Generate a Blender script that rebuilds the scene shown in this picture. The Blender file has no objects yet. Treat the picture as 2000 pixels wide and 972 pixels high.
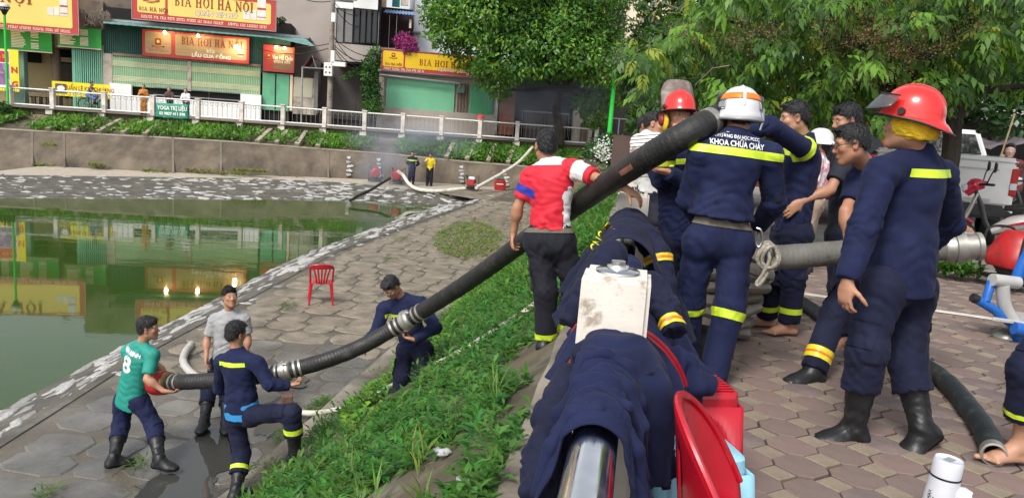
import bpy, bmesh, math, random
import numpy as np
from mathutils import Vector, Matrix
from mathutils.bvhtree import BVHTree

S = bpy.context.scene
COL = S.collection
random.seed(7)
RNG = np.random.default_rng(7)
R = math.radians

# ---------------------------------------------------------------- camera
CAM = Vector((0, 0, 1.5))
FPX, PITCH, ROLL = 1500.0, R(10.0), R(4.2)
cF = Vector((0, math.cos(PITCH), -math.sin(PITCH)))
cX = Vector((1, 0, 0)); cU = Vector((0, math.sin(PITCH), math.cos(PITCH)))
cR = cX * math.cos(ROLL) + cU * math.sin(ROLL)
cV = -cX * math.sin(ROLL) + cU * math.cos(ROLL)
cd = bpy.data.cameras.new("camera"); cam = bpy.data.objects.new("camera", cd); COL.objects.link(cam)
cd.sensor_width = 36; cd.lens = 36 * FPX / 2000; cd.clip_end = 2000; cd.clip_start = .05
m = Matrix.Identity(4)
for i in range(3):
    m[i][0], m[i][1], m[i][2], m[i][3] = cR[i], cV[i], -cF[i], CAM[i]
cam.matrix_world = m
S.camera = cam

# ---------------------------------------------------------------- sky, sun, exposure
SUN_EL, SUN_AZ = R(48), R(-150)
w = bpy.data.worlds.new("World"); S.world = w; w.use_nodes = True
nt = w.node_tree; nt.nodes.clear()
sky = nt.nodes.new("ShaderNodeTexSky"); sky.sky_type = 'NISHITA'; sky.sun_disc = False
sky.sun_elevation = SUN_EL; sky.sun_rotation = SUN_AZ; sky.dust_density = 3.0; sky.air_density = 1.2
hs = nt.nodes.new("ShaderNodeHueSaturation"); hs.inputs["Saturation"].default_value = .30
bg = nt.nodes.new("ShaderNodeBackground"); bg.inputs[1].default_value = .135
wo = nt.nodes.new("ShaderNodeOutputWorld")
nt.links.new(sky.outputs[0], hs.inputs["Color"]); nt.links.new(hs.outputs[0], bg.inputs[0]); nt.links.new(bg.outputs[0], wo.inputs[0])
sl = bpy.data.lights.new("sun", 'SUN'); sl.energy = 1.7; sl.angle = R(16); sl.color = (1, .95, .88)
so = bpy.data.objects.new("sun", sl); COL.objects.link(so)
sd = Vector((math.sin(SUN_AZ) * math.cos(SUN_EL), math.cos(SUN_AZ) * math.cos(SUN_EL), math.sin(SUN_EL)))
so.rotation_euler = sd.to_track_quat('Z', 'Y').to_euler()
S.view_settings.view_transform = 'Standard'; S.view_settings.look = 'None'
S.view_settings.exposure = .62; S.view_settings.gamma = 1

# ---------------------------------------------------------------- measuring helpers (photo survey)
def ray(x, y):
    return cF + cR * ((x - 1000) / FPX) + cV * ((486 - y) / FPX)
def at(x, y, Y):
    d = ray(x, y); return CAM + d * (Y / d.y)
def gz(x, y, z=0.0):
    d = ray(x, y); return CAM + d * ((z - CAM.z) / d.z)

# ---------------------------------------------------------------- materials
MATS = {}
def mat(name, col, rough=.6, var=.12, scale=6., bump=0., bscale=40., metal=0., spec=.5, attr=None, var2=None, col2=None,
        c2lo=.52, c2hi=.62, c2scale=3., sheen=0., trans=0., coat=0., emit=None, estr=0., stretch=None, alpha=1., subs=0., roughvar=0.):
    if name in MATS: return MATS[name]
    M = bpy.data.materials.new(name); MATS[name] = M; M.use_nodes = True
    N, L = M.node_tree.nodes, M.node_tree.links
    b = N["Principled BSDF"]
    b.inputs["Roughness"].default_value = rough; b.inputs["Metallic"].default_value = metal
    b.inputs["Specular IOR Level"].default_value = spec
    tc = N.new("ShaderNodeTexCoord"); src = tc.outputs["Object"]
    if stretch:
        mp = N.new("ShaderNodeMapping"); mp.inputs["Scale"].default_value = stretch; L.new(src, mp.inputs[0]); src = mp.outputs[0]
    if attr:
        a = N.new("ShaderNodeVertexColor"); a.layer_name = attr; base = a.outputs[0]
    else:
        rgb = N.new("ShaderNodeRGB"); rgb.outputs[0].default_value = (*col, 1); base = rgb.outputs[0]
    if col2 is not None:
        n2 = N.new("ShaderNodeTexNoise"); n2.inputs["Scale"].default_value = c2scale; n2.inputs["Detail"].default_value = 8; n2.inputs["Roughness"].default_value = .65
        L.new(src, n2.inputs["Vector"])
        r2 = N.new("ShaderNodeMapRange"); r2.inputs[1].default_value = c2lo; r2.inputs[2].default_value = c2hi; L.new(n2.outputs[0], r2.inputs[0])
        mx = N.new("ShaderNodeMix"); mx.data_type = 'RGBA'; L.new(r2.outputs[0], mx.inputs[0]); L.new(base, mx.inputs[6]); mx.inputs[7].default_value = (*col2, 1)
        base = mx.outputs[2]
    if var:
        n = N.new("ShaderNodeTexNoise"); n.inputs["Scale"].default_value = scale; n.inputs["Detail"].default_value = 6; L.new(src, n.inputs["Vector"])
        mr = N.new("ShaderNodeMapRange"); mr.inputs[1].default_value = .3; mr.inputs[2].default_value = .7
        mr.inputs[3].default_value = 1 - var; mr.inputs[4].default_value = 1 + var; L.new(n.outputs[0], mr.inputs[0])
        mu = N.new("ShaderNodeVectorMath"); mu.operation = 'SCALE'; L.new(base, mu.inputs[0]); L.new(mr.outputs[0], mu.inputs[3]); base = mu.outputs[0]
    L.new(base, b.inputs["Base Color"])
    if roughvar:
        n = N.new("ShaderNodeTexNoise"); n.inputs["Scale"].default_value = scale * .7; n.inputs["Detail"].default_value = 5; L.new(src, n.inputs["Vector"])
        mr = N.new("ShaderNodeMapRange"); mr.inputs[1].default_value = .35; mr.inputs[2].default_value = .65
        mr.inputs[3].default_value = max(0.02, rough - roughvar); mr.inputs[4].default_value = min(1, rough + roughvar); L.new(n.outputs[0], mr.inputs[0]); L.new(mr.outputs[0], b.inputs["Roughness"])
    if bump:
        n = N.new("ShaderNodeTexNoise"); n.inputs["Scale"].default_value = bscale; n.inputs["Detail"].default_value = 5; L.new(src, n.inputs["Vector"])
        bp = N.new("ShaderNodeBump"); bp.inputs["Strength"].default_value = bump; bp.inputs["Distance"].default_value = .02; L.new(n.outputs[0], bp.inputs["Height"]); L.new(bp.outputs[0], b.inputs["Normal"])
    if sheen: b.inputs["Sheen Weight"].default_value = sheen; b.inputs["Sheen Roughness"].default_value = .4
    if coat: b.inputs["Coat Weight"].default_value = coat; b.inputs["Coat Roughness"].default_value = .08
    if trans: b.inputs["Transmission Weight"].default_value = trans
    if subs: b.inputs["Subsurface Weight"].default_value = subs; b.inputs["Subsurface Radius"].default_value = (.012, .005, .003); b.inputs["Subsurface Scale"].default_value = 1.
    if emit: b.inputs["Emission Color"].default_value = (*emit, 1); b.inputs["Emission Strength"].default_value = estr
    if alpha < 1: b.inputs["Alpha"].default_value = alpha
    return M

def leafmat(name):
    if name in MATS: return MATS[name]
    M = bpy.data.materials.new(name); MATS[name] = M; M.use_nodes = True
    N, L = M.node_tree.nodes, M.node_tree.links
    b = N["Principled BSDF"]; b.inputs["Roughness"].default_value = .45; b.inputs["Specular IOR Level"].default_value = .35
    a = N.new("ShaderNodeVertexColor"); a.layer_name = "tint"
    L.new(a.outputs[0], b.inputs["Base Color"])
    t = N.new("ShaderNodeBsdfTranslucent"); sc = N.new("ShaderNodeVectorMath"); sc.operation = 'MULTIPLY'
    L.new(a.outputs[0], sc.inputs[0]); sc.inputs[1].default_value = (1.5, 1.6, .6); L.new(sc.outputs[0], t.inputs[0])
    mx = N.new("ShaderNodeMixShader"); mx.inputs[0].default_value = .33
    L.new(b.outputs[0], mx.inputs[1]); L.new(t.outputs[0], mx.inputs[2]); L.new(mx.outputs[0], N["Material Output"].inputs[0])
    return M

# ---------------------------------------------------------------- mesh helpers
def np_mesh(name, V, Fq, smooth=True):
    """mesh from an array of vertices and an array of equal-sized faces"""
    me = bpy.data.meshes.new(name); V = np.asarray(V, np.float32); Fq = np.asarray(Fq, np.int32)
    n, k = Fq.shape
    me.vertices.add(len(V)); me.vertices.foreach_set("co", V.ravel())
    me.loops.add(n * k); me.loops.foreach_set("vertex_index", Fq.ravel())
    me.polygons.add(n); me.polygons.foreach_set("loop_start", np.arange(0, n * k, k, dtype=np.int32))
    me.polygons.foreach_set("loop_total", np.full(n, k, np.int32))
    if smooth: me.polygons.foreach_set("use_smooth", np.ones(n, bool))
    me.update(calc_edges=True)
    return me
def set_tint(me, C, name="tint"):
    ca = me.color_attributes.new(name, 'FLOAT_COLOR', 'POINT')
    C = np.asarray(C, np.float32)
    if C.shape[1] == 3: C = np.concatenate([C, np.ones((len(C), 1), np.float32)], 1)
    ca.data.foreach_set("color", C.ravel())

def attach(o, parent):
    if parent is not None:
        o.parent = parent
        inv = Matrix.Identity(4); p = parent
        if p.parent is None: inv = p.matrix_basis.inverted()
        o.matrix_parent_inverse = inv
def link(name, me, material=None, parent=None):
    o = bpy.data.objects.new(name, me); COL.objects.link(o)
    if material is not None:
        for mm in (material if isinstance(material, (list, tuple)) else [material]): me.materials.append(mm)
    attach(o, parent)
    return o
def tag(o, label=None, cat=None, group=None, kind=None):
    if label: o["label"] = label
    if cat: o["category"] = cat
    if group: o["group"] = group
    if kind: o["kind"] = kind
    return o
def thing(name, label, cat, loc=(0, 0, 0), group=None):
    o = bpy.data.objects.new(name, None); COL.objects.link(o); o.location = loc; o.empty_display_size = .1
    return tag(o, label, cat, group)
def kids(o): return [c for c in COL.objects if c.parent == o]
def copy_tree(o, parent=None):
    c = o.copy(); COL.objects.link(c)
    if parent is not None: c.parent = parent
    for ch in kids(o): copy_tree(ch, c)
    return c

class MB:
    def __init__(s): s.v = []; s.f = []; s.mi = []; s.cur = 0; s.sm = []; s.smooth = False
    def add(s, vs, fs):
        o = len(s.v); s.v += [tuple(x) for x in vs]
        for f in fs: s.f.append([i + o for i in f]); s.mi.append(s.cur); s.sm.append(s.smooth)
        return s
    def box(s, c, d, M=None):
        c = Vector(c); x, y, z = d[0] / 2, d[1] / 2, d[2] / 2
        vs = [Vector((sx * x, sy * y, sz * z)) for sx in (-1, 1) for sy in (-1, 1) for sz in (-1, 1)]
        vs = [(M @ v if M is not None else v) + c for v in vs]
        return s.add(vs, [(0, 1, 3, 2), (4, 6, 7, 5), (0, 4, 5, 1), (2, 3, 7, 6), (0, 2, 6, 4), (1, 5, 7, 3)])
    def hexa(s, p):       # 8 points: bottom ring 0-3, top ring 4-7 (counter-clockwise from above)
        return s.add(p, [(3, 2, 1, 0), (4, 5, 6, 7), (0, 1, 5, 4), (1, 2, 6, 5), (2, 3, 7, 6), (3, 0, 4, 7)])
    def prism(s, poly, M, h0, h1):     # poly in XY, extruded along Z of M
        n = len(poly)
        vs = [M @ Vector((x, y, h0)) for x, y in poly] + [M @ Vector((x, y, h1)) for x, y in poly]
        return s.add(vs, [list(range(n))[::-1], list(range(n, 2 * n))] + [(i, (i + 1) % n, n + (i + 1) % n, n + i) for i in range(n)])
    def tube(s, pts, r, seg=8, caps=True, closed=False, flat=1.0):
        pts = [Vector(p) for p in pts]; n = len(pts); rs = r if hasattr(r, '__len__') else [r] * n
        vs = []; prev = None
        for i, p in enumerate(pts):
            a = pts[(i - 1) % n] if (closed or i > 0) else p; b = pts[(i + 1) % n] if (closed or i < n - 1) else p
            t = (b - a).normalized()
            if prev is None:
                u = t.cross(Vector((0, 0, 1)));
                if u.length < .1: u = t.cross(Vector((1, 0, 0)))
            else: u = prev - t * prev.dot(t)
            u.normalize(); prev = u; q = t.cross(u)
            for k in range(seg):
                an = 2 * math.pi * k / seg
                vs.append(p + u * (math.cos(an) * rs[i]) + q * (math.sin(an) * rs[i] * flat))
        fs = []
        for i in range(n if closed else n - 1):
            for k in range(seg):
                a = i * seg + k; b = i * seg + (k + 1) % seg; j = ((i + 1) % n) * seg
                fs.append((a, b, j + (k + 1) % seg, j + k))
        if caps and not closed: fs += [list(range(seg))[::-1], list(range((n - 1) * seg, n * seg))]
        sm = s.smooth; s.smooth = True; s.add(vs, fs); s.smooth = sm
        return s
    def lathe(s, prof, seg=20, M=Matrix.Identity(4), sx=1, sy=1, a0=0, a1=2 * math.pi):
        full = abs(a1 - a0 - 2 * math.pi) < 1e-6; n = seg if full else seg + 1
        vs = [M @ Vector((r * sx * math.cos(a0 + (a1 - a0) * k / seg), r * sy * math.sin(a0 + (a1 - a0) * k / seg), z)) for r, z in prof for k in range(n)]
        fs = []
        for i in range(len(prof) - 1):
            for k in range(seg):
                k2 = (k + 1) % n; fs.append((i * n + k, i * n + k2, (i + 1) * n + k2, (i + 1) * n + k))
        sm = s.smooth; s.smooth = True; s.add(vs, fs); s.smooth = sm
        return s
    def mesh(s, name):
        me = bpy.data.meshes.new(name); me.from_pydata(s.v, [], s.f)
        me.polygons.foreach_set("use_smooth", s.sm); me.polygons.foreach_set("material_index", s.mi); me.update()
        return me
    def build(s, name, material, parent=None, bev=0, seg=1, fix=True):
        me = s.mesh(name)
        if fix:
            bm = bmesh.new(); bm.from_mesh(me)
            if bev: bmesh.ops.bevel(bm, geom=[e for e in bm.edges if len(e.link_faces) == 2 and e.calc_face_angle(0) > .6], offset=bev, segments=seg, affect='EDGES', clamp_overlap=True)
            for e in bm.edges:
                if len(e.link_faces) == 2 and e.calc_face_angle(0) > .75: e.smooth = False
            bmesh.ops.recalc_face_normals(bm, faces=bm.faces); bm.to_mesh(me); bm.free()
        return link(name, me, material, parent)

def spline(pts, n=8):
    pts = [Vector(p) for p in pts]; out = []
    P = [pts[0] * 2 - pts[1]] + pts + [pts[-1] * 2 - pts[-2]]
    for i in range(1, len(P) - 2):
        for k in range(n):
            t = k / n; a, b, c, d = P[i - 1:i + 3]
            out.append(.5 * ((2 * b) + (c - a) * t + (2 * a - 5 * b + 4 * c - d) * t * t + (3 * b - a - 3 * c + d) * t ** 3))
    out.append(pts[-1]); return out

def text_mesh(body, size, ext=.002, bold=0., shear=0., space=1., align='CENTER', width=None):
    cu = bpy.data.curves.new("lettering", 'FONT'); cu.body = body; cu.size = size; cu.extrude = ext; cu.offset = bold
    cu.shear = shear; cu.space_character = space; cu.align_x = align; cu.align_y = 'CENTER'; cu.resolution_u = 3
    o = bpy.data.objects.new("lettering", cu); COL.objects.link(o)
    dg = bpy.context.evaluated_depsgraph_get(); me = bpy.data.meshes.new_from_object(o.evaluated_get(dg)); me.name = "lettering"
    bpy.data.objects.remove(o); bpy.data.curves.remove(cu)
    if width:
        co = np.empty(len(me.vertices) * 3, np.float32); me.vertices.foreach_get("co", co); co = co.reshape(-1, 3)
        wd = co[:, 0].max() - co[:, 0].min(); co[:, 0] *= width / max(wd, 1e-6); me.vertices.foreach_set("co", co.ravel())
    me.materials.clear()
    return me
def text(body, size, material, parent, M, name="lettering", **k):
    me = text_mesh(body, size, **k); me.transform(M); me.update()
    return link(name, me, material, parent)
# ---------------------------------------------------------------- distance-field modeller (bodies, clothes, soft shapes)
def smin(a, b, k):
    h = np.maximum(k - np.abs(a - b), 0) / k
    return np.minimum(a, b) - h * h * (k * .25)
class SDF:
    def __init__(s, h, lo, hi):
        s.h = h; s.lo = np.array(lo, np.float32); n = np.ceil((np.array(hi) - s.lo) / h).astype(int) + 1
        s.n = n; s.D = np.full(n, .5, np.float32)
        s.ax = [s.lo[i] + h * np.arange(n[i], dtype=np.float32) for i in range(3)]
    def sl(s, lo, hi):
        a = np.clip(np.floor((np.array(lo) - s.lo) / s.h).astype(int), 0, s.n - 1)
        b = np.clip(np.ceil((np.array(hi) - s.lo) / s.h).astype(int) + 1, a + 1, s.n)
        return tuple(slice(x, y) for x, y in zip(a, b))
    def grid(s, q):
        return s.ax[0][q[0]][:, None, None], s.ax[1][q[1]][None, :, None], s.ax[2][q[2]][None, None, :]
    def put(s, q, d, k, sub=False):
        if sub:
            v = s.D[q]; s.D[q] = -smin(-v, d, k) if k else np.maximum(v, -d)
        else: s.D[q] = smin(s.D[q], d, k) if k else np.minimum(s.D[q], d)
    def cap(s, a, b, ra, rb, k=.02, flat=False, flata=False, lat=None, ratio=1., sub=False, wide=1.):
        """tapered capsule; LAT and RATIO flatten it: its half-depth is RATIO times its half-width (measured along LAT)"""
        a = np.array(a, np.float32); b = np.array(b, np.float32); m = max(ra, rb) * max(1, wide) + max(k, .02) + 2 * s.h
        q = s.sl(np.minimum(a, b) - m, np.maximum(a, b) + m); X, Y, Z = s.grid(q)
        d = b - a; L2 = float(d @ d) + 1e-9
        px, py, pz = X - a[0], Y - a[1], Z - a[2]
        t0 = (px * d[0] + py * d[1] + pz * d[2]) / L2; t = np.clip(t0, 0, 1)
        qx, qy, qz = px - t * d[0], py - t * d[1], pz - t * d[2]
        r = ra + (rb - ra) * t
        if lat is not None:
            l = np.array(lat, np.float32); l = l / np.linalg.norm(l)
            u = qx * l[0] + qy * l[1] + qz * l[2]
            rest = np.sqrt(np.maximum(qx * qx + qy * qy + qz * qz - u * u, 0))
            e = (np.sqrt((u / wide) ** 2 + (rest / ratio) ** 2) - r) * (ratio if ratio < 1 else 1) * .95
        else: e = np.sqrt(qx * qx + qy * qy + qz * qz) - r
        L = math.sqrt(L2)
        if flat: e = np.maximum(e, (t0 - 1) * L)
        if flata: e = np.maximum(e, -t0 * L)
        s.put(q, e, k, sub)
        return s
    def ell(s, c, r, A=None, k=.02, sub=False):
        c = np.array(c, np.float32); r = np.array(r, np.float32); m = r.max() + max(k, .02) + 2 * s.h
        q = s.sl(c - m, c + m); X, Y, Z = s.grid(q); px, py, pz = X - c[0], Y - c[1], Z - c[2]
        if A is None: x, y, z = px, py, pz
        else:
            A = np.array(A, np.float32)    # rows: axes
            x, y, z = (px * A[i][0] + py * A[i][1] + pz * A[i][2] for i in range(3))
        k0 = np.sqrt((x / r[0]) ** 2 + (y / r[1]) ** 2 + (z / r[2]) ** 2)
        k1 = np.sqrt((x / r[0] ** 2) ** 2 + (y / r[1] ** 2) ** 2 + (z / r[2] ** 2) ** 2) + 1e-6
        s.put(q, k0 * (k0 - 1) / k1, k, sub)
        return s
    def plane(s, p, n, lo=None, hi=None):
        q = s.sl(lo, hi) if lo is not None else (slice(None),) * 3
        X, Y, Z = s.grid(q); n = np.array(n, np.float32); n = n / np.linalg.norm(n)
        s.D[q] = np.maximum(s.D[q], (X - p[0]) * n[0] + (Y - p[1]) * n[1] + (Z - p[2]) * n[2])
        return s
    def folds(s, waves):
        """WAVES: (amplitude, wave vector, phase, warp) rows, or with a centre and radius appended to keep it local"""
        I = np.nonzero(np.abs(s.D) < .035)
        P = np.stack([s.ax[i][I[i]] for i in range(3)], 1); acc = np.zeros(len(P), np.float32)
        for wv in waves:
            amp, kv, ph, wp = wv[:4]; kv = np.array(kv, np.float32)
            g = np.sin(P @ kv + ph + wp * np.sin(P @ (kv[[1, 2, 0]] * .45 + 7.) + ph * 2.3) + .7 * wp * np.sin(P @ (kv[[2, 0, 1]] * .8 - 11.) + ph))
            g = (.62 - np.abs(g) ** 1.25) * 1.35
            if len(wv) >= 6:
                g = g * np.exp(-((P - np.array(wv[4], np.float32)) ** 2).sum(1) / wv[5] ** 2)
            acc += amp * g
        s.D[I] += acc
        return s
    def mesh(s):
        D = s.D; D[0] = D[-1] = .5; D[:, 0] = D[:, -1] = .5; D[:, :, 0] = D[:, :, -1] = .5
        ins = D < 0
        cnt = np.zeros(s.n - 1, np.int8)
        cs = [(i, j, k) for i in (0, 1) for j in (0, 1) for k in (0, 1)]
        n0, n1, n2 = s.n
        for i, j, k in cs: cnt += ins[i:n0 - 1 + i, j:n1 - 1 + j, k:n2 - 1 + k]
        act = (cnt > 0) & (cnt < 8); I = np.argwhere(act); idx = np.full(s.n - 1, -1, np.int32); idx[act] = np.arange(len(I))
        val = np.stack([D[I[:, 0] + i, I[:, 1] + j, I[:, 2] + k] for i, j, k in cs], 1)
        acc = np.zeros((len(I), 3), np.float32); num = np.zeros(len(I), np.float32)
        for a in range(8):
            for b in range(a + 1, 8):
                ca, cb = np.array(cs[a]), np.array(cs[b])
                if np.abs(ca - cb).sum() != 1: continue
                va, vb = val[:, a], val[:, b]; c = (va < 0) != (vb < 0)
                t = np.where(c, va / np.where(c, va - vb, 1), 0)[:, None]
                acc += np.where(c[:, None], ca + t * (cb - ca), 0); num += c
        V = (I + acc / num[:, None]) * s.h + s.lo
        F = []
        for ax in range(3):
            o1, o2 = (ax + 1) % 3, (ax + 2) % 3
            A = np.moveaxis(ins, ax, 0); E = np.argwhere((A[:-1] != A[1:]))
            full = np.empty_like(E)
            rest = [x for x in range(3) if x != ax]
            full[:, ax] = E[:, 0]; full[:, rest[0]] = E[:, 1]; full[:, rest[1]] = E[:, 2]
            ok = np.ones(len(full), bool)
            for r_ in rest: ok &= (full[:, r_] > 0) & (full[:, r_] < s.n[r_] - 1)
            full = full[ok]; sg = ins[full[:, 0], full[:, 1], full[:, 2]]
            def cell(d1, d2):
                g = full.copy(); g[:, o1] -= d1; g[:, o2] -= d2; return idx[g[:, 0], g[:, 1], g[:, 2]]
            qd = np.stack([cell(1, 1), cell(0, 1), cell(0, 0), cell(1, 0)], 1)
            qd[~sg] = qd[~sg][:, ::-1]; F.append(qd)
        return V, np.concatenate(F)

def vnormals(V, F):
    n = np.cross(V[F[:, 2]] - V[F[:, 0]], V[F[:, 3]] - V[F[:, 1]]); N = np.zeros_like(V)
    for i in range(4): np.add.at(N, F[:, i], n)
    return N / (np.linalg.norm(N, axis=1)[:, None] + 1e-9)

def band(G, name, material, parent, sel, planes, off=.004):
    """lift a clean-edged patch (stripe, belt) off a garment G=(V,F): SEL picks the area, PLANES (point, outward normal) trim it"""
    V, F, N = G
    msk = sel(V); fm = msk[F].any(1)
    if not fm.any(): return None
    Fs = F[fm]; u, inv = np.unique(Fs, return_inverse=True)
    me = np_mesh(name, V[u] + N[u] * off, inv.reshape(-1, 4))
    bm = bmesh.new(); bm.from_mesh(me)
    for p, n in planes:
        bmesh.ops.bisect_plane(bm, geom=bm.verts[:] + bm.edges[:] + bm.faces[:], plane_co=Vector(p), plane_no=Vector(n), clear_outer=True)
    for f in bm.faces: f.smooth = True
    bm.to_mesh(me); bm.free()
    if not len(me.polygons): bpy.data.meshes.remove(me); return None
    return link(name, me, material, parent)

def print_on(G, body, size, material, parent, M, toward, bold=0, width=None, off=.004, maxd=.3):
    """print lettering on a garment: flat text at matrix M pushed along TOWARD onto the cloth"""
    V, F, N = G
    me = text_mesh(body, size, ext=0, bold=bold, width=width); me.transform(M)
    bm = bmesh.new(); bm.from_mesh(me)
    bmesh.ops.triangulate(bm, faces=bm.faces)
    for _ in range(2): bmesh.ops.subdivide_edges(bm, edges=[e for e in bm.edges if e.calc_length() > size * .35], cuts=1)
    T = Vector(toward).normalized()
    tree = BVHTree.FromPolygons([Vector(v) for v in V], [tuple(f) for f in F])
    for v in bm.verts:
        hit = tree.ray_cast(v.co - T * .15, T, maxd + .15)
        if hit[0] is not None: v.co = hit[0] - T * off
    bm.to_mesh(me); bm.free()
    return link("lettering", me, material, parent)
# ---------------------------------------------------------------- setting: lake, banks, paths, pavement
ZP, ZW = -2.42, -2.85                 # lakeside path, water
AX = Vector((.163, 1, 0)).normalized()          # direction of the near bank
NX = Vector((1, -.163, 0)).normalized()         # across it, towards the pavement
def railx(Y): return -.05 + .162 * Y
def toex(Y): return -2.46 + (Y - 7) * .164 - .0
def edgex(Y): return -5.45 + max(0, Y - 11) * .085 + max(0, Y - 20) * .13
def watx(Y): return -6.62 + max(0, Y - 9) * .055 + max(0, Y - 21) * .125
def grid_sheet(name, rows, material, kind='structure', parent=None, tint=None, smooth=True):
    """sheet through equal-length rows of points"""
    V = np.array([tuple(p) for r in rows for p in r]); n = len(rows[0])
    F = [(i * n + k, i * n + k + 1, (i + 1) * n + k + 1, (i + 1) * n + k) for i in range(len(rows) - 1) for k in range(n - 1)]
    me = np_mesh(name, V, F, smooth); bm = bmesh.new(); bm.from_mesh(me); bmesh.ops.recalc_face_normals(bm, faces=bm.faces)
    if sum(f.normal.z for f in bm.faces) < 0: bmesh.ops.reverse_faces(bm, faces=bm.faces)
    bm.to_mesh(me); bm.free()
    o = link(name, me, material, parent)
    if kind: o["kind"] = kind
    return o

WETROCK = mat("wet_silt", (.12, .105, .082), .5, .3, 1.3, bump=.5, bscale=14, col2=(.075, .068, .056), c2lo=.45, c2hi=.7, c2scale=1.1, roughvar=.3, spec=.5)
MORTAR = mat("dark_mortar", (.085, .08, .068), .75, .3, 2.5, bump=.6, bscale=18, col2=(.13, .125, .105), c2scale=2)
SLAB = mat("path_slab", (.215, .183, .14), .78, .28, 3, bump=.6, bscale=22, col2=(.125, .115, .085), c2lo=.48, c2hi=.66, c2scale=2.2)
SLABWET = mat("wet_path_slab", (.105, .098, .084), .30, .3, 1.5, bump=.35, bscale=14, col2=(.145, .14, .125), c2lo=.44, c2hi=.6, c2scale=1.3, roughvar=.22, spec=.6)
STONE = mat("white_stone", (.46, .455, .44), .75, .22, 9, bump=.5, bscale=35, col2=(.22, .215, .20), c2lo=.48, c2hi=.68, c2scale=6)
STONEG = mat("grey_stone", (.30, .295, .28), .8, .25, 9, bump=.5, bscale=35, col2=(.17, .165, .15), c2lo=.48, c2hi=.68, c2scale=6)
CONC = mat("old_concrete", (.23, .205, .165), .85, .3, 1.8, bump=.55, bscale=20, col2=(.12, .105, .085), c2lo=.47, c2hi=.66, c2scale=1.2)
CONCW = mat("wall_concrete", (.145, .115, .083), .88, .3, 1.1, bump=.5, bscale=9, col2=(.075, .060, .044), c2lo=.40, c2hi=.64, c2scale=.9, stretch=(1.2, 1, .30))
CONCL = mat("pale_concrete", (.42, .37, .30), .8, .22, 2.0, bump=.4, bscale=12, col2=(.22, .18, .14), c2lo=.5, c2hi=.68, c2scale=2)
SOIL = mat("bank_soil", (.085, .07, .045), .9, .35, 2.5, bump=.7, bscale=16, col2=(.13, .12, .09), c2scale=2)

# water
WM = bpy.data.materials.new("lake_water"); WM.use_nodes = True
N, L = WM.node_tree.nodes, WM.node_tree.links; b = N["Principled BSDF"]
b.inputs["Base Color"].default_value = (.034, .068, .013, 1); b.inputs["Roughness"].default_value = .03; b.inputs["IOR"].default_value = 1.33
tc = N.new("ShaderNodeTexCoord"); mp = N.new("ShaderNodeMapping"); mp.inputs["Scale"].default_value = (.55, 1.3, 1); mp.inputs["Rotation"].default_value = (0, 0, R(-12)); L.new(tc.outputs["Object"], mp.inputs[0])
n1 = N.new("ShaderNodeTexNoise"); n1.inputs["Scale"].default_value = 1.5; n1.inputs["Detail"].default_value = 4; L.new(mp.outputs[0], n1.inputs["Vector"])
n3 = N.new("ShaderNodeTexNoise"); n3.inputs["Scale"].default_value = .25; n3.inputs["Detail"].default_value = 3; L.new(mp.outputs[0], n3.inputs["Vector"])
mr = N.new("ShaderNodeMapRange"); mr.inputs[1].default_value = .42; mr.inputs[2].default_value = .62; L.new(n3.outputs[0], mr.inputs[0])
mr.inputs[3].default_value = .10; mr.inputs[4].default_value = .55
bp = N.new("ShaderNodeBump"); bp.inputs["Distance"].default_value = .012; L.new(mr.outputs[0], bp.inputs["Strength"]); L.new(n1.outputs[0], bp.inputs["Height"]); L.new(bp.outputs[0], b.inputs["Normal"])
mb = MB(); mb.add([(-90, -30, ZW), (4, -30, ZW), (4, 45, ZW), (-90, 45, ZW)], [(0, 1, 2, 3)])
mb.build("water", WM)["kind"] = "structure"
# ground out to the horizon, far street, near pavement bed
mb = MB(); mb.add([(-400, -300, -4.5), (400, -300, -4.5), (400, 600, -4.5), (-400, 600, -4.5)], [(0, 1, 2, 3)]); mb.build("lake_bed", mat("lake_mud", (.05, .05, .03), .9, .3))["kind"] = "structure"

# ---- near bank: lakeside path bed, riprap slope, weedy slope, concrete shoulder
ys = [-6, -2, 1, 3, 5, 6.5, 8, 9.5, 11, 13, 15, 17, 20, 23, 26, 29, 32, 35, 38, 41]
PATHEND = lambda Y: toex(Y)
grid_sheet("lakeside_path", [[(edgex(Y) - .1, Y, ZP - .02), (edgex(Y) + .5, Y, ZP + .012), ((edgex(Y) + toex(Y)) / 2, Y, ZP + .014), (toex(Y) + .15, Y, ZP + .014)] for Y in ys], WETROCK)
grid_sheet("stone_revetment", [[(watx(Y) - .7 - .0 * Y, Y, ZW - .35), (watx(Y), Y, ZW), (edgex(Y) - .02, Y, ZP - .012), (edgex(Y) + .12, Y, ZP + .004)] for Y in ys], MORTAR)
def slope_pt(Y, t):          # t: 0 at the toe, 1 at the shoulder
    x0, x1 = toex(Y), railx(Y) - .42
    return Vector((x0 + (x1 - x0) * t, Y, ZP + (-.10 - ZP) * (t ** 1.0) + .05 * math.sin(Y * 1.7 + t * 5) * t * (1 - t)))
def slope_z(x, y):
    x0, x1 = toex(y), railx(y) - .42; t = min(1, max(0, (x - x0) / (x1 - x0))); return ZP + (-.10 - ZP) * t
grid_sheet("bank_slope", [[slope_pt(Y, t) for t in np.linspace(0, 1, 9)] for Y in np.arange(-6, 47, 1.)], SOIL)
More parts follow.
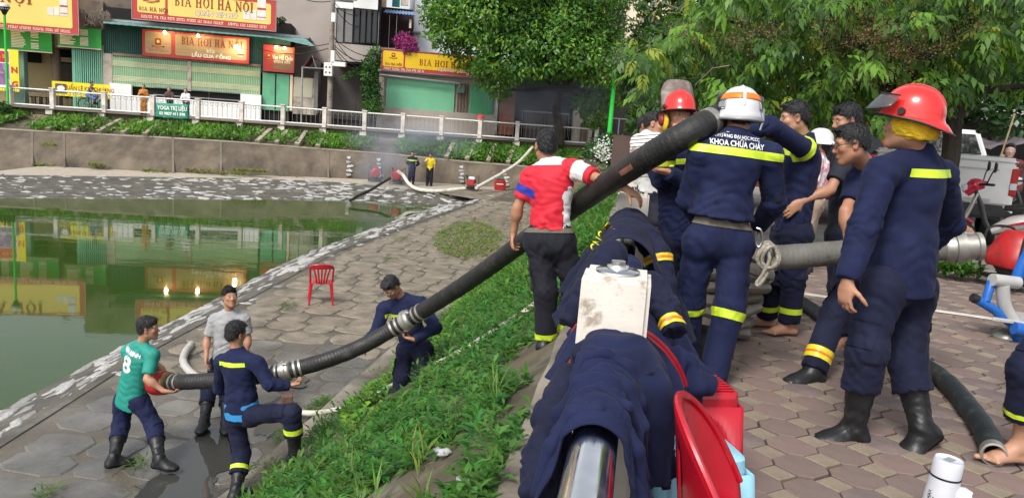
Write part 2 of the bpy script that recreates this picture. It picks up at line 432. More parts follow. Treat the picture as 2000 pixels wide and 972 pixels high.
# toe beam of rough concrete and shoulder under the railing
def beam(name, pts_l, pts_r, ztop, zb, material, wob=.01):
    rows = []
    for (xl, y), (xr, _) in zip(pts_l, pts_r):
        w = lambda: random.uniform(-wob, wob)
        rows.append([(xl + w(), y, zb), (xl + w(), y, ztop(xl, y) + w()), (xl + .03, y, ztop(xl, y) + .012 + w()), (xr + w(), y, ztop(xr, y) + w()), (xr, y, zb)])
    return grid_sheet(name, rows, material, smooth=False)
yy = np.arange(-6, 46, .45)
beam("toe_kerb", [(toex(y) - .16, y) for y in yy], [(toex(y) + .12, y) for y in yy], lambda x, y: ZP + .085, ZP - .1, CONC, .016)
beam("railing_kerb", [(railx(y) - .44, y) for y in yy], [(railx(y) + .20, y) for y in yy], lambda x, y: .02 if x > railx(y) - .2 else -.07, -.6, CONC, .012)

# ---- far bank: stations measured along the bank (x: pixel column)
_FB = [gz(x, y, ZP) for x, y in [(-60, 317), (0, 321), (150, 329), (300, 337), (450, 343), (600, 346.5), (690, 349.5), (760, 353), (898, 361), (1000, 369), (1150, 381), (1300, 394)]]
def farY(X): return float(np.interp(X, [p.x for p in _FB], [p.y for p in _FB]))
def railY(X): return 43.7 + .15 * X
ST = [(-60, 250, 317), (0, 254, 321), (100, 260, 325), (300, 270, 338), (450, 279, 346), (600, 291, 352), (760, 303, 360), (900, 317, 371), (1000, 325, 376), (1150, 338, 384), (1300, 352, 396)]
wall_rows, FB = [], []
for px, yt, yb in ST:
    X = gz(px, yb, ZP).x
    for _ in range(4): X = at(px, yb, farY(X)).x
    p0 = Vector((X, farY(X), ZP)); Yt = farY(X) + .38 * (railY(X) - farY(X)); p1 = at(px, yt, Yt)
    Yr = railY(X) - .35; p2 = Vector((p1.x + .15, Yr, -.42)); FB.append((p0, p1, p2))
def lerp_rows(rows, n):
    out = []
    for a, b in zip(rows[:-1], rows[1:]):
        for k in range(n): out.append([pa.lerp(pb, k / n) for pa, pb in zip(a, b)])
    out.append(list(rows[-1])); return out
FBd = lerp_rows(FB, 8)
farwall = grid_sheet("far_embankment_wall", [[r[0] + Vector((0, 0, -.3)), r[0].lerp(r[1], .33), r[0].lerp(r[1], .66), r[1], r[1] + Vector((-.05, .25, .02))] for r in FBd], CONCW)
farslope = grid_sheet("far_bank_soil", [[r[1] + Vector((0, .2, 0)), r[1].lerp(r[2], .5) + Vector((0, .1, -.05)), r[2] + Vector((0, .4, 0))] for r in FBd], SOIL)
# far path and riprap down to the water
frows, rrows = [], []
for (px, ype, yw) in [(-60, 340, 385), (0, 342, 386), (150, 344, 387), (300, 346, 388), (450, 348, 389), (600, 353, 390), (690, 358, 391), (760, 366, 393), (880, 378, 402), (980, 384, 410)]:
    pe, pw = gz(px, ype, ZP), gz(px, yw, ZW)
    X = pe.x; frows.append([pe, Vector((pe.x, (pe.y + farY(X)) / 2, ZP)), Vector((pe.x, farY(X) + .3, ZP + .01))])
    rrows.append([pw + (pw - pe) * .4, pw, pw.lerp(pe, .5) + Vector((0, 0, .02)), pe + Vector((0, 0, .012)), pe + Vector((0, .15, -.02))])
grid_sheet("far_path", lerp_rows(frows, 3), CONCL); grid_sheet("far_stone_revetment", lerp_rows(rrows, 3), MORTAR)
grid_sheet("far_corner_path", [[(-4.5, 36.5, ZP + .004), (-3.2, 38.6, ZP + .004)], [(0, 33, ZP + .004), (1, 40, ZP + .004)], [(4, 30, ZP + .004), (4.5, 42, ZP + .004)]], SLAB)
# far street
mb = MB(); P_ = [(-60, railY(-60) - .45), (60, railY(60) - .45), (60, 75), (-60, 75)]; mb.add([(x, y, -.015) for x, y in P_], [(0, 1, 2, 3)])
mb.build("far_street", mat("street_asphalt", (.13, .125, .115), .85, .2, 1, bump=.2, bscale=30))["kind"] = "structure"
# kerb wall under the far railing: thick ledge with pale patches
rows = []
for X in np.arange(-42, 24, .55):
    Y = railY(X); w = lambda a=.02: random.uniform(-a, a)
    rows.append([(X, Y - .42, -.95), (X, Y - .40 + w(), -.46 + w()), (X, Y - .40 + w(), -.36 + w()), (X, Y - .17 + w(), -.33 + w()), (X, Y - .15, -.04 + w()), (X, Y - .12, .0), (X, Y + .2, 0)])
grid_sheet("far_kerb_wall", rows, mat("stained_kerb", (.17, .13, .09), .85, .3, 1.2, bump=.5, bscale=10, col2=(.42, .36, .28), c2lo=.56, c2hi=.64, c2scale=.75), smooth=False)

# ---- white stones bedded in the revetments
def stone_mesh(k, flat=.14):
    rng = np.random.default_rng(100 + k); n = 9; a = np.linspace(0, 2 * np.pi, n, endpoint=False) + rng.normal(0, .12, n); rr = 1 + rng.normal(0, .24, n)
    V = []; 
    for z, q in ((-.5, .95), (.35, 1.), (.8, .82), (1., .42)): V += [(math.cos(t) * r * q, math.sin(t) * r * q, z * flat + rng.normal(0, .03)) for t, r in zip(a, rr)]
    F = [(i * n + k2, i * n + (k2 + 1) % n, (i + 1) * n + (k2 + 1) % n, (i + 1) * n + k2) for i in range(3) for k2 in range(n)] + [tuple(range(3 * n, 4 * n))]
    me = bpy.data.meshes.new("stone"); me.from_pydata(V, [], F); me.polygons.foreach_set("use_smooth", [True] * len(F)); me.materials.append(STONE if k % 3 else STONEG); return me
STM = [stone_mesh(k) for k in range(10)]
def scatter_stones(parent, cand, limit=300):
    """largest-showing ones become objects, the rest one joined mesh"""
    cand.sort(key=lambda c: -c[3] / (c[0] - CAM).length)
    M_of = lambda p, rz, q, size, sy: Matrix.Translation(p) @ q.to_matrix().to_4x4() @ Matrix.Rotation(rz, 4, 'Z') @ Matrix.Diagonal((size, size * sy, size, 1))
    for c in cand[:limit]:
        p, rz, q, size, sy, k = c
        o = bpy.data.objects.new("stone", STM[k]); COL.objects.link(o); o.matrix_basis = M_of(p, rz, q, size, sy); o.parent = parent
    mb = MB(); mb.smooth = True
    for c in cand[limit:]:
        p, rz, q, size, sy, k = c; mb.cur = 0 if k % 3 else 1; M = M_of(p, rz, q, size, sy); mb.add([M @ v.co for v in STM[k].vertices], [tuple(f.vertices) for f in STM[k].polygons])
    if mb.v:
        o = mb.build("small_stones", [STONE, STONEG], parent, fix=False); o["kind"] = "stuff"
rev = bpy.data.objects["stone_revetment"]; cand = []
y = 4.0
while y < 37:
    n = 4 if y < 24 else 4
    for j in range(n):
        if random.random() < (.22 if y > 9 else .42): continue
        t = (j + .5 + random.uniform(-.35, .35)) / n; x = watx(y) + (edgex(y) - watx(y)) * t; z = ZW + (ZP - ZW) * t - .012
        sl = math.atan2(ZP - ZW, edgex(y) - watx(y)); q = Matrix.Rotation(-sl, 3, 'Y').to_quaternion()
        cand.append((Vector((x, y + random.uniform(-.1, .1), z - .0)), random.uniform(-.6, .6) + 1.45, q, random.choice((.09, .13, .16, .2, .26)) * random.uniform(.9, 1.15), random.uniform(.4, .8), random.randrange(10)))
    # a looser second belt laid in the path edge
    if random.random() < .45 and y > 9: cand.append((Vector((edgex(y) + random.uniform(.1, .55), y, ZP - .015)), random.uniform(0, 3), Matrix.Identity(3).to_quaternion(), random.uniform(.09, .17), random.uniform(.5, .8), random.randrange(10)))
    y += random.uniform(.22, .36)
scatter_stones(rev, cand, 300)
frev = bpy.data.objects["far_stone_revetment"]; cand = []
rr = lerp_rows(rrows, 30)
for i, r in enumerate(rr):
    X = r[3].x
    for k in range(6):
        dens = .34 if X < -16 else (.62 if X < -8 else .32)
        if random.random() > dens: continue
        t = random.random() * 1.02; p = r[1].lerp(r[3], t) + Vector((random.uniform(-.15, .15), 0, -.01))
        big = (1.1 if X > -16 else .9)
        cand.append((p, random.uniform(-.5, .5), Matrix.Rotation(.12, 3, 'X').to_quaternion(), random.choice((.08, .12, .16, .22)) * big, random.uniform(.5, .9), random.randrange(10)))
scatter_stones(frev, cand, 280)

# ---- flagstones of the near lakeside path
path = bpy.data.objects["lakeside_path"]
def slab(cx, cy, w, l, rz, z, material, n=12, thick=.05, parent=path):
    rng = random; pts = []
    for i in range(n):
        a = 2 * math.pi * i / n; c, s_ = math.cos(a), math.sin(a); k = 1 / (abs(c) ** 5 + abs(s_) ** 5) ** .2 * rng.uniform(.93, 1.05)
        pts.append((c * w / 2 * k, s_ * l / 2 * k))
    mb = MB(); M = Matrix.Translation((cx, cy, z)) @ Matrix.Rotation(rz, 4, 'Z') @ Matrix.Rotation(rng.uniform(-.006, .006), 4, 'X')
    vs = [M @ Vector((x, y_, -thick)) for x, y_ in pts] + [M @ Vector((x, y_, -.012)) for x, y_ in pts] + [M @ Vector((x * .94, y_ * .94, 0)) for x, y_ in pts]
    n = len(pts); mb.add(vs, [(i, (i + 1) % n, n + (i + 1) % n, n + i) for i in range(n)] + [(n + i, n + (i + 1) % n, 2 * n + (i + 1) % n, 2 * n + i) for i in range(n)] + [tuple(range(2 * n, 3 * n))])
    return mb.build("slab", material, parent, fix=False)
ns = 0; y = 4.6; stuff = MB()
while y < 34:
    dl = random.uniform(.48, .6) if y < 14 else random.uniform(.6, .72)
    x = edgex(y) + .35; xe = toex(y) - .2
    while x < xe - .2:
        wd = random.uniform(.42, .85); wd = min(wd, xe - x)
        wet = y < 12.2 - .5 * max(0, (x + 3.5)) and not (x < edgex(y) + .9 and y > 10)
        if ns < 296:
            slab(x + wd / 2, y + random.uniform(-.06, .06), wd * .97, dl * .96, -.16 + random.uniform(-.07, .07), ZP + (.024 if wet else .032) + random.uniform(-.004, .004), SLABWET if wet else SLAB); ns += 1
        x += wd
    y += dl
# standing water on the low wet part of the path
PW = mat("puddle_water", (.05, .05, .045), .02, 0, spec=.5)
for k, (px, py, rx, ry) in enumerate([(385, 905, .40, .95), (350, 970, .5, .4), (545, 815, .22, .5), (560, 740, .3, .4)]):
    c = gz(px, py, ZP + .03); n = 60; mb = MB()
    mb.add([(c.x + rx * math.cos(2 * math.pi * i / n) * (1 + .16 * math.sin(.314 * i + k) + .13 * math.sin(.73 * i + 2 * k) + .07 * math.sin(1.5 * i)), c.y + ry * math.sin(2 * math.pi * i / n) * (1 + .16 * math.sin(.42 * i + k) + .13 * math.cos(.84 * i + 2 * k) + .06 * math.sin(1.9 * i)), ZP + .031 + .001 * k) for i in range(n)], [tuple(range(n))])
    o = mb.build("puddle", PW); o["kind"] = "structure"

# ---- octagon pavers of the near pavement
mb = MB(); mb.add([(railx(-8) + .1, -8, -.035), (40, -8, -.035), (40, 30, -.035), (railx(30) + .1, 30, -.035)], [(0, 1, 2, 3)])
pav = mb.build("pavement", mat("paver_joint", (.045, .036, .03), .95, .3, 20, bump=.5, bscale=60)); pav["kind"] = "structure"
PAV = [mat("mauve_paver", (.185, .138, .120), .8, .16, 5, bump=.28, bscale=90, col2=(.15, .108, .097), c2lo=.5, c2hi=.68, c2scale=2.6), mat("rose_paver", (.215, .152, .132), .8, .16, 5, bump=.28, bscale=90, col2=(.17, .12, .108), c2lo=.5, c2hi=.68, c2scale=2.6),
       mat("grey_paver", (.17, .13, .122), .8, .18, 5, bump=.28, bscale=90, col2=(.21, .16, .145), c2lo=.5, c2hi=.68, c2scale=2.6)]
PAVS = mat("buff_paver", (.265, .215, .16), .8, .2, 6, bump=.3, bscale=90, col2=(.17, .14, .105), c2lo=.48, c2hi=.66, c2scale=4)
va, vb = Vector((.2345, -.061, 0)), Vector((.035, .2295, 0)); o0 = Vector((1.536, 3.415, 0))
def ring(q, k, ml):
    me = bpy.data.meshes.new("paver"); n = len(q)
    V = [(x, y, -.04) for x, y in q] + [(x, y, -.004) for x, y in q] + [(x * k, y * k, 0) for x, y in q]
    me.from_pydata(V, [], [(i, (i + 1) % n, n + (i + 1) % n, n + i) for i in range(n)] + [(n + i, n + (i + 1) % n, 2 * n + (i + 1) % n, 2 * n + i) for i in range(n)] + [tuple(range(2 * n, 3 * n))]); me.materials.append(ml); return me
t_ = .36; L2 = lambda u, v: (va.x * u + vb.x * v, va.y * u + vb.y * v); gp = .965
octq = [L2(u * gp, v * gp) for u, v in [(.5, -.5 + t_), (.5, .5 - t_), (.5 - t_, .5), (-.5 + t_, .5), (-.5, .5 - t_), (-.5, -.5 + t_), (-.5 + t_, -.5), (.5 - t_, -.5)]]
sqq = [L2(u * .92, v * .92) for u, v in [(t_, 0), (0, t_), (-t_, 0), (0, -t_)]]
OCT = [ring(octq, .965, p) for p in PAV]; SQ = ring(sqq, .93, PAVS)
cand = []
for i in range(-8, 60):
    for j in range(-8, 60):
        for kind in (0, 1):
            p = o0 + va * (i + .5 * (1 - kind)) + vb * (j + .5 * (1 - kind))
            if p.x < railx(p.y) + .22 or p.y < 1.6 or p.y > 11 or p.x > 9 or p.y > 9.75 - .116 * (p.x - 2.2): continue
            d = p - CAM; f = d.dot(cF); u = 1000 + FPX * d.dot(cR) / f; v = 486 - FPX * d.dot(cV) / f
            if u > 2150 or v > 1150 or u < 900: continue
            cand.append((d.length, kind, p))
cand.sort(key=lambda c: c[0] + (2.2 if c[1] else 0)); far = MB(); nb = 0
far_m = [[], [], [], []]
for d, kind, p in cand:
    k = 3 if kind else random.choices((0, 1, 2), (5, 4, 3))[0]; me = SQ if kind else OCT[k]
    jit = Matrix.Translation(p + Vector((random.uniform(-.004, .004), random.uniform(-.004, .004), random.uniform(-.005, .003)))) @ Matrix.Rotation(random.uniform(-.02, .02), 4, 'Z') @ Matrix.Rotation(random.uniform(-.012, .012), 4, 'X')
    if nb < 298:
        o = bpy.data.objects.new("paver", me); COL.objects.link(o); o.matrix_basis = jit; o.parent = pav; nb += 1
    else:
        far.cur = k; far.add([jit @ v.co for v in me.vertices], [tuple(f.vertices) for f in me.polygons])
o = far.build("distant_pavers", PAV + [PAVS], pav, fix=False); o["kind"] = "stuff"
# worn concrete apron behind, where the vehicles stand
mb = MB(); mb.add([(2.2, 9.6, -.002), (40, 5.2, -.002), (40, 60, -.002), (railx(60) + .5, 60, -.002), (railx(11) + .35, 11, -.002)], [(0, 1, 2, 3, 4)])
mb.build("parking_apron", mat("worn_apron", (.27, .245, .22), .9, .2, 1.2, bump=.35, bscale=40, col2=(.19, .175, .155), c2scale=.8))["kind"] = "structure"
mb = MB(); mb.add([(railx(-8) + .25, -8, -.010), (40, -8, -.010), (40, 5.3, -.010), (7.6, 8.9, -.010), (1.6, 1.62, -.010), (railx(1.5) + .25, 1.5, -.010)], [(0, 1, 2, 3, 4, 5)]); mb.build("pavement_margin", PAV[2])["kind"] = "structure"
# ---------------------------------------------------------------- the street across the lake
FO = Vector((0, 48.5, 0)); FU = Vector((1, .2, 0)).normalized(); FNm = Vector((FU.y, -FU.x, 0))       # facade line, outward normal
def fmat(u=0, z=0, d=0):
    M = Matrix.Identity(4); o = FO + FU * u + FNm * d
    for i in range(3): M[i][0], M[i][1], M[i][2], M[i][3] = FU[i], (0, 0, 1)[i], FNm[i], (o.x, o.y, z)[i]
    return M
def fp(px, py, d=0.):
    r = ray(px, py); o = FO + FNm * d; t = (o - CAM).dot(FNm) / r.dot(FNm); P = CAM + r * t
    return (P - FO).dot(FU), P.z
def fbox(mb, x0, y0, x1, y1, d0, d1, dd=None):
    """box on the facade between the photo's top-left (x0,y0) and bottom-right (x1,y1), from depth d0 to d1 (towards the lake)"""
    u0, za = fp(x0, y1, d1); u1, zb = fp(x1, y0, d1); _, zc = fp(x0, y0, d1); _, zd_ = fp(x1, y1, d1)
    zt, zb_ = zc, za
    M = fmat(); vs = [M @ Vector(v) for v in ((u0, zb_, d0), (u1, zb_, d0), (u1, zb_, d1), (u0, zb_, d1), (u0, zt, d0), (u1, zt, d0), (u1, zt, d1), (u0, zt, d1))]
    mb.hexa(vs); return u0, zb_, u1, zt
def fb(name, ml, parent, *a, **k):
    mb = MB(); r = fbox(mb, *a); o = mb.build(name, ml, parent); 
    return o
def ub(mb, u0, z0, u1, z1, d0, d1):
    M = fmat(); mb.hexa([M @ Vector(v) for v in ((u0, z0, d0), (u1, z0, d0), (u1, z0, d1), (u0, z0, d1), (u0, z1, d0), (u1, z1, d0), (u1, z1, d1), (u0, z1, d1))])
TEALC = mat("dark_teal_sheet", (.012, .085, .072), .55, .15, 2, col2=(.02, .06, .05), c2scale=.8); GREENP = mat("green_shutter_paint", (.13, .42, .25), .6, .1, 1.2, col2=(.10, .34, .2), c2scale=.5)
GATEG = mat("green_gate_paint", (.15, .40, .24), .6, .1, 2); GATEC = mat("cream_gate_lattice", (.52, .56, .36), .6, .1, 3)
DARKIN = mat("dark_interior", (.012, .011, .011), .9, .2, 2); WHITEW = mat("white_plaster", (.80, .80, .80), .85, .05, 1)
PLAST = mat("grey_plaster", (.42, .37, .335), .88, .08, .4, col2=(.36, .31, .28), c2lo=.5, c2hi=.75, c2scale=.35); CREAMW = mat("cream_plaster", (.72, .58, .46), .85, .06, .6); YELW = mat("ochre_plaster", (.62, .48, .25), .85, .08, .7)
PILLAR = mat("stained_pillar", (.42, .37, .31), .85, .2, 2, col2=(.22, .18, .14), c2lo=.52, c2hi=.65, c2scale=1.5)
SR = mat("sign_red", (.48, .050, .042), .5, .05, 2); SY = mat("sign_yellow", (.83, .62, .16), .5, .06, .6); SYB = mat("sign_gold", (.80, .53, .015), .5, .06, .6); SW = mat("sign_wood_print", (.43, .29, .17), .55, .12, 1.2, stretch=(.3, .3, 6)); 
SINK = mat("sign_brown_ink", (.30, .045, .012), .6, 0); SWHT = mat("sign_white_ink", (.82, .80, .76), .6, 0); SGRN = mat("menu_green", (.015, .30, .035), .5, .08, 1); SCREAM = mat("sign_cream_ink", (.82, .74, .58), .6, 0)
METG = mat("grey_galvanised", (.33, .34, .34), .5, .15, 6, metal=.4); WOODD = mat("weathered_boards", (.14, .095, .065), .85, .3, 1.5, stretch=(6, 6, .4))
WHT = mat("white_gloss_paint", (.74, .73, .70), .5, .08, 4, col2=(.45, .40, .34), c2lo=.6, c2hi=.72, c2scale=6)

# serif capitals drawn stroke by stroke
def serif(word, x, y, h, mb, M, sp=.16, wx=1.):
    def st(p, q, w):
        p, q = Vector(p), Vector(q); d = (q - p).normalized(); n = Vector((-d.y, d.x)) * w / 2
        mb.e += .0006; mb.prism([(v.x * h * wx + x0, v.y * h + y) for v in (p - n, q - n, q + n, p + n)], M, 0, .004 + mb.e)
    def arc(c, rx, ry, a0, a1, w0, w1, n=14):
        out, inn = [], []
        for i in range(n + 1):
            a = a0 + (a1 - a0) * i / n; w_ = w0 + (w1 - w0) * abs(math.cos(a))
            out.append((c[0] + (rx + w_ / 2) * math.cos(a), c[1] + (ry + w0 / 2) * math.sin(a))); inn.append((c[0] + (rx - w_ / 2) * math.cos(a), c[1] + (ry - w0 / 2) * math.sin(a)))
        mb.e += .0006
        for i in range(n): mb.prism([(v[0] * h * wx + x0, v[1] * h + y) for v in (out[i], out[i + 1], inn[i + 1], inn[i])], M, 0, .004 + mb.e)
    if not hasattr(mb, 'e'): mb.e = 0
    T, t, sf = .17, .07, .055; x0 = x
    for chx in word:
        if chx == ' ': x0 += .42 * h * wx; continue
        b, dia = {'Ơ': ('O', '+'), 'À': ('A', '`'), 'Ộ': ('O', '^.')}.get(chx, (chx, ''))
        def foot(cx, yy, w=.34): st((cx - w / 2, yy), (cx + w / 2, yy), sf)
        if b == 'I': w = .36; st((.18, 0), (.18, 1), T); foot(.18, .028); foot(.18, .972)
        elif b == 'H':
            w = .86
            for cx in (.19, .67): st((cx, 0), (cx, 1), T); foot(cx, .028); foot(cx, .972)
            st((.19, .5), (.67, .5), t)
        elif b == 'A': w = .84; st((.1, .02), (.4, 1), t); st((.38, 1), (.72, .02), T); st((.2, .33), (.58, .33), t); foot(.1, .028, .26); foot(.72, .028, .32)
        elif b == 'N': w = .88; st((.16, 0), (.16, 1), t); st((.16, .96), (.7, .06), T); st((.72, 0), (.72, 1), t); foot(.16, .028, .28); foot(.10, .972, .24); foot(.72, .972, .28)
        elif b == 'B': w = .70; st((.19, 0), (.19, 1), T); arc((.33, .745), .20, .22, -math.pi / 2, math.pi / 2, t, T); arc((.33, .27), .24, .24, -math.pi / 2, math.pi / 2, t, T); st((.04, .028), (.36, .028), sf); st((.04, .972), (.36, .972), sf); st((.2, .51), (.36, .51), t)
        else: w = .86; arc((.42, .5), .32, .46, 0, 2 * math.pi, t, T, 22)
        if '+' in dia: arc((.72, .90), .09, .12, -math.pi * .5, math.pi * .5, .07, .02, 6)
        if '`' in dia: st((.26, 1.27), (.44, 1.10), .09)
        if '^' in dia: st((.24, 1.07), (.42, 1.22), .06); st((.42, 1.22), (.6, 1.07), .06)
        if '.' in dia: st((.37, -.17), (.47, -.17), .10)
        x0 += (w + sp) * h * wx
    return x0 - x
def serif_width(word, h, sp=.16):
    return sum(.42 * h if c == ' ' else ({'I': .36, 'H': .86, 'A': .84, 'À': .84, 'N': .88, 'B': .70}.get(c, .86) + sp) * h for c in word)
def emblem(parent, u, z, s, ml, d):
    """the beer emblem: a mug-like shield over a ribbon"""
    mb = MB(); M = fmat(u, z, d)
    mb.prism([(-.28 * s, -.1 * s), (.28 * s, -.1 * s), (.3 * s, .5 * s), (.18 * s, .58 * s), (-.18 * s, .58 * s), (-.3 * s, .5 * s)], M, 0, .006)
    for i in range(8):
        x0, x1 = -.62 + 1.24 * i / 8, -.62 + 1.24 * (i + 1) / 8; f = lambda x: -.26 - .16 * math.cos(x / .62 * 1.5)
        mb.prism([(x0 * s, f(x0) * s), (x1 * s, f(x1) * s), (x1 * s, (f(x1) + .17) * s), (x0 * s, (f(x0) + .17) * s)], M, 0, .010)
    o = mb.build("emblem", ml, parent)
    mb = MB(); mb.lathe([(0, .012), (.15 * s, .012), (.15 * s, 0)], 16, M @ Matrix.Translation((0, .27 * s, .002))); mb.prism([(-.45 * s, -.345 * s), (.45 * s, -.345 * s), (.45 * s, -.31 * s), (-.45 * s, -.31 * s)], M, 0, .013)
    mb.build("emblem_print", SY, o); return o
def small_print(parent, u0, u1, z, h, ml, d, seed=1, gap=None):
    """a run of lettering too small to read in the photo: word-sized blocks of upright strokes"""
    rng = random.Random(seed); mb = MB(); M = fmat(0, 0, d); x = u0
    while x < u1:
        for _ in range(rng.randint(3, 8)):
            w = h * rng.uniform(.35, .6)
            if x + w > u1: break
            k = rng.random(); t = w * .32
            mb.prism([(x, z), (x + t, z), (x + t, z + h), (x, z + h)], M, 0, .004)
            if k < .7: mb.prism([(x + t, z + h * .8), (x + w * .8, z + h * .8), (x + w * .8, z + h), (x + t, z + h)], M, 0, .0045)
            if k > .3: mb.prism([(x + t, z), (x + w * .8, z), (x + w * .8, z + h * .2), (x + t, z + h * .2)], M, 0, .0045)
            x += w + h * .1
        x += h * .55
        if gap and gap[0] < x < gap[1]: x = gap[1]
    o = mb.build("lettering", ml, parent, fix=False); o["kind"] = "stuff"; return o
def signboard(label, x0, y0, x1, y1, d, face, frame=SR, split=.18, wood=False, group=None):
    u0, z0 = fp(x0, y1, d); u1, z1 = fp(x1, y0, d)[0], fp(x0, y0, d)[1]
    t = thing("shop_sign", label, "sign", tuple(fmat(u0, z0, d)[i][3] for i in range(3)), group)
    mb = MB(); ub(mb, u0, z0, u1, z1, d - .12, d); mb.build("board", frame, t)
    mb = MB(); e = .03
    for a in ((u0, z0, u1, z0 + e), (u0, z1 - e, u1, z1), (u0, z0 + e, u0 + e, z1 - e), (u1 - e, z0 + e, u1, z1 - e)): ub(mb, *a, d - .01, d + .02)
    mb.build("edge_frame", METG if not wood else frame, t)
    return t, u0, z0, u1, z1
def panel(t, u0, z0, u1, z1, d, ml, cut=.07, name="panel"):
    mb = MB(); c = cut; mb.prism([(u0 + c, z0), (u1 - c, z0), (u1, z0 + c), (u1, z1 - c), (u1 - c, z1), (u0 + c, z1), (u0, z1 - c), (u0, z0 + c)], fmat(0, 0, d), 0, .008)
    return mb.build(name, ml, t)
def barrel(t, u, z, s, d):
    mb = MB(); ub(mb, u - .2 * s, z, u + .2 * s, z + s, d, d + .012); ub(mb, u - .16 * s, z + s, u + .16 * s, z + 1.08 * s, d, d + .012); ub(mb, u - .5 * s, z - .02 * s, u - .24 * s, z + .45 * s, d, d + .012); ub(mb, u - .85 * s, z - .02 * s, u - .55 * s, z + .4 * s, d, d + .012)
    o = mb.build("printed_keg", mat("keg_white", (.72, .70, .64), .5, .1, 3), t)
    mb = MB(); ub(mb, u - .2 * s, z + .48 * s, u + .2 * s, z + .58 * s, d + .012, d + .016); ub(mb, u - .2 * s, z + .12 * s, u + .2 * s, z + .16 * s, d + .012, d + .016); mb.build("keg_stripe", SR, o)

DS = 1.15      # signs stand this far proud of the facade line
# --- sign of shop A (cut by the picture's edge)
t, u0, z0, u1, z1 = signboard("red-edged yellow beer sign above the green menu boards, partly out of view", -135, -38, 152, 45.5, DS, SR)
panel(t, u0 + 1.5, z0 + .33, u1 - .32, z1 - .2, DS, SY); panel(t, u0 + .25, z0 + .33, u0 + 1.42, z1 - .2, DS, SY)
h = .62; mb = MB(); w_ = serif_width("BIA HƠI HÀ NỘI", h); serif("BIA HƠI HÀ NỘI", fp(66, 8, DS)[0] - w_, fp(60, 9, DS)[1], h, mb, fmat(0, 0, DS + .012)); mb.build("lettering", SINK, t)
barrel(t, u1 - .72, z0 + .95, .95, DS + .01); small_print(t, u0 + .6, u1 - .3, z0 + .10, .13, SCREAM, DS, 3)
# --- sign of shop B
t, u0, z0, u1, z1 = signboard("red-edged yellow beer sign over the teal awning with printed keg", 257, -26, 541, 37.5, DS, SR)
panel(t, u0 + 1.85, z0 + .36, u1 - .3, z1 - .22, DS, SY); panel(t, u0 + .3, z0 + .40, u0 + 1.72, z1 - .22, DS, SY)
h = .52; mb = MB(); serif("BIA HƠI HÀ NỘI", u0 + 2.2, z0 + .92, h, mb, fmat(0, 0, DS + .012), wx=.74); mb.build("lettering", SINK, t)
emblem(t, u0 + 1.0, z0 + 1.22, .70, SINK, DS + .01); mb = MB(); serif("BIA HÀ NỘI", u0 + .38, z0 + .50, .2, mb, fmat(0, 0, DS + .012), .12); mb.build("lettering", SINK, t)
text("QUÁN VEN HỒ", .33, SINK, t, fmat(u0 + 4.35, z0 + .62, DS + .010), shear=.25, bold=.02, width=2.2); text("QUÁN VEN HỒ", .33, SWHT, t, fmat(u0 + 4.35, z0 + .62, DS + .016), shear=.25, bold=.003, width=2.15)
barrel(t, u1 - .8, z0 + .55, 1.15, DS + .01); small_print(t, u0 + .5, u1 - .4, z0 + .13, .14, SCREAM, DS, 5, (u0 + 4.3, u0 + 5.0))
# --- wooden sign of shop B
DW = .25
t, u0, z0, u1, z1 = signboard("wood-patterned beer sign with red frame under the teal awning", 278.5, 57, 487, 108.5, DW, mat("sign_bright_red", (.58, .07, .035), .5, .05, 2), wood=True)
panel(t, u0 + 1.72, z0 + .16, u1 - .14, z1 - .1, DW, SW); panel(t, u0 + .14, z0 + .16, u0 + 1.5, z1 - .1, DW, SW)
h = .42; mb = MB(); serif("BIA HƠI HÀ NỘI", u0 + 2.05, z1 - .66, h, mb, fmat(0, 0, DW + .012), .12, .76); mb.build("lettering", SINK, t); emblem(t, u0 + .82, z1 - .75, .55, SINK, DW + .01)
text("Ven Hồ Quán", .34, SCREAM, t, fmat(u0 + 3.6, z1 - .90, DW + .012), shear=.3, bold=.008, width=2.4); text("LẨU CUA ĐỒNG", .26, SWHT, t, fmat(u0 + 3.65, z1 - 1.2, DW + .012), bold=.012, width=2.1)
small_print(t, u0 + .35, u0 + 1.35, z0 + .28, .11, SR, DW + .008, 8)
mb = MB(); ub(mb, u1 - .62, z1 - 1.1, u1 - .30, z1 - .4, DW + .008, DW + .016); o = mb.build("printed_keg", mat("keg_grey", (.5, .48, .44), .5, .1, 3), t); mb = MB(); ub(mb, u1 - .62, z1 - 1.0, u1 - .30, z1 - .9, DW + .016, DW + .02); mb.build("keg_stripe", SR, o)
# --- small wooden sign
t, u0, z0, u1, z1 = signboard("small wood-patterned sign with two bulbs at the awning's end", 514, 87, 575.5, 138.5, DW, mat("sign_bright_red", (.58, .07, .035)), wood=True)
panel(t, u0 + .55, z0 + .12, u1 - .08, z1 - .08, DW, mat("sign_dark_wood", (.25, .13, .08), .55, .15, 1.5, stretch=(.3, .3, 6)), .04); emblem(t, u0 + .3, z0 + .8, .32, SINK, DW + .01)
text("Ven Hồ Quán", .34, SCREAM, t, fmat((u0 + u1) / 2 + .22, z0 + .80, DW + .012), bold=.008, width=1.15); small_print(t, u0 + .6, u1 - .15, z0 + .52, .12, SWHT, DW + .008, 6)
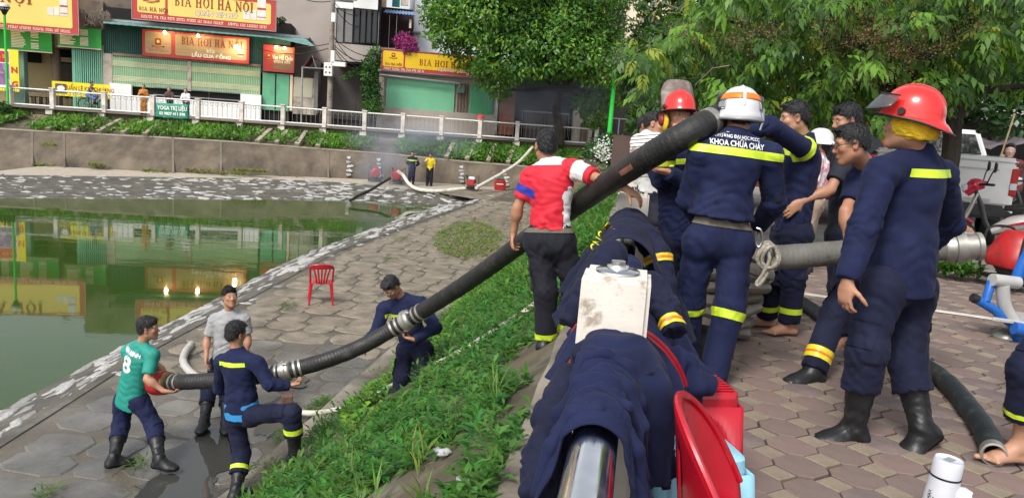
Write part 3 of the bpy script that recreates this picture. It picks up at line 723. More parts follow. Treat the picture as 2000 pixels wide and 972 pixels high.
# --- sign of shop C, gold
DE = .5
t, u0, z0, u1, z1 = signboard("bright gold beer sign partly hidden by the big tree", 743, 94, 985, 137, DE, mat("sign_vermilion", (.60, .075, .03), .5, .05, 2))
panel(t, u0 + 1.42, z0 + .24, u1 - .1, z1 - .12, DE, SYB); panel(t, u0 + .12, z0 + .24, u0 + 1.32, z1 - .12, DE, SYB)
h = .36; mb = MB(); serif("BIA HƠI HÀ NỘI", u0 + 2.25, z1 - .80, h, mb, fmat(0, 0, DE + .012), .14, .92); mb.build("lettering", SINK, t); emblem(t, u0 + .72, z1 - .42, .36, SINK, DE + .01)
text("VEN HỒ QUÁN", .24, SINK, t, fmat(u0 + 4.3, z1 - .98, DE + .010), shear=.25, bold=.016, width=1.95); text("VEN HỒ QUÁN", .24, SWHT, t, fmat(u0 + 4.3, z1 - .98, DE + .015), shear=.25, bold=.002, width=1.9)
mb = MB(); serif("BIA HÀ NỘI", u0 + .26, z1 - .92, .13, mb, fmat(0, 0, DE + .012), .12); mb.build("lettering", SINK, t); small_print(t, u0 + .2, u0 + 2.6, z0 + .07, .12, SWHT, DE, 9); small_print(t, u0 + 5.1, u1 - .2, z0 + .07, .12, SWHT, DE, 10)

# --- shop A: ochre eatery with menu boards
t = thing("eatery", "ochre walled eatery with green folding gate and dark doorway", "building", tuple(fmat(-27, 0, 0)[i][3] for i in range(3)))
mb = MB(); ub(mb, -40, 0, fp(203, 150)[0], 6.5, -7, -2.6); mb.build("wall", YELW, t)
mb = MB(); ub(mb, -40, fp(0, 88)[1] + .1, fp(203, 150)[0], 5.9, -2.6, -.1); mb.build("upper_wall", mat("sooty_plaster", (.13, .10, .075), .9, .3, 1.2, col2=(.22, .18, .14), c2scale=1), t)
for a, b in ((29, 45), (143, 151), (191, 203)): fb("pillar", PILLAR if a > 150 else mat("mint_pillar", (.22, .40, .31), .7, .1, 2), t, a, 88, b, 215, -.5, .02)
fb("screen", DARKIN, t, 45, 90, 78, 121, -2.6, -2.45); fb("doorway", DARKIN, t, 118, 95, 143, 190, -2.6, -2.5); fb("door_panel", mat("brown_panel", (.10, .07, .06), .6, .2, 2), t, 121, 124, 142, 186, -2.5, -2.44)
fb("lintel_lamp", CREAMW, t, 119, 112, 139, 121, -2.5, -2.4)
mb = MB(); n = 14; ua, za = fp(146, 170, .1); ub_, zt = fp(201, 98, .1)[0], fp(146, 96, .1)[1]
for i in range(n):
    x = ua + (ub_ - ua) * i / n; ub(mb, x, 0, x + (ub_ - ua) / n * .55, zt, .03, .10)
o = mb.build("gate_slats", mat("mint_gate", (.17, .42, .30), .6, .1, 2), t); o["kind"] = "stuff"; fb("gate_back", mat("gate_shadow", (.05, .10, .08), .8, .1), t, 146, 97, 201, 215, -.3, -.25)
fb("gate_leaf", mat("mint_gate", (.17, .42, .30)), t, 144, 97, 158, 215, .0, .06)
for a, b in ((-60, 100), (113, 197)):
    m_ = thing("menu_board", "long green menu board left of the palm trunk" if a < 0 else "green menu board right of the palm trunk", "menu board", tuple(fmat(fp(a, 60, .3)[0], 3, .3)[i][3] for i in range(3)), "menu boards under the beer sign")
    mb = MB(); u0, z0, u1, z1 = fbox(mb, a, 43 if a < 0 else 50, b, 90 if a < 0 else 89.5, .22, .3); mb.build("board", SGRN, m_)
    mb = MB(); rng = random.Random(a); cols = max(2, int((u1 - u0) / .85))
    for c in range(cols):
        for r_ in range(13):
            if rng.random() < .12: continue
            x = u0 + .12 + (u1 - u0 - .2) * c / cols; w_ = (u1 - u0) / cols * (rng.uniform(.45, .72) if c % 2 == 0 else .38); z = z1 - .12 - r_ * (z1 - z0 - .2) / 13
            ub(mb, x, z - .03, x + w_, z + .015, .3, .306)
    o = mb.build("menu_lines", SCREAM, m_, fix=False); o["kind"] = "stuff"
    mb = MB(); ub(mb, u0, z0 - .05, u1, z0, .2, .33); mb.build("edge_strip", CREAMW, m_)
# tables and stools inside
for k in range(4):
    u, z = fp(52 + k * 14, 186, -1.2); s_ = thing("stool", ["leftmost dark stool at the long table in the ochre eatery", "second dark stool from the left in the ochre eatery", "third dark stool from the left in the ochre eatery", "dark stool nearest the palm trunk in the ochre eatery"][k], "stool", tuple(fmat(u, 0, -1.2)[i][3] for i in range(3)), "dark stools in the eatery")
    mb = MB(); ub(mb, u, .42, u + .34, .47, -1.4, -1.05); mb.build("seat", WOODD, s_)
    for a in (0, .29):
        for d_ in (-1.4, -1.1): mb = MB(); ub(mb, u + a, 0, u + a + .05, .42, d_, d_ + .05); mb.build("leg", WOODD, s_)
u, z = fp(50, 180, -.9); s_ = thing("low_table", "long dark table in the ochre eatery with red box on it", "table", tuple(fmat(u, 0, -.9)[i][3] for i in range(3)))
mb = MB(); ub(mb, u, .72, u + 1.7, .78, -1.0, -.5); mb.build("table_top", WOODD, s_)
for a in (0, 1.62):
    for d_ in (-1., -.56): mb = MB(); ub(mb, u + a, 0, u + a + .06, .72, d_, d_ + .06); mb.build("leg", WOODD, s_)
mb = MB(); ub(mb, u + 1.1, .785, u + 1.4, .95, -.9, -.7); o = tag(mb.build("box", SR), "small red box on the long table in the ochre eatery", "box")
# yellow-and-red advert board at the left edge, yellow banner on the railing side
t = thing("advert_board", "upright yellow advert board with red and purple poster at the left edge", "sign", tuple(fmat(fp(18, 170, 1.2)[0], 0, 1.2)[i][3] for i in range(3)))
mb = MB(); u0, z0, u1, z1 = fbox(mb, -45, 92, 35, 174, 1.1, 1.2); mb.build("board", mat("advert_yellow", (.82, .70, .03), .5, .05), t)
mb = MB(); ub(mb, u0, z0 + .25, u1 - .42, z1 - .06, 1.2, 1.208); mb.build("poster_white", SWHT, t); mb = MB(); ub(mb, u0, z0 + 1.5, u1 - .46, z1 - .1, 1.208, 1.214); mb.build("poster_red", mat("poster_red", (.55, .02, .03), .5, .1), t)
mb = MB(); ub(mb, u0, z0 + .32, u1 - .46, z0 + 1.45, 1.208, 1.214); mb.build("poster_photo", mat("poster_photo", (.25, .12, .28), .5, .3, 4, col2=(.6, .5, .6), c2scale=3), t)
small_print(t, u0 + .9, u1 - .5, z1 - .45, .16, mat("advert_yellow", (.8, .7, .03)), 1.214, 4)
for k, c in enumerate("NG"): text(c, .42, mat("poster_red", (.55, .02, .03)), t, fmat(u1 - .21, z0 + 1.12 - .75 * k, 1.212), bold=.02)
t = thing("banner", "yellow banner with brown lettering and food photo behind the cyclist", "banner", tuple(fmat(fp(160, 190, 1.6)[0], 0, 1.6)[i][3] for i in range(3)))
mb = MB(); u0, z0, u1, z1 = fbox(mb, 102, 158, 214.5, 186, 1.57, 1.6); mb.build("cloth", mat("banner_yellow", (.84, .72, .02), .6, .05), t)
text("TUẤN LÊ KIM CHƯƠNG", .3, SINK, t, fmat((u0 + u1) / 2 + .4, z1 - .32, 1.604), bold=.006, width=2.5); mb = MB(); ub(mb, u0 + .16, z0 + .12, u0 + .72, z1 - .12, 1.6, 1.606); mb.build("food_photo", mat("food_photo", (.12, .09, .08), .6, .3, 4), t); mb = MB(); mb.lathe([(0, .01), (.2, .01), (.2, 0)], 16, fmat(u0 + .44, z0 + .4, 1.604), 1, .7); mb.build("printed_bowl", SWHT, t)
small_print(t, u0 + 1., u1 - .3, z0 + .12, .2, mat("banner_blue", (.25, .5, .65), .6, 0), 1.602, 21)

# --- shop B: dark teal sheet front, folding gate, white parapet
t = thing("beer_shop", "dark teal corrugated beer shop with green folding gate and white low wall", "building", tuple(fmat(fp(390, 200)[0], 0, 0)[i][3] for i in range(3)))
ua, ubb = fp(203, 100)[0], fp(566, 150)[0]; zt = fp(230, 48)[1]
mb = MB(); ub(mb, ua, 0, ubb, zt + .9, -8, -.12); mb.build("wall", DARKIN, t)
mb = MB(); n = 92; zc = fp(217, 104)[1]
for i in range(n):
    x = ua + (ubb - ua) * i / n; ub(mb, x, zc - .45, x + (ubb - ua) / n * .6, zt + .3, -.1, .03)
ub(mb, ua, zc - .45, ubb, zt + .3, -.12, -.02)
o = mb.build("corrugated_sheet", TEALC, t); o["kind"] = "stuff"
fb("ledge_beam", mat("rusty_beam", (.20, .15, .11), .8, .3, 3), t, 219, 103, 510, 108, .0, .14)
g_ = fb("folding_gate", GATEG, t, 221, 106, 508, 166, .0, .05)
ug0, zg0, = fp(221, 166, .05); ug1 = fp(508, 150, .05)[0]; zg1 = fp(221, 106, .05)[1]
mb = MB(); n = 84
for i in range(n + 1):
    x = ug0 + (ug1 - ug0) * i / n; ub(mb, x - .013, zg0, x + .013, zg1, .05, .075)
o = mb.build("gate_bars", GATEC, g_); o["kind"] = "stuff"
mb = MB()
for row in (.78, .30):
    for r2 in range(4):
        for i in range(n * 2):
            x = ug0 + (ug1 - ug0) * (i + .5 * (r2 % 2)) / n / 2; 
            if i % 2 == r2 % 2: continue
            z = zg0 + (zg1 - zg0) * row - r2 * .075; M = fmat(x, z, .076); mb.prism([(-.06, 0), (0, -.04), (.06, 0), (0, .04)], M, 0, .012)
o = mb.build("gate_lattice", GATEC, g_); o["kind"] = "stuff"
mb = MB(); 
for i in range(n): 
    x = ug0 + (ug1 - ug0) * (i + .28) / n; ub(mb, x, zg1 - .10, x + .05, zg1 - .02, .05, .078)
o = mb.build("gate_slots", DARKIN, g_); o["kind"] = "stuff"; fb("gate_post", PILLAR, g_, 366, 118, 373, 178, .08, .13)
for a in ((215, 162, 256, 236), (469, 183, 510, 240)): fb("white_wall", WHITEW, t, *a, .1, .35)
fb("white_wall", WHITEW, t, 255.5, 187.5, 470, 240, .1, .32); fb("gate_rail", METG, t, 300, 168, 468, 170, .1, .14); fb("gate_rail", METG, t, 300, 184, 468, 185.5, .1, .14)
gd = fb("green_door", GREENP, t, 512, 142, 565, 214, -.05, .04); fb("door_gap", DARKIN, gd, 536, 144, 540, 213, .04, .05); fb("pillar", CREAMW, t, 565, 146, 572, 216, -.1, .1); fb("pillar", PILLAR, t, 202, 104, 218, 170, -.1, .1)
mb = MB(); n = 12; A0 = [fmat(fp(a, 40, .1)[0], 0, .1) for a in (190, 600)]
u0, u1 = fp(196, 42, .2)[0], fp(604, 70, .2)[0]; z0_ = fp(205, 40, .2)[1]
ub(mb, u0, z0_ - .02, u1, z0_ + .10, -6, .25); mb.build("roof_edge", METG, t)
aw = thing("awning", "sloping teal sheet awning over the wooden beer sign", "awning", tuple(fmat(u0, z0_, .3)[i][3] for i in range(3))); mb = MB(); mb.smooth = False
M = fmat(); ubk, ufr = (u0 + .1, u1 - .2), (fp(203, 46.5, 1.7)[0], fp(619, 99, 1.7)[0]); zb_, zf = z0_ - .05, fp(203, 46.5, 1.7)[1]
N_ = 60; top_, bot = [], []
for i in range(N_ + 1):
    f = i / N_; r_ = .018 * (i % 2)
    top_.append(M @ Vector((ubk[0] + (ubk[1] - ubk[0]) * f, zb_ + r_, .2))); bot.append(M @ Vector((ufr[0] + (ufr[1] - ufr[0]) * f, zf + r_ - (.30 * max(0, f - .8) / .2 if f > .8 else 0), 1.75)))
mb.add(top_ + bot, [(i, i + 1, N_ + 2 + i, N_ + 1 + i) for i in range(N_)]); o = mb.build("sheet", mat("teal_awning_sheet", (.13, .27, .26), .55, .12, 1.5, col2=(.2, .3, .28), c2scale=1), aw, fix=False); q = o.modifiers.new("thick", 'SOLIDIFY'); q.thickness = .015
# --- lit bulbs
BULB = mat("lit_bulb", (1, .9, .7), .5, 0, emit=(1, .72, .36), estr=55)
for k, (px, py, d, r_) in enumerate([(92, 48, .9, .07), (8, 46, .9, .055), (322, 64, .75, .085), (387, 70.5, .75, .08), (462, 92, .7, .12), (540, 93, .6, .075), (556, 94.5, .6, .075)]):
    u, z = fp(px, py, d); P = fmat(u, z, d) @ Vector((0, 0, 0))
    names = ["bare bulb hanging left of the palm trunk", "bare bulb at the picture's left edge over the menu", "bulb above the emblem of the wooden sign", "bulb above the middle of the wooden sign", "brightest bulb before the keg on the wooden sign", "left of the two bulbs at the small wooden sign", "right of the two bulbs at the small wooden sign"]
    b_ = thing("light_bulb", names[k], "lamp", tuple(P), "lit bulbs on the beer shops"); mb = MB(); mb.lathe([(r_ * math.sin(a), -r_ * math.cos(a)) for a in np.linspace(0, math.pi, 8)], 12, Matrix.Translation(P)); mb.build("glass", BULB, b_)
    mb = MB(); mb.tube([P + Vector((0, 0, r_)), P + Vector((0, 0, r_ + .12))], .03, 8); mb.tube([P + Vector((0, 0, r_ + .12)), P + Vector(FNm) * -.5 + Vector((0, 0, .25))], .01, 5); mb.build("socket", BLKTRIM if 0 else mat("black_trim", (.012, .012, .013), .5, .1, 30), b_)
    la = bpy.data.lights.new("bulb_light", 'POINT'); la.energy = 14 if k != 4 else 26; la.color = (1, .74, .42); la.shadow_soft_size = .08; lo_ = bpy.data.objects.new("bulb_light", la); COL.objects.link(lo_); lo_.location = P + FNm * (r_ + .1); attach(lo_, b_)

# --- lean-to wall, little gabled porch roof, grey tower block, dark house with balcony
t = thing("grey_block", "tall blank grey plastered building behind the beer shop", "building", tuple(fmat(fp(590, 200, -2)[0], 0, -2)[i][3] for i in range(3)))
mb = MB(); u0, u1 = fp(470, 100, -3)[0], fp(655, 100, -3)[0]; ub(mb, u0, 0, u1, 16, -12, -3); mb.build("wall", PLAST, t)
mb = MB(); ub(mb, u0 - 1, 14, u1, 14.3, -12, -2.9); mb.build("string_course", PLAST, t)
t = thing("low_wall", "low cracked grey wall right of the green door", "wall", tuple(fmat(fp(600, 215, .1)[0], 0, .1)[i][3] for i in range(3)))
fb("wall", PILLAR, t, 572, 150, 620, 222, -.3, .1); fb("render_patch", mat("pale_render", (.44, .42, .33), .85, .1, 1), t, 575, 152, 611, 189, .1, .13); fb("end_pier", mat("grey_render", (.2, .19, .19), .9, .2, 1), t, 612, 140, 622, 222, .1, .16)
t = thing("gabled_porch", "small porch roof of red-brown sheet left of the utility pole", "roof", tuple(fmat(fp(618, 130, .5)[0], 3, .5)[i][3] for i in range(3)))
ua, za = fp(592, 131, .5); um, zm = fp(610, 108, .5); uc, zc = fp(645, 134, .5); M = fmat(); mb = MB()
V = [M @ Vector(v) for v in ((ua, za, .9), (um, zm, .9), (uc, zc, .9), (ua, za, -2.2), (um, zm, -2.2), (uc, zc, -2.2))]; mb.add(V, [(0, 1, 4, 3)]); mb.add(V, [(1, 2, 5, 4)]); o = mb.build("roof_sheet", mat("red_brown_sheet", (.20, .045, .042), .6, .15, 3), t, fix=False); q = o.modifiers.new("thick", 'SOLIDIFY'); q.thickness = .05
mb = MB(); mb.tube([V[0] + Vector((0, 0, -.05)), V[2] + Vector((0, 0, -.05))], .04, 6); mb.tube([(V[0] + V[2]) / 2, V[1]], .035, 6); mb.build("truss", METG, t)
for v in (V[0], V[3]): mb = MB(); mb.tube([v, Vector((v.x, v.y, 0))], .05, 6); mb.build("post", METG, t)
t = thing("balcony_house", "dark glazed house with white slab balcony behind the utility pole", "building", tuple(fmat(fp(690, 200, 0)[0], 0, 0)[i][3] for i in range(3)))
ua, ub1 = fp(655, 100, -.5)[0], fp(742, 100, -.5)[0]
mb = MB(); ub(mb, ua, 0, ub1, 12, -9, -1.2); mb.build("wall", mat("dark_wall", (.055, .05, .055), .8, .2, 1), t)
fb("ground_floor", mat("brown_shutter", (.055, .045, .043), .7, .2, 1), t, 624, 124, 742, 230, -1.2, -.9); fb("door_edge", METG, t, 693, 150, 696, 228, -.9, -.86)
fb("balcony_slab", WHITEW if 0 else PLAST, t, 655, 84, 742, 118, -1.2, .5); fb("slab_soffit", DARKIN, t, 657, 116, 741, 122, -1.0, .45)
gl = mat("dark_glass", (.02, .024, .032), .08, .1, 2, spec=.6); gp_ = mat("pale_glass", (.20, .19, .19), .1, .1, .5, spec=.6)
for a, b, ml in ((657, 672, gp_), (673, 690, gp_), (692, 703, gl), (704, 715, gl), (716, 726, gl), (727, 737, gl)):
    w_ = fb("window", mat("window_frame", (.03, .03, .035), .5, .1), t, a - .6, 14, b + .6, 84, -.2, .32); fb("pane", ml, w_, a + .6, 17, b - .6, 82, .32, .34)
fb("upper_slab", WHITEW, t, 690, -60, 741, 15, -1.2, .6); fb("fascia", WHITEW, t, 655, 3, 690, 15, -1.2, .45)
fb("post", METG, t, 738, 25, 740, 95, .3, .4)
t = thing("annex", "dark open balcony annex under a blue sheet roof", "building", tuple(fmat(fp(775, 100, -2)[0], 0, -2)[i][3] for i in range(3)))
mb = MB(); ub(mb, fp(742, 50, -3)[0], 0, fp(806, 50, -3)[0], fp(750, 14, -3)[1], -9, -3); mb.build("wall", mat("maroon_dark_wall", (.05, .025, .03), .85, .2, 1), t)
mb = MB(); u0, u1 = fp(750, 20, -1)[0], fp(811, 20, -1)[0]; z1_, z0_ = fp(750, 14, -1)[1], fp(750, 27, -1)[1]; M = fmat(); nn = 20; A, B = [], []
for i in range(nn + 1):
    x = u0 + (u1 - u0) * i / nn; r_ = .05 * (i % 2); A.append(M @ Vector((x, z1_ + r_, -2.6))); B.append(M @ Vector((x, z0_ + r_, -.6)))
mb.add(A + B, [(i, i + 1, nn + 2 + i, nn + 1 + i) for i in range(nn)]); o = mb.build("roof_sheet", mat("blue_sheet", (.16, .27, .50), .5, .1, 2), t, fix=False); q = o.modifiers.new("thick", 'SOLIDIFY'); q.thickness = .03
for x in (759, 773): fb("post", METG, t, x, 30, x + 2, 95, -.9, -.8)
fb("pale_post", CREAMW, t, 799, 38, 804, 55, -1.2, -.9); fb("floor_slab", PLAST, t, 742, 92, 808, 98, -3, -.5); fb("upper_storey", mat("bamboo_blind", (.45, .33, .2), .8, .3, 2), t, 738, -40, 757, 13, -3, -1.2); fb("teal_door", mat("teal_door", (.02, .20, .17), .6, .1), t, 766, -40, 783, 12, -3, -2.6); fb("cream_jamb", CREAMW, t, 783, -40, 800, 10, -3, -2.7)
t = thing("white_house", "plain bluish white house wall behind the annex", "building", tuple(fmat(fp(850, 100, -5)[0], 0, -5)[i][3] for i in range(3)))
mb = MB(); ub(mb, fp(806, 100, -5)[0], 0, fp(905, 100, -5)[0], 17, -12, -5); mb.build("wall", mat("bluish_white_plaster", (.74, .77, .82), .8, .03, .4), t); fb("cable_bracket", METG, t, 806, 61, 822, 64, -5, -4.6)

# --- shop C
t = thing("shuttered_shop", "low shop with wide mint green shutters under the gold sign", "building", tuple(fmat(fp(850, 210)[0], 0, 0)[i][3] for i in range(3)))
BASE = mat("stained_beige", (.40, .345, .30), .85, .15, .8, col2=(.20, .17, .15), c2lo=.55, c2hi=.68, c2scale=.8)
fb("wall", BASE, t, 736, 138, 972, 262, -6, -.05)
fb("base_wall", BASE, t, 734, 208, 970, 268, -.05, .25); fb("pier", BASE, t, 738, 150, 751, 209, -.05, .15)
def shutter(a, b, c, d_, n, parent, ml):
    s_ = fb("shutter", ml, parent, a, b, c, d_, -.02, .06); u0, z0 = fp(a, d_, .06); u1, z1 = fp(c, b, .06)[0], fp(a, b, .06)[1]; mb = MB()
    for i in range(n): x = u0 + (u1 - u0) * (i + .2) / n; ub(mb, x, z0 + .02, x + (u1 - u0) / n * .55, z1 - .02, .06, .085)
    o = mb.build("shutter_ribs", ml, s_); o["kind"] = "stuff"
shutter(753, 152, 890, 212, 34, t, mat("mint_shutter", (.20, .52, .33), .55, .06, 1)); shutter(917, 164, 965, 222, 14, t, mat("mid_green_shutter", (.10, .40, .20), .55, .1, 1))
for k in range(4): fb("board", WOODD, t, 891.5 + k * 6, 163, 897 + k * 6, 221, .0, .05 + .01 * (k % 2))
fb("meter_box", mat("green_box", (.10, .17, .13), .6, .2), t, 893, 166, 908, 181, .1, .35)
mb = MB(); mb.tube([fmat(*fp(741, 146, .4), .4) @ Vector((0, 0, 0)), fmat(*fp(897, 163, .4), .4) @ Vector((0, 0, 0)), fmat(*fp(898, 169, .4), .4) @ Vector((0, 0, 0))], .06, 8); mb.build("drain_pipe", METG, t)
fb("roof_edge", METG, t, 738, 134, 985, 139, -6, .4); fb("side_pipe", METG, t, 965, 160, 968, 250, .1, .2)
t = thing("brick_pier", "narrow red brick pier right of the shuttered shop", "wall", tuple(fmat(fp(990, 240, .2)[0], 0, .2)[i][3] for i in range(3)))
fb("core", mat("brick_mortar", (.30, .22, .17), .9, .2, 4), t, 973, 166, 1009, 262, -.6, .18); u0, z0 = fp(973, 262, .2); u1, z1 = fp(1009, 170, .2)[0], fp(973, 170, .2)[1]
BR = mat("red_brick", (.34, .115, .06), .85, .25, 5); zz = z0; r_ = 0; cnt = 0; brm = None
while zz < z1 - .08:
    x = u0 - (.11 if r_ % 2 else 0)
    while x < u1 - .03:
        a, b = max(u0, x), min(u1, x + .215)
        if b - a > .05 and zz > -.1 and cnt < 280:
            mb = MB(); ub(mb, a, zz, b - .014, zz + .07, .18, .2 + random.uniform(-.006, .01)); mb.build("brick", BR, t, fix=False); cnt += 1
        x += .225
    zz += .085; r_ += 1
fb("cap_block", mat("grey_render", (.2, .19, .19)), t, 985, 170, 998, 184, .2, .32)
t = thing("dark_shop", "dark open shop front with framed lower panels under the big tree", "building", tuple(fmat(fp(1100, 240, 0)[0], 0, 0)[i][3] for i in range(3)))
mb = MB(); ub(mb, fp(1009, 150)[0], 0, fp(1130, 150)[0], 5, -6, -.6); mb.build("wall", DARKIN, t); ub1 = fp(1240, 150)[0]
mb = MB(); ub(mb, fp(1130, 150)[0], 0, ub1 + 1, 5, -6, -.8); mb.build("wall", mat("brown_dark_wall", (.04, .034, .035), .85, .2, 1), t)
for a in ((1018, 216, 1021, 262), (1062, 219, 1066, 268), (1108, 222, 1112, 268), (1206, 232, 1209, 285)): fb("post", METG, t, *a, -.3, -.2)
fb("rail", METG, t, 1018, 215, 1112, 217.5, -.3, -.2); fb("rail", METG, t, 1170, 228, 1260, 230, -.3, -.2); fb("panel", mat("brown_lattice", (.085, .065, .06), .8, .2, 2), t, 1021, 218, 1062, 268, -.5, -.4); fb("panel", mat("brown_lattice", (.085, .065, .06)), t, 1066, 221, 1108, 270, -.5, -.4)
fb("pier", BASE, t, 1117, 215, 1160, 280, -.5, -.1); fb("plank_door", WOODD, t, 1131, 240, 1150, 282, -.1, -.05); fb("hung_cloth", CREAMW, t, 1128, 198, 1137, 214, -.3, -.28); fb("red_awning", mat("red_sheet", (.35, .05, .045), .7, .1), t, 1165, 132, 1184, 152, -.5, .2); fb("shade", mat("brown_lattice", (.085, .065, .06)), t, 1123, 130, 1240, 160, -.8, -.5)
t = thing("cream_house", "cream house with paired shuttered windows above the trees", "building", tuple(fmat(fp(1290, 100, -8)[0], 0, -8)[i][3] for i in range(3)))
mb = MB(); ub(mb, fp(1226, 50, -8)[0], 0, fp(1364, 50, -8)[0], 20, -18, -8); mb.build("wall", mat("pale_cream_plaster", (.80, .68, .53), .85, .05, .5), t)
for a in ((1252, 1266), (1271, 1286), (1310, 1322), (1326, 1338)):
    w_ = fb("window", mat("mustard_frame", (.62, .45, .12), .6, .1), t, a[0] - 2, -20, a[1] + 2, 27, -8, -7.85); fb("pane", mat("grey_louvre", (.30, .26, .24), .6, .2, 5), w_, *(a[0], -20, a[1], 25), -7.85, -7.8)
fb("sill", mat("mustard_frame", (.62, .45, .12)), t, 1249, 27, 1288, 30, -8, -7.6); fb("belt_course", CREAMW, t, 1226, 36, 1364, 38, -8, -7.9); fb("side_balcony", mat("grey_render", (.2, .19, .19)), t, 1196, 10, 1228, 60, -12, -9); fb("corner_strip", mat("orange_strip", (.55, .2, .06), .6, .1), t, 1338, -20, 1344, 40, -8, -7.9)
t = thing("dark_tower", "dim house in the gap left of the cream house", "building", tuple(fmat(fp(1190, 60, -10)[0], 0, -10)[i][3] for i in range(3))); mb = MB(); ub(mb, fp(1150, 60, -11)[0], 0, fp(1228, 60, -11)[0], 14, -20, -11); mb.build("wall", mat("slate_wall", (.13, .13, .16), .8, .1), t); fb("balcony", mat("mustard_frame", (.62, .45, .12)), t, 1165, 18, 1196, 26, -11, -10)
# rough dark thatch and clutter above shop A's right end
t = thing("thatch_roof", "ragged brown thatch and old boards between the two yellow signs", "roof", tuple(fmat(fp(205, 30, .3)[0], 4, .3)[i][3] for i in range(3)))
fb("old_wall", mat("mud_brown_wall", (.17, .135, .105), .9, .3, 1, col2=(.1, .08, .06), c2scale=1.2), t, 150, -60, 262, 52, -3, -.3); mb = MB(); rng = random.Random(5)
for i in range(420):
    u, z = fp(rng.uniform(158, 214), rng.uniform(20, 46), .3); M = fmat(u, z, rng.uniform(-.2, .9)); a = rng.uniform(-.9, .9); l = rng.uniform(.3, .8)
    d_ = Vector((math.sin(a) * l, -l * .55, rng.uniform(0, .3))); p = Vector((0, 0, 0)); w_ = Vector((.025, 0, 0)); mb.add([M @ (p - w_), M @ (p + w_), M @ (p + d_)], [(0, 1, 2)])
o = mb.build("straw", mat("old_thatch", (.13, .10, .075), .9, .3, 6), t, fix=False); o["kind"] = "stuff"

# --- far railing: one long fence of concrete posts, pipes and balusters
fence = thing("lakeside_railing", "long white concrete and pipe railing along the far street", "railing", (-12, railY(-12), 0))
posts_px = [-74, 20, 103, 204, 299, 387, 472, 553, 634, 712, 787, 862, 937, 1010, 1084, 1164]
PCON = mat("white_railing_post", (.62, .57, .52), .8, .2, 3, col2=(.36, .31, .27), c2lo=.54, c2hi=.66, c2scale=2.5); pX = []
for px in posts_px:
    X = -12.
    for _ in range(6):
        r = ray(px, 225); X = r.x / r.y * railY(X)
        # the column of the photo at railing height
        r = ray(px, 225 + (px - 500) * .07); X = r.x * (railY(X) / r.y)
    pX.append(X)
bars = MB()
for k, X in enumerate(pX):
    mb = MB(); Y = railY(X); mb.box((X, Y, .50), (.22, .22, 1.0)); mb.box((X, Y, 1.035), (.27, .27, .07)); mb.box((X, Y - .28, -.16), (.36, .2, .26)); mb.build("post", PCON, fence, bev=.012)
    if k < len(pX) - 1:
        X1 = pX[k + 1]
        for z in (.93, .13):
            mb = MB(); mb.tube([(X + .1, Y, z), (X1 - .1, railY(X1), z)], .04, 7); mb.build("rail", WHT, fence)
        bars = MB(); n = 9
        for i in range(1, n):
            x = X + (X1 - X) * i / n; bars.tube([(x, railY(x), .13), (x, railY(x), .93)], .011, 4, caps=False)
        for i in range(8):
            x = X + (X1 - X) * (i + .5) / 8; bars.tube([Vector((x, railY(x), .81)) + Vector((.09 * math.cos(a), .018 * math.cos(a), .09 * math.sin(a))) for a in np.linspace(0, 2 * math.pi, 9)[:-1]], .010, 4, closed=True)
        o = bars.build("balusters", mat("grey_balusters", (.22, .21, .20), .6, .1), fence, fix=False); o["kind"] = "stuff"
X = pX[12]; lm = thing("road_lantern", "red plastic lantern standing on a far railing post", "lantern", (X, railY(X), 1.07)); mb = MB(); mb.lathe([(0, .22), (.08, .2), (.19, .12), (.2, 0), (.0, 0)], 14, Matrix.Translation((X, railY(X), 1.07))); mb.build("cap", mat("lantern_red", (.6, .05, .04), .5, .05), lm)
u = pX[4]; sg = thing("rail_banner", "green therapy banner tied on the railing below two women", "banner", (u + 1.0, railY(u) - .1, .1))
mb = MB(); Mx = Matrix.Identity(4); d_ = Vector((1, .15, 0)).normalized(); n_ = Vector((d_.y, -d_.x, 0))
p0 = at(305, 232, railY(u) - .12); 
for i in range(3): Mx[i][0], Mx[i][1], Mx[i][2], Mx[i][3] = d_[i], (0, 0, 1)[i], n_[i], p0[i]
wd, ht = 1.62, .84; rows = []
V = [Mx @ Vector((wd * i / 12, ht * j / 5, .012 * math.sin(i * 1.3 + j))) for j in range(6) for i in range(13)]
mb.smooth = True; mb.add(V, [(j * 13 + i, j * 13 + i + 1, (j + 1) * 13 + i + 1, (j + 1) * 13 + i) for j in range(5) for i in range(12)]); o = mb.build("cloth", mat("banner_green", (.008, .25, .155), .6, .05), sg, fix=False); q = o.modifiers.new("thick", 'SOLIDIFY'); q.thickness = .01; q.offset = 1
text("YOGA TRỊ LIỆU", .27, SWHT, sg, Mx @ Matrix.Translation((wd / 2, ht * .70, .028)), bold=.012, width=1.48); text("02 9827 411 598", .2, SWHT, sg, Mx @ Matrix.Translation((wd / 2, ht * .36, .028)), bold=.01, width=1.3)
mb = MB(); mb.prism([(.3, .10), (.42, .05), (.42, .08), (1.4, .08), (1.4, .13), (.42, .13), (.42, .16)], Mx, .024, .028); mb.build("arrow_print", SWHT, sg)

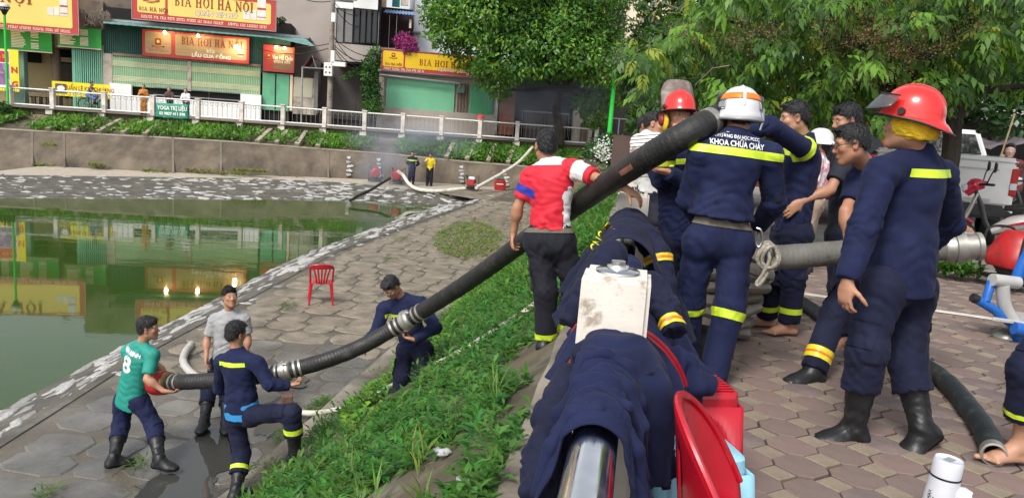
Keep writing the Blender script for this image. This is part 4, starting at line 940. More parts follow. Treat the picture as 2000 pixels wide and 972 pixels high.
# concrete ribs running down the far grass
SEAM = mat("seam_mortar", (.15, .125, .095), .85, .2, 2)
rb = mat("rib_concrete", (.32, .28, .22), .85, .2, 2)
for k, px in enumerate([22, 72, 125, 178, 228, 470, 514, 561, 607, 870, 912, 955, 995]):
    j = 0; X = at(px, 262, farY(at(px, 262, 38).x)).x; i = min(range(len(FBd)), key=lambda q_: abs(FBd[q_][1].x - X)); r = FBd[i]; a, b = Vector((X, r[1].y + .1, r[1].z)), Vector((X + (.3 if px > 800 else -.1 if px > 400 else -.5), r[2].y + .3, r[2].z))
    mb = MB(); n_ = Vector((0, -.16, .24)); w_ = Vector((.11, 0, 0)); mb.hexa([a - w_, a + w_, b + w_, b - w_, a - w_ + n_, a + w_ + n_, b + w_ + n_, b - w_ + n_]); o = mb.build("slope_rib", rb, bpy.data.objects["far_bank_soil"])
# panel joints of the embankment wall as real grooves would read: thin raised seams of mortar
for k in (3, 13, 17, 26, 31, 42, 49, 66):
    r = FBd[k]; mb = MB(); w_ = Vector((.05, .012, 0)); n_ = Vector((0, -.02, .015)); a, b = r[0], r[1]; mb.hexa([a - w_, a + w_, b + w_, b - w_, a - w_ + n_, a + w_ + n_, b + w_ + n_, b - w_ + n_]); mb.build("wall_seam", SEAM, farwall)
# cap strip of the wall
mb = MB(); mb.tube([r[1] + Vector((0, .1, .03)) for r in FBd], .08, 6); mb.build("wall_coping", mat("coping_concrete", (.25, .215, .165), .85, .2, 2), farwall)
# pale mortared stones showing through the wall near the pumps
for px in (677, 722, 893, 978):
    for k in range(5):
        r0 = min(FBd, key=lambda r: abs(1000 + FPX * (r[0].x) / r[0].y - px)); f = .15 + .16 * k; p = r0[0].lerp(r0[1], f) + Vector((random.uniform(-.05, .05), -.02, .01))
        o = bpy.data.objects.new("stone", STM[k]); COL.objects.link(o); o.matrix_basis = Matrix.Translation(p) @ Matrix.Rotation(R(50), 4, 'X') @ Matrix.Diagonal((random.uniform(.09, .17), .09, .06, 1)); o.parent = farwall

# --- utility pole with boxes, street lamp arm and cables
pb = at(642, 268, 43.4); pb.z = 0; up_ = thing("utility_pole", "concrete utility pole with meter boxes and lamp arm", "pole", tuple(pb)); H = 11.
mb = MB(); mb.tube([pb, pb + Vector((0, 0, H))], [.17, .10], 12); mb.build("pole", mat("pole_concrete", (.26, .225, .19), .85, .2, 3, col2=(.15, .12, .1), c2scale=2), up_)
def pz(py): return at(650, py, pb.y).z
for nm, y0, y1, w_, dx, ml in (("meter_box", 124, 150, .46, -.05, WHT), ("white_box", 100, 124, .22, .18, WHT), ("upper_box", 27, 45, .24, .16, WHT), ("side_box", 121, 130, .78, .5, WHT)):
    z1, z0 = pz(y0), pz(y1); mb = MB(); mb.box((pb.x + dx, pb.y - .28, (z0 + z1) / 2), (w_, .3, z1 - z0)); o = mb.build(nm, ml, up_, bev=.02)
    if nm == "meter_box":
        for a in (-.1, .1):
            for zz in (.12, -.16): mb = MB(); mb.lathe([(0, .01), (.05, .01), (.05, 0)], 10, Matrix.Translation((pb.x + dx + a, pb.y - .43, (z0 + z1) / 2 + zz)) @ Matrix.Rotation(R(90), 4, 'X')); mb.build("meter_dial", DARKIN, o)
mb = MB(); z = pz(22); mb.tube(spline([(pb.x, pb.y - .1, z), (pb.x + .25, pb.y - .5, z + .45), (pb.x + .9, pb.y - .9, z + .55)], 6), .035, 6); mb.build("lamp_arm", METG, up_); mb = MB(); mb.box((pb.x + 1.15, pb.y - 1., z + .56), (.75, .25, .14)); mb.build("lamp_head", WHT, up_, bev=.04)
BLKC = mat("black_cable", (.015, .015, .016), .6, .1)
for k, (a, b, sag) in enumerate([((650, 84), (480, 72), .4), ((650, 92), (480, 84), .5), ((652, 88), (742, 112), .5), ((652, 92), (745, 120), .7), ((652, 96), (742, 116), .9), ((652, 75), (742, 112), .3), ((652, 10), (700, 52), .3), ((652, 4), (695, 30), .2), ((652, 70), (720, 118), .6), ((650, 2), (560, -20), .3)]):
    A, B = at(*a, pb.y - .1), at(*b, pb.y + 2.4); pts = [A.lerp(B, t_) + Vector((0, 0, -sag * 4 * t_ * (1 - t_))) for t_ in np.linspace(0, 1, 10)]; mb = MB(); mb.tube(pts, .022, 4); mb.build("cable", BLKC, up_)
# green lamp post with a globe lantern
gb = at(1187, 292, 41.0); gb.z = 0; gt = at(1203, 140, 41.0)
t = thing("lamp_post", "bright green lamp post with globe lantern", "lamp post", tuple(gb)); mb = MB(); mb.tube([gb, Vector((gb.x, gb.y, gt.z))], [.13, .10], 12); mb.build("post", mat("lamp_green", (.02, .52, .05), .5, .06), t)
c = Vector((gb.x, gb.y, gt.z + .42)); mb = MB(); mb.lathe([(.3 * math.sin(a), -.3 * math.cos(a)) for a in np.linspace(.25, math.pi, 12)], 18, Matrix.Translation(c)); mb.build("globe", mat("frosted_globe", (.72, .75, .76), .2, .05, trans=.2), t); mb = MB(); mb.lathe([(.1, -.42), (.2, -.3), (.31, -.05), (.31, 0), (0, 0)], 16, Matrix.Translation(c)); mb.build("lantern_base", mat("lantern_grey", (.10, .11, .11), .5, .1), t)
c = at(8, 14, 39.5); t = thing("street_lantern", "white glass lantern at the top left edge of the lakeside", "lantern", (c.x, c.y, 0)); mb = MB(); mb.lathe([(.26 * math.sin(a), -.26 * math.cos(a) * .8) for a in np.linspace(.2, math.pi, 12)], 16, Matrix.Translation(c)); mb.build("globe", mat("frosted_globe", (.72, .75, .76)), t); mb = MB(); mb.lathe([(.07, -.38), (.13, -.25), (.27, -.03), (.27, 0), (0, 0)], 14, Matrix.Translation(c)); mb.build("lantern_base", DARKIN, t); mb = MB(); mb.tube([(c.x, c.y, 0), c - Vector((0, 0, .3))], .06, 8); mb.build("post", mat("lamp_green", (.02, .52, .05)), t)
# ---------------------------------------------------------------- vegetation
def leaves(P, D, Nn, Ln, W, C, name, parent=None, fold=.25, droop=.15, material=None, kind="stuff"):
    """one mesh of folded leaves: base P, axis D, face normal N, length, width, colour"""
    n = len(P); P, D, Nn, C = (np.asarray(a, np.float32) for a in (P, D, Nn, C)); Ln = np.asarray(Ln, np.float32).reshape(-1, 1); W = np.asarray(W, np.float32).reshape(-1, 1)
    D = D / (np.linalg.norm(D, axis=1, keepdims=True) + 1e-6); S_ = np.cross(D, Nn); S_ /= np.linalg.norm(S_, axis=1, keepdims=True) + 1e-6; U_ = np.cross(S_, D)
    mid = P + D * Ln * .48 + U_ * W * 0; r = mid + S_ * W * .5 + U_ * W * fold; l = mid - S_ * W * .5 + U_ * W * fold; tip = P + D * Ln - U_ * Ln * droop
    V = np.stack([P, r, tip, l, mid + U_ * Ln * droop * .2], 1).reshape(-1, 3); b = np.arange(n)[:, None] * 5
    F = np.concatenate([b + np.array([0, 1, 2, 4]), b + np.array([0, 4, 2, 3])])
    me = np_mesh(name, V, F, False); set_tint(me, np.repeat(C, 5, 0)); o = link(name, me, material or leafmat("leaf"), parent)
    if kind: o["kind"] = kind
    return o
def rdir(n): v = RNG.normal(0, 1, (n, 3)); return v / np.linalg.norm(v, axis=1, keepdims=True)
def tintv(base, n, dv=.25, dh=.18):
    c = np.array(base, np.float32)[None] * (1 + RNG.uniform(-dv, dv, (n, 1))); c[:, 0] *= 1 + RNG.uniform(-dh, dh, n) * 1.6; c[:, 2] *= 1 + RNG.uniform(-dh, dh, n); return c

# ---- weeds on the near slope
def weeds(n, y0, y1, sel, name, nleaf, hgt, L, W, base, up=.55, pw=1.3):
    Y = y0 + (y1 - y0) * RNG.random(n) ** pw; t = RNG.random(n); x0, x1 = toex(Y), railx(Y) - .42; X = x0 + (x1 - x0) * t
    k = sel(X, Y, t); X, Y, t = X[k], Y[k], t[k]; Z = ZP + (-.10 - ZP) * t - .02; m = len(X)
    base_p = np.stack([X, Y, Z], 1); hh = hgt * RNG.uniform(.45, 1.15, m); lean = RNG.normal(0, .25, (m, 2)); ptint = tintv(base, m, .28, .22)
    P, D, N_, Ln, C = [], [], [], [], []
    for j in range(nleaf):
        f = (j + .6) / nleaf; a = RNG.random(m) * 6.283; st = base_p + np.stack([lean[:, 0] * hh * f, lean[:, 1] * hh * f, hh * f], 1)
        d = np.stack([np.cos(a), np.sin(a), up * (.3 + f) + RNG.normal(0, .2, m)], 1); P.append(st); D.append(d); N_.append(np.stack([-np.cos(a) * .4, -np.sin(a) * .4, np.ones(m)], 1)); Ln.append(L * RNG.uniform(.6, 1.25, m) * (1.1 - .3 * f)); C.append(ptint * (1 + RNG.uniform(-.15, .2, (m, 1))))
    P, D, N_, Ln, C = np.concatenate(P), np.concatenate(D), np.concatenate(N_), np.concatenate(Ln), np.concatenate(C)
    return P, D, N_, Ln, Ln * (W / L), C
bare = lambda X, Y, t: (t > .10 + .05 * np.sin(Y * 2.1) + .04 * np.sin(Y * 5.3)) & ~(((X + .55) / .45) ** 2 + ((Y - 3.75) / .55) ** 2 < 1) & ~((np.abs(t - .42 - .03 * np.sin(Y * 1.5)) < .022) & (Y > 5)) & ~((t > .93) & (np.sin(Y * 3.3) > .3)) & ~(((X - .28) / .30) ** 2 + ((Y - 5.35) / .55) ** 2 < 1) & ~(((X + 1.12) / .32) ** 2 + ((Y - 7.5) / .6) ** 2 < 1)
GB, GV = (.070, .190, .036), (.14, .30, .035)
A_ = [weeds(4600, 2.4, 12, lambda X, Y, t: bare(X, Y, t) & ((t > .40) | (Y < 6.5)), "w", 9, .15, .105, .036, GB),
      weeds(1500, 2.4, 9, lambda X, Y, t: bare(X, Y, t) & (t < .62), "w", 8, .17, .13, .032, (.065, .165, .030), .9),
      weeds(2600, 6.5, 16, lambda X, Y, t: bare(X, Y, t) & (t < .46) & (t > .12) & (np.sin(Y * 1.3 + t * 9) > -.55), "w", 6, .17, .085, .068, GV, .35),
      weeds(4200, 10, 38, lambda X, Y, t: (t > .16), "w", 7, .22, .16, .05, (.075, .19, .03), .6, 1.2),
      weeds(80, 2.5, 4.6, lambda X, Y, t: (t > .62) & (t < .95), "w", 12, .26, .2, .014, (.13, .23, .04), 1.8)]
o = leaves(*[np.concatenate([a[i] for a in A_]) for i in range(6)], "grass"); o["label"] = "green weeds and grass covering the near bank slope"
# creeping weeds at the toe and in the path joints, dry grass on the path
def carpet(cx, cy, rx, ry, z, n, L, W, base, up, name, lab):
    r = np.sqrt(RNG.random(n)); a = RNG.random(n) * 6.283; X = cx + rx * r * np.cos(a); Y = cy + ry * r * np.sin(a); b_ = RNG.random(n) * 6.283
    P = np.stack([X, Y, np.full(n, z) + RNG.random(n) * .05], 1); D = np.stack([np.cos(b_), np.sin(b_), np.full(n, up) + RNG.normal(0, .2, n)], 1); N_ = np.tile([0, 0, 1.], (n, 1))
    return P, D, N_, L * RNG.uniform(.6, 1.3, n), np.full(n, W), tintv(base, n, .3, .25)
pt = []
c = gz(915, 466, ZP); pt.append(carpet(c.x, c.y, 1.05, 3.4, ZP, 2600, .16, .03, (.15, .22, .04), .5, "", "")); c = gz(930, 492, ZP); pt.append(carpet(c.x, c.y, .9, 1.6, ZP, 900, .15, .02, (.22, .17, .07), .2, "", "")); c = gz(965, 440, ZP); pt.append(carpet(c.x, c.y, 1.2, 2.6, ZP, 900, .14, .02, (.20, .17, .06), .25, "", ""))
for px, py, r, n in [(620, 800, .22, 170), (640, 790, .15, 120), (520, 920, .14, 80), (500, 935, .1, 50), (690, 465, .35, 120), (565, 600, .2, 60), (760, 505, .25, 60), (780, 470, .3, 80), (460, 775, .1, 30), (275, 905, .1, 40), (740, 730, .2, 80), (560, 855, .16, 90), (90, 965, .12, 40)]:
    c = gz(px, py, ZP + .03); pt.append(carpet(c.x, c.y, r, r * 1.4, ZP + .03, n, .10, .02, (.09, .17, .035), .4, "", ""))
o = leaves(*[np.concatenate([a[i] for a in pt]) for i in range(6)], "path_grass"); o["label"] = "patches of grass on the lakeside path"
# ---- far grass band and tufts
P, D, N_, Ln, C = [], [], [], [], []; n = 15000
f = RNG.random(n); gi = RNG.integers(0, len(FBd) - 1, n); w_ = RNG.random(n)
a1 = np.array([tuple(r[1]) for r in FBd]); a2 = np.array([tuple(r[2]) for r in FBd]); lo_ = a1[gi] * (1 - w_[:, None]) + a1[gi + 1] * w_[:, None]; hi_ = a2[gi] * (1 - w_[:, None]) + a2[gi + 1] * w_[:, None]
P = lo_ + (hi_ - lo_) * f[:, None] + np.stack([np.zeros(n), np.full(n, .15), RNG.random(n) * .28 * (1 - .5 * f) + .05], 1); keep = np.ones(n, bool)
nz = np.sin(P[:, 0] * 1.1) + np.sin(P[:, 0] * .37 + 2) + .6 * np.sin(P[:, 0] * 2.9) + RNG.normal(0, .55, n); keep = nz > -.75; keep &= ~((P[:, 0] > -21.2) & (P[:, 0] < -19.6) & (RNG.random(n) < .75))
P = P[keep]; n = len(P); col = tintv((.085, .20, .022), n, .35, .22) * (1 + .25 * np.sin(P[:, :1] * 1.9 + 1)); D = rdir(n); D[:, 2] = np.abs(D[:, 2]) + .2
o = leaves(P, D, rdir(n) * .6 + [0, -.5, .7], RNG.uniform(.14, .34, n), RNG.uniform(.07, .15, n), col, "far_grass"); o["label"] = "leafy ground cover along the far bank"
pt = []
for px, py, r, n in [(95, 282, .35, 60), (80, 322, .4, 60), (190, 322, .4, 90), (490, 333, .9, 160), (420, 335, 1.6, 120), (560, 345, .8, 60), (300, 333, .8, 60)]:
    X = gz(px, py, ZP).x; q = at(px, py, farY(X) + .2); pt.append(carpet(q.x, q.y, r, .25, q.z - .1, n, .3, .07, (.17, .20, .05), .7, "", ""))
o = leaves(*[np.concatenate([a[i] for a in pt]) for i in range(6)], "wall_grass"); o["label"] = "dry tufts along the foot of the far embankment wall"

# ---- trees
BARK = mat("dark_bark", (.035, .027, .02), .9, .35, 6, bump=.7, bscale=30)
def limb(p, q, r0, r1, wob=.12, n=6):
    p, q = Vector(p), Vector(q); L_ = (q - p).length; pts = [p.lerp(q, i / n) + Vector((random.uniform(-1, 1), random.uniform(-1, 1), random.uniform(-.5, .5))) * wob * L_ * .25 * math.sin(i / n * math.pi) for i in range(n + 1)]
    mb = MB(); mb.tube(pts, [r0 + (r1 - r0) * i / n for i in range(n + 1)], 8); return mb, pts
def blob_leaves(blobs, n, L, W, cols, hang=.25, shell=.62):
    """leaves on the outer part of uneven clumps: BLOBS of (centre, radius, colour weight)"""
    R_ = np.array([b[1] for b in blobs]); pr = R_ ** 2 / (R_ ** 2).sum(); k = RNG.choice(len(blobs), n, p=pr); c = np.array([tuple(b[0]) for b in blobs])[k]; d = rdir(n); rr = R_[k] * (shell + (1.08 - shell) * RNG.random(n) ** .6)
    lump = 1 + .18 * np.sin(d[:, 0] * 7 + k) * np.sin(d[:, 1] * 6 + 2 * k) + .12 * np.sin(d[:, 2] * 9 + k * 3); P = c + d * (rr * lump)[:, None] * [1, 1, .85]
    D = d * .7 + rdir(n) * .8; D[:, 2] -= hang; tone = np.array([b[2] for b in blobs])[k]; C = np.where(tone[:, None] > RNG.random((n, 1)), tintv(cols[0], n, .3, .2), tintv(cols[1], n, .3, .2))
    return P, D, d + rdir(n) * .5 + [0, 0, .5], L * RNG.uniform(.6, 1.3, n), W * RNG.uniform(.7, 1.2, n), C
def tree(label, base, blobs, n, L, W, cols, trunk_r, group=None, limbs=6, top=None, **k):
    t = thing("tree", label, "tree", tuple(base), group); leaves(*blob_leaves(blobs, n, L, W, cols, **k), "crown", t)
    c = sum((b[0] for b in blobs), Vector()) / len(blobs) if top is None else top; fork = Vector((base[0], base[1], base[2])) * .45 + c * .55; fork.x = base[0] * .8 + c.x * .2
    mb, pts = limb(base, fork, trunk_r, trunk_r * .6); mb.build("trunk", BARK, t)
    for b in random.sample(blobs, min(limbs, len(blobs))): mb, _ = limb(fork, b[0], trunk_r * .5, trunk_r * .1, .3); mb.build("branch", BARK, t)
    return t
def pxb(lst, Y, dY=1.2, w=.5): return [(at(x, y, Y + random.uniform(-dY, dY)), r * Y / FPX, w + random.uniform(-.4, .4)) for x, y, r in lst]
b0 = gz(1092, 275, 0); b0 = Vector((at(1092, 275, 43.6).x, 43.6, 0))
tree("big dense dark green tree across the lake hiding the end of the gold sign", b0, pxb([(905, 35, 62), (955, 15, 78), (1035, 30, 78), (1120, 35, 70), (1175, 55, 50), (930, 92, 52), (1000, 105, 62), (1080, 85, 68), (1150, 100, 60), (962, 140, 40), (978, 178, 20), (900, -45, 75), (1000, -45, 90), (1100, -55, 90), (1185, -25, 60), (1185, 130, 42), (1112, 140, 34), (858, 25, 36), (870, 65, 34), (1205, 180, 34), (1150, 190, 36), (1165, 228, 26), (1060, 128, 34), (1020, 60, 60)], 42.6, 1.9, .5), 42000, .27, .13, ((.135, .275, .036), (.050, .135, .03)), .32, limbs=9, hang=.3)
tree("climbing green vine on the corner between the dark house and the shuttered shop", Vector((at(728, 230, 45).x, 45., 0)), pxb([(728, 112, 12), (724, 128, 15), (722, 148, 15), (724, 170, 17), (726, 192, 18), (728, 212, 16), (735, 100, 9), (700, 140, 8), (684, 146, 5), (672, 151, 5)], 45., .25), 3600, .16, .09, ((.06, .16, .03), (.04, .11, .025)), .05, limbs=5)
t = tree("magenta bougainvillea on the annex balcony", Vector((at(790, 97, 47).x, 47., at(790, 97, 47).z)), pxb([(788, 78, 14), (800, 82, 12), (778, 80, 9), (795, 92, 14), (808, 94, 9), (782, 94, 8)], 47, .3), 2600, .13, .09, ((.34, .035, .20), (.30, .05, .22)), .03, limbs=3); t["label"] = "magenta bougainvillea in bloom on the annex balcony"
tree("small dark roof plant beside the printed keg sign", Vector((at(548, 62, 46).x, 46, at(548, 62, 46).z)), pxb([(545, 45, 7), (549, 54, 7), (551, 40, 4)], 46, .2), 500, .16, .08, ((.03, .06, .02), (.02, .045, .015)), .03, limbs=3)
tree("leafy bush round the foot of the green lamp post", Vector((at(1185, 300, 40).x, 40, -.2)), pxb([(1165, 285, 16), (1190, 278, 20), (1210, 290, 18), (1180, 300, 18), (1150, 296, 12), (1200, 305, 16)], 40, .5), 2600, .2, .1, ((.05, .13, .03), (.03, .08, .02)), .05, limbs=3)
tree("green bush at the far left end of the railing", Vector((at(5, 225, 38.6).x, 38.6, -.5)), pxb([(4, 210, 10), (10, 220, 10), (-5, 218, 14), (8, 232, 8)], 38.6, .3), 900, .2, .1, ((.05, .13, .03), (.03, .08, .02)), .04, limbs=2)
pp = at(1176, 302, 39.3); pp.z -= .1; t = thing("flower_bush", "white flowers bunched at the foot of the lamp post bush", "flowers", tuple(pp)); n = 260; leaves(pp + Vector((0, 0, .35)) + 0 * pp if 0 else np.array(tuple(pp)) + RNG.normal(0, 1, (n, 3)) * [.28, .2, .3] + [0, 0, .3], rdir(n), rdir(n) - [0, .8, -.4], np.full(n, .13), np.full(n, .11), np.tile([.72, .74, .80], (n, 1)), "blossom", t)
mb = MB(); [mb.tube([pp, pp + Vector((random.uniform(-.2, .2), 0, random.uniform(.3, .6)))], .01, 4) for _ in range(7)]; o = mb.build("stems", BARK, t); o["kind"] = "stuff"
# palm-like bare trunk before shop A
t = thing("tree", "ringed brown trunk standing between the two green menu boards", "tree", tuple(fmat(fp(112, 190, .9)[0], 0, .9)[i][3] for i in range(3))); a = at(113, 182, 43.6); a.z = 0; mb = MB(); pts = spline([a, at(111, 140, 43.6), at(107, 95, 43.6), at(107, 50, 43.6), at(112, -30, 43.6)], 8); mb.tube(pts, [.22 + .02 * (i % 2) for i in range(len(pts))], 12); mb.build("trunk", mat("ringed_bark", (.10, .068, .05), .9, .35, 5, bump=.5, bscale=20, stretch=(1, 1, 5)), t)

# ---- the tree over the pavement: drooping compound leaves
def compound(k, rng):
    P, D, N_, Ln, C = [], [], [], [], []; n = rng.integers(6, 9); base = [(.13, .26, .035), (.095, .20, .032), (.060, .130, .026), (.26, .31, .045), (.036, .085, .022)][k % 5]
    for i in range(n):
        f = (i // 2 + 1) / (n / 2); s_ = 1 if i % 2 else -1; p = np.array([0, f * .22, -.09 * f * f]); ax = np.array([s_ * (.95 - .5 * f), .45 + .4 * f, -.38 - .35 * f]) + rng.normal(0, .10, 3)
        P.append(p); D.append(ax); N_.append([s_ * .25, .25, 1]); Ln.append(rng.uniform(.12, .19)); C.append(np.array(base) * rng.uniform(.8, 1.25))
    Ln = np.array(Ln); o = leaves(P, D, N_, Ln, Ln * .36, C, "leaf", None, .16, .22, kind=None); me = o.data; bpy.data.objects.remove(o); return me
rg = np.random.default_rng(11); CM = [compound(k, rg) for k in range(15)]
tb = Vector((at(1850, 420, 9.4).x, 9.4, 0)); tr = thing("tree", "spreading tree with large drooping leaves over the pavement", "tree", tuple(tb))
mb, tp = limb(tb, at(1872, 180, 9.6), .13, .10, .08); mb.build("trunk", BARK, tr); hubs = [at(*h) for h in [(1600, 60, 9.8), (1420, 40, 10.4), (1750, 40, 9.3), (1960, 60, 9.0), (1300, 100, 10.8), (1880, -60, 9.8), (1680, 160, 9.5), (2040, 160, 8.8)]]
for h in hubs: mb, _ = limb(tp[-1], h, .07, .018, .35, 8); mb.build("branch", BARK, tr)
tops = []
def bottom(x): return np.interp(x, [1215, 1250, 1300, 1360, 1450, 1560, 1650, 1720, 1800, 1850, 1900, 1960, 2060], [110, 190, 178, 185, 215, 238, 232, 225, 218, 190, 178, 165, 172])
def topl(x): return np.interp(x, [1215, 1260, 1330, 1400, 1450], [110, 80, 30, -40, -90])
while len(tops) < 3700:
    x, y, Y = random.uniform(1218, 2075), random.uniform(-90, 285), random.uniform(8.7, 11.6); lump = 16 * math.sin(x * .045) + 12 * math.sin(x * .11 + 1)
    if y > bottom(x) + lump * .6 or y < topl(x) + lump: continue
    Y += .5 * math.sin(x * .03 + y * .04) + .35 * math.sin(x * .011 - y * .06)
    tops.append((at(x, y, Y), Y, x, y))
tops.sort(key=lambda a: a[1]); acc = []
for i, (p, Y, x, y) in enumerate(tops):
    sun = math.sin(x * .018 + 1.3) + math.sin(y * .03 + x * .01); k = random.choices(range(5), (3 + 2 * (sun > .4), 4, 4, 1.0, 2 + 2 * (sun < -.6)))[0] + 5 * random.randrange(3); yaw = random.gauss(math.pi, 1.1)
    M = Matrix.Translation(p) @ Matrix.Rotation(yaw, 4, 'Z') @ Matrix.Rotation(random.gauss(-.25, .35), 4, 'X') @ Matrix.Rotation(random.gauss(0, .3), 4, 'Y') @ Matrix.Scale(random.uniform(.58, 1.02), 4)
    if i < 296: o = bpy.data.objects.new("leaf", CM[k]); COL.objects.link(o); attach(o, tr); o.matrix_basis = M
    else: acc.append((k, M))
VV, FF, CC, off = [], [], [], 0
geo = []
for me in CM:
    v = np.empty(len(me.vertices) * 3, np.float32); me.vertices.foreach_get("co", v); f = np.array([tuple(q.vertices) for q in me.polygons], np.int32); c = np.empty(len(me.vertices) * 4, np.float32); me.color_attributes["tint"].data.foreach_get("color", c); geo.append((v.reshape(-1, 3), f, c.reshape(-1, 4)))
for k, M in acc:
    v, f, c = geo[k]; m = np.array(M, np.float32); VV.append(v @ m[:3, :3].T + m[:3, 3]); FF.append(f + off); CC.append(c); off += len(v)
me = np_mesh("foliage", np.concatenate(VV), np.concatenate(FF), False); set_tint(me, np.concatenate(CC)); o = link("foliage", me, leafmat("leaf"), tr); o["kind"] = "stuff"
# twigs and brownish fruiting sprays
mb = MB()
for _ in range(90): p, Y, x, y = random.choice(tops); q = p + Vector((random.uniform(-.5, .5), random.uniform(-.1, .6), random.uniform(-.05, .35))); mb.tube([q, (p + q) / 2 + Vector((0, 0, random.uniform(0, .08))), p], [.010, .007, .004], 4)
o = mb.build("twigs", mat("pale_twig", (.16, .125, .09), .85, .2, 8), tr); o["kind"] = "stuff"
P = []
for cx, cy, n_ in [(1700, 70, 26), (1760, 90, 26), (1640, 45, 10), (1500, 70, 12), (1340, 60, 10), (1860, 60, 10), (1740, 145, 10), (1600, 110, 8), (1420, 90, 8), (1820, 110, 8)]:
    for _ in range(n_): c = at(random.gauss(cx, 38), random.gauss(cy, 14), random.uniform(8.2, 9.2)); P.append(np.array(tuple(c)) + RNG.normal(0, 1, (34, 3)) * [.09, .06, .05])
P = np.concatenate(P); n = len(P); leaves(P, rdir(n), rdir(n), np.full(n, .026), np.full(n, .018), tintv((.20, .135, .075), n, .4, .2), "blossom", tr)
# a second darker crown farther back closes the gaps
def row(xs, ys, r): return [(x + random.uniform(-14, 14), y + random.uniform(-12, 12), r * random.uniform(.8, 1.2)) for x in xs for y in ys]
tree("dark green tree filling the gap behind the large-leaved tree", Vector((at(1560, 330, 15).x, 15., 0)), pxb(row(range(1300, 1700, 70), (20, 95, 170, 235), 52), 15, 1.2, .4), 15000, .17, .08, ((.065, .145, .03), (.032, .08, .022)), .16, "dark trees behind", limbs=8)
tree("dark green tree behind the white pickup", Vector((at(1830, 330, 17).x, 17., 0)), pxb(row(range(1690, 2080, 75), (0, 75, 150, 220), 58), 17, 1.5, .4), 13000, .2, .09, ((.065, .145, .03), (.032, .08, .022)), .18, "dark trees behind", limbs=8)
tree("olive green tree left of the pavement tree at the far bank corner", Vector((at(1260, 330, 27).x, 27., 0)), pxb([(1250, 120, 40), (1275, 80, 36), (1245, 170, 34), (1300, 190, 40), (1270, 215, 34), (1330, 140, 50), (1320, 210, 40), (1250, 240, 22)], 27, 1.2, .5), 9000, .24, .11, ((.07, .125, .03), (.04, .08, .022)), .16, limbs=6)
# weed by the pavement edge at right
pw = gz(1865, 545, 0); t = thing("weed", "small leafy weed growing at the pavement edge by the red pump", "plant", tuple(pw)); pt = carpet(pw.x, pw.y, .28, .22, .02, 420, .10, .05, (.07, .16, .035), .9, "", ""); pt[0][:, 2] += RNG.random(420) * .12; leaves(*pt, "leaves", t)
# ---------------------------------------------------------------- people
def nv(a): a = np.array(a, np.float64); return a / (np.linalg.norm(a) + 1e-12)
def frame(f, up=(0, 0, 1)):
    f = nv(f); x = nv(np.cross(f, up)); return np.stack([x, f, np.cross(x, f)])      # rows: right, forward, up
def look(yaw, pitch=0):
    y, p = R(yaw), R(pitch); return np.array([-math.sin(y) * math.cos(p), math.cos(y) * math.cos(p), math.sin(p)])

def sdf_head(D, c, A, s, neck):
    P = lambda x, y, z: c + s * (A[0] * x + A[1] * y + A[2] * z)
    e = lambda x, y, z, a, b, d, k=.02, sub=False: D.ell(P(x, y, z), (a * s, b * s, d * s), A, k * s, sub)
    e(0, -.018, .035, .075, .093, .082); e(0, .022, -.035, .060, .068, .082, .03)
    for q in (-1, 1):
        D.cap(P(q * .05, .0, -.055), P(q * .012, .058, -.098), .019 * s, .017 * s, .025 * s)
        e(q * .040, .060, -.018, .024, .022, .02)
    e(0, .064, -.1, .024, .02, .018)
    D.cap(P(-.042, .072, .027), P(.042, .072, .027), .012 * s, .012 * s, .02 * s)
    for q in (-1, 1): e(q * .031, .103, .006, .017, .018, .010, .012, True)
    D.cap(P(0, .083, .012), P(0, .103, -.03), .008 * s, .0115 * s, .012 * s)
    for q in (-1, 1): e(q * .012, .094, -.034, .009, .010, .008, .008)
    e(0, .085, -.063, .023, .014, .0065, .006); e(0, .083, -.0745, .019, .013, .007, .006)
    e(0, .104, -.0685, .022, .006, .0018, .003, True)
    for q in (-1, 1):
        B = frame(A[1] * .9 + A[0] * q * .35, A[2])
        D.ell(P(q * .078, -.008, -.004), (.009 * s, .02 * s, .032 * s), B, .006 * s)
        D.ell(P(q * .086, -.004, .0), (.007 * s, .011 * s, .018 * s), B, .004 * s, True)
    D.cap(P(0, -.022, -.05), neck, .052 * s, .056 * s, .03 * s)

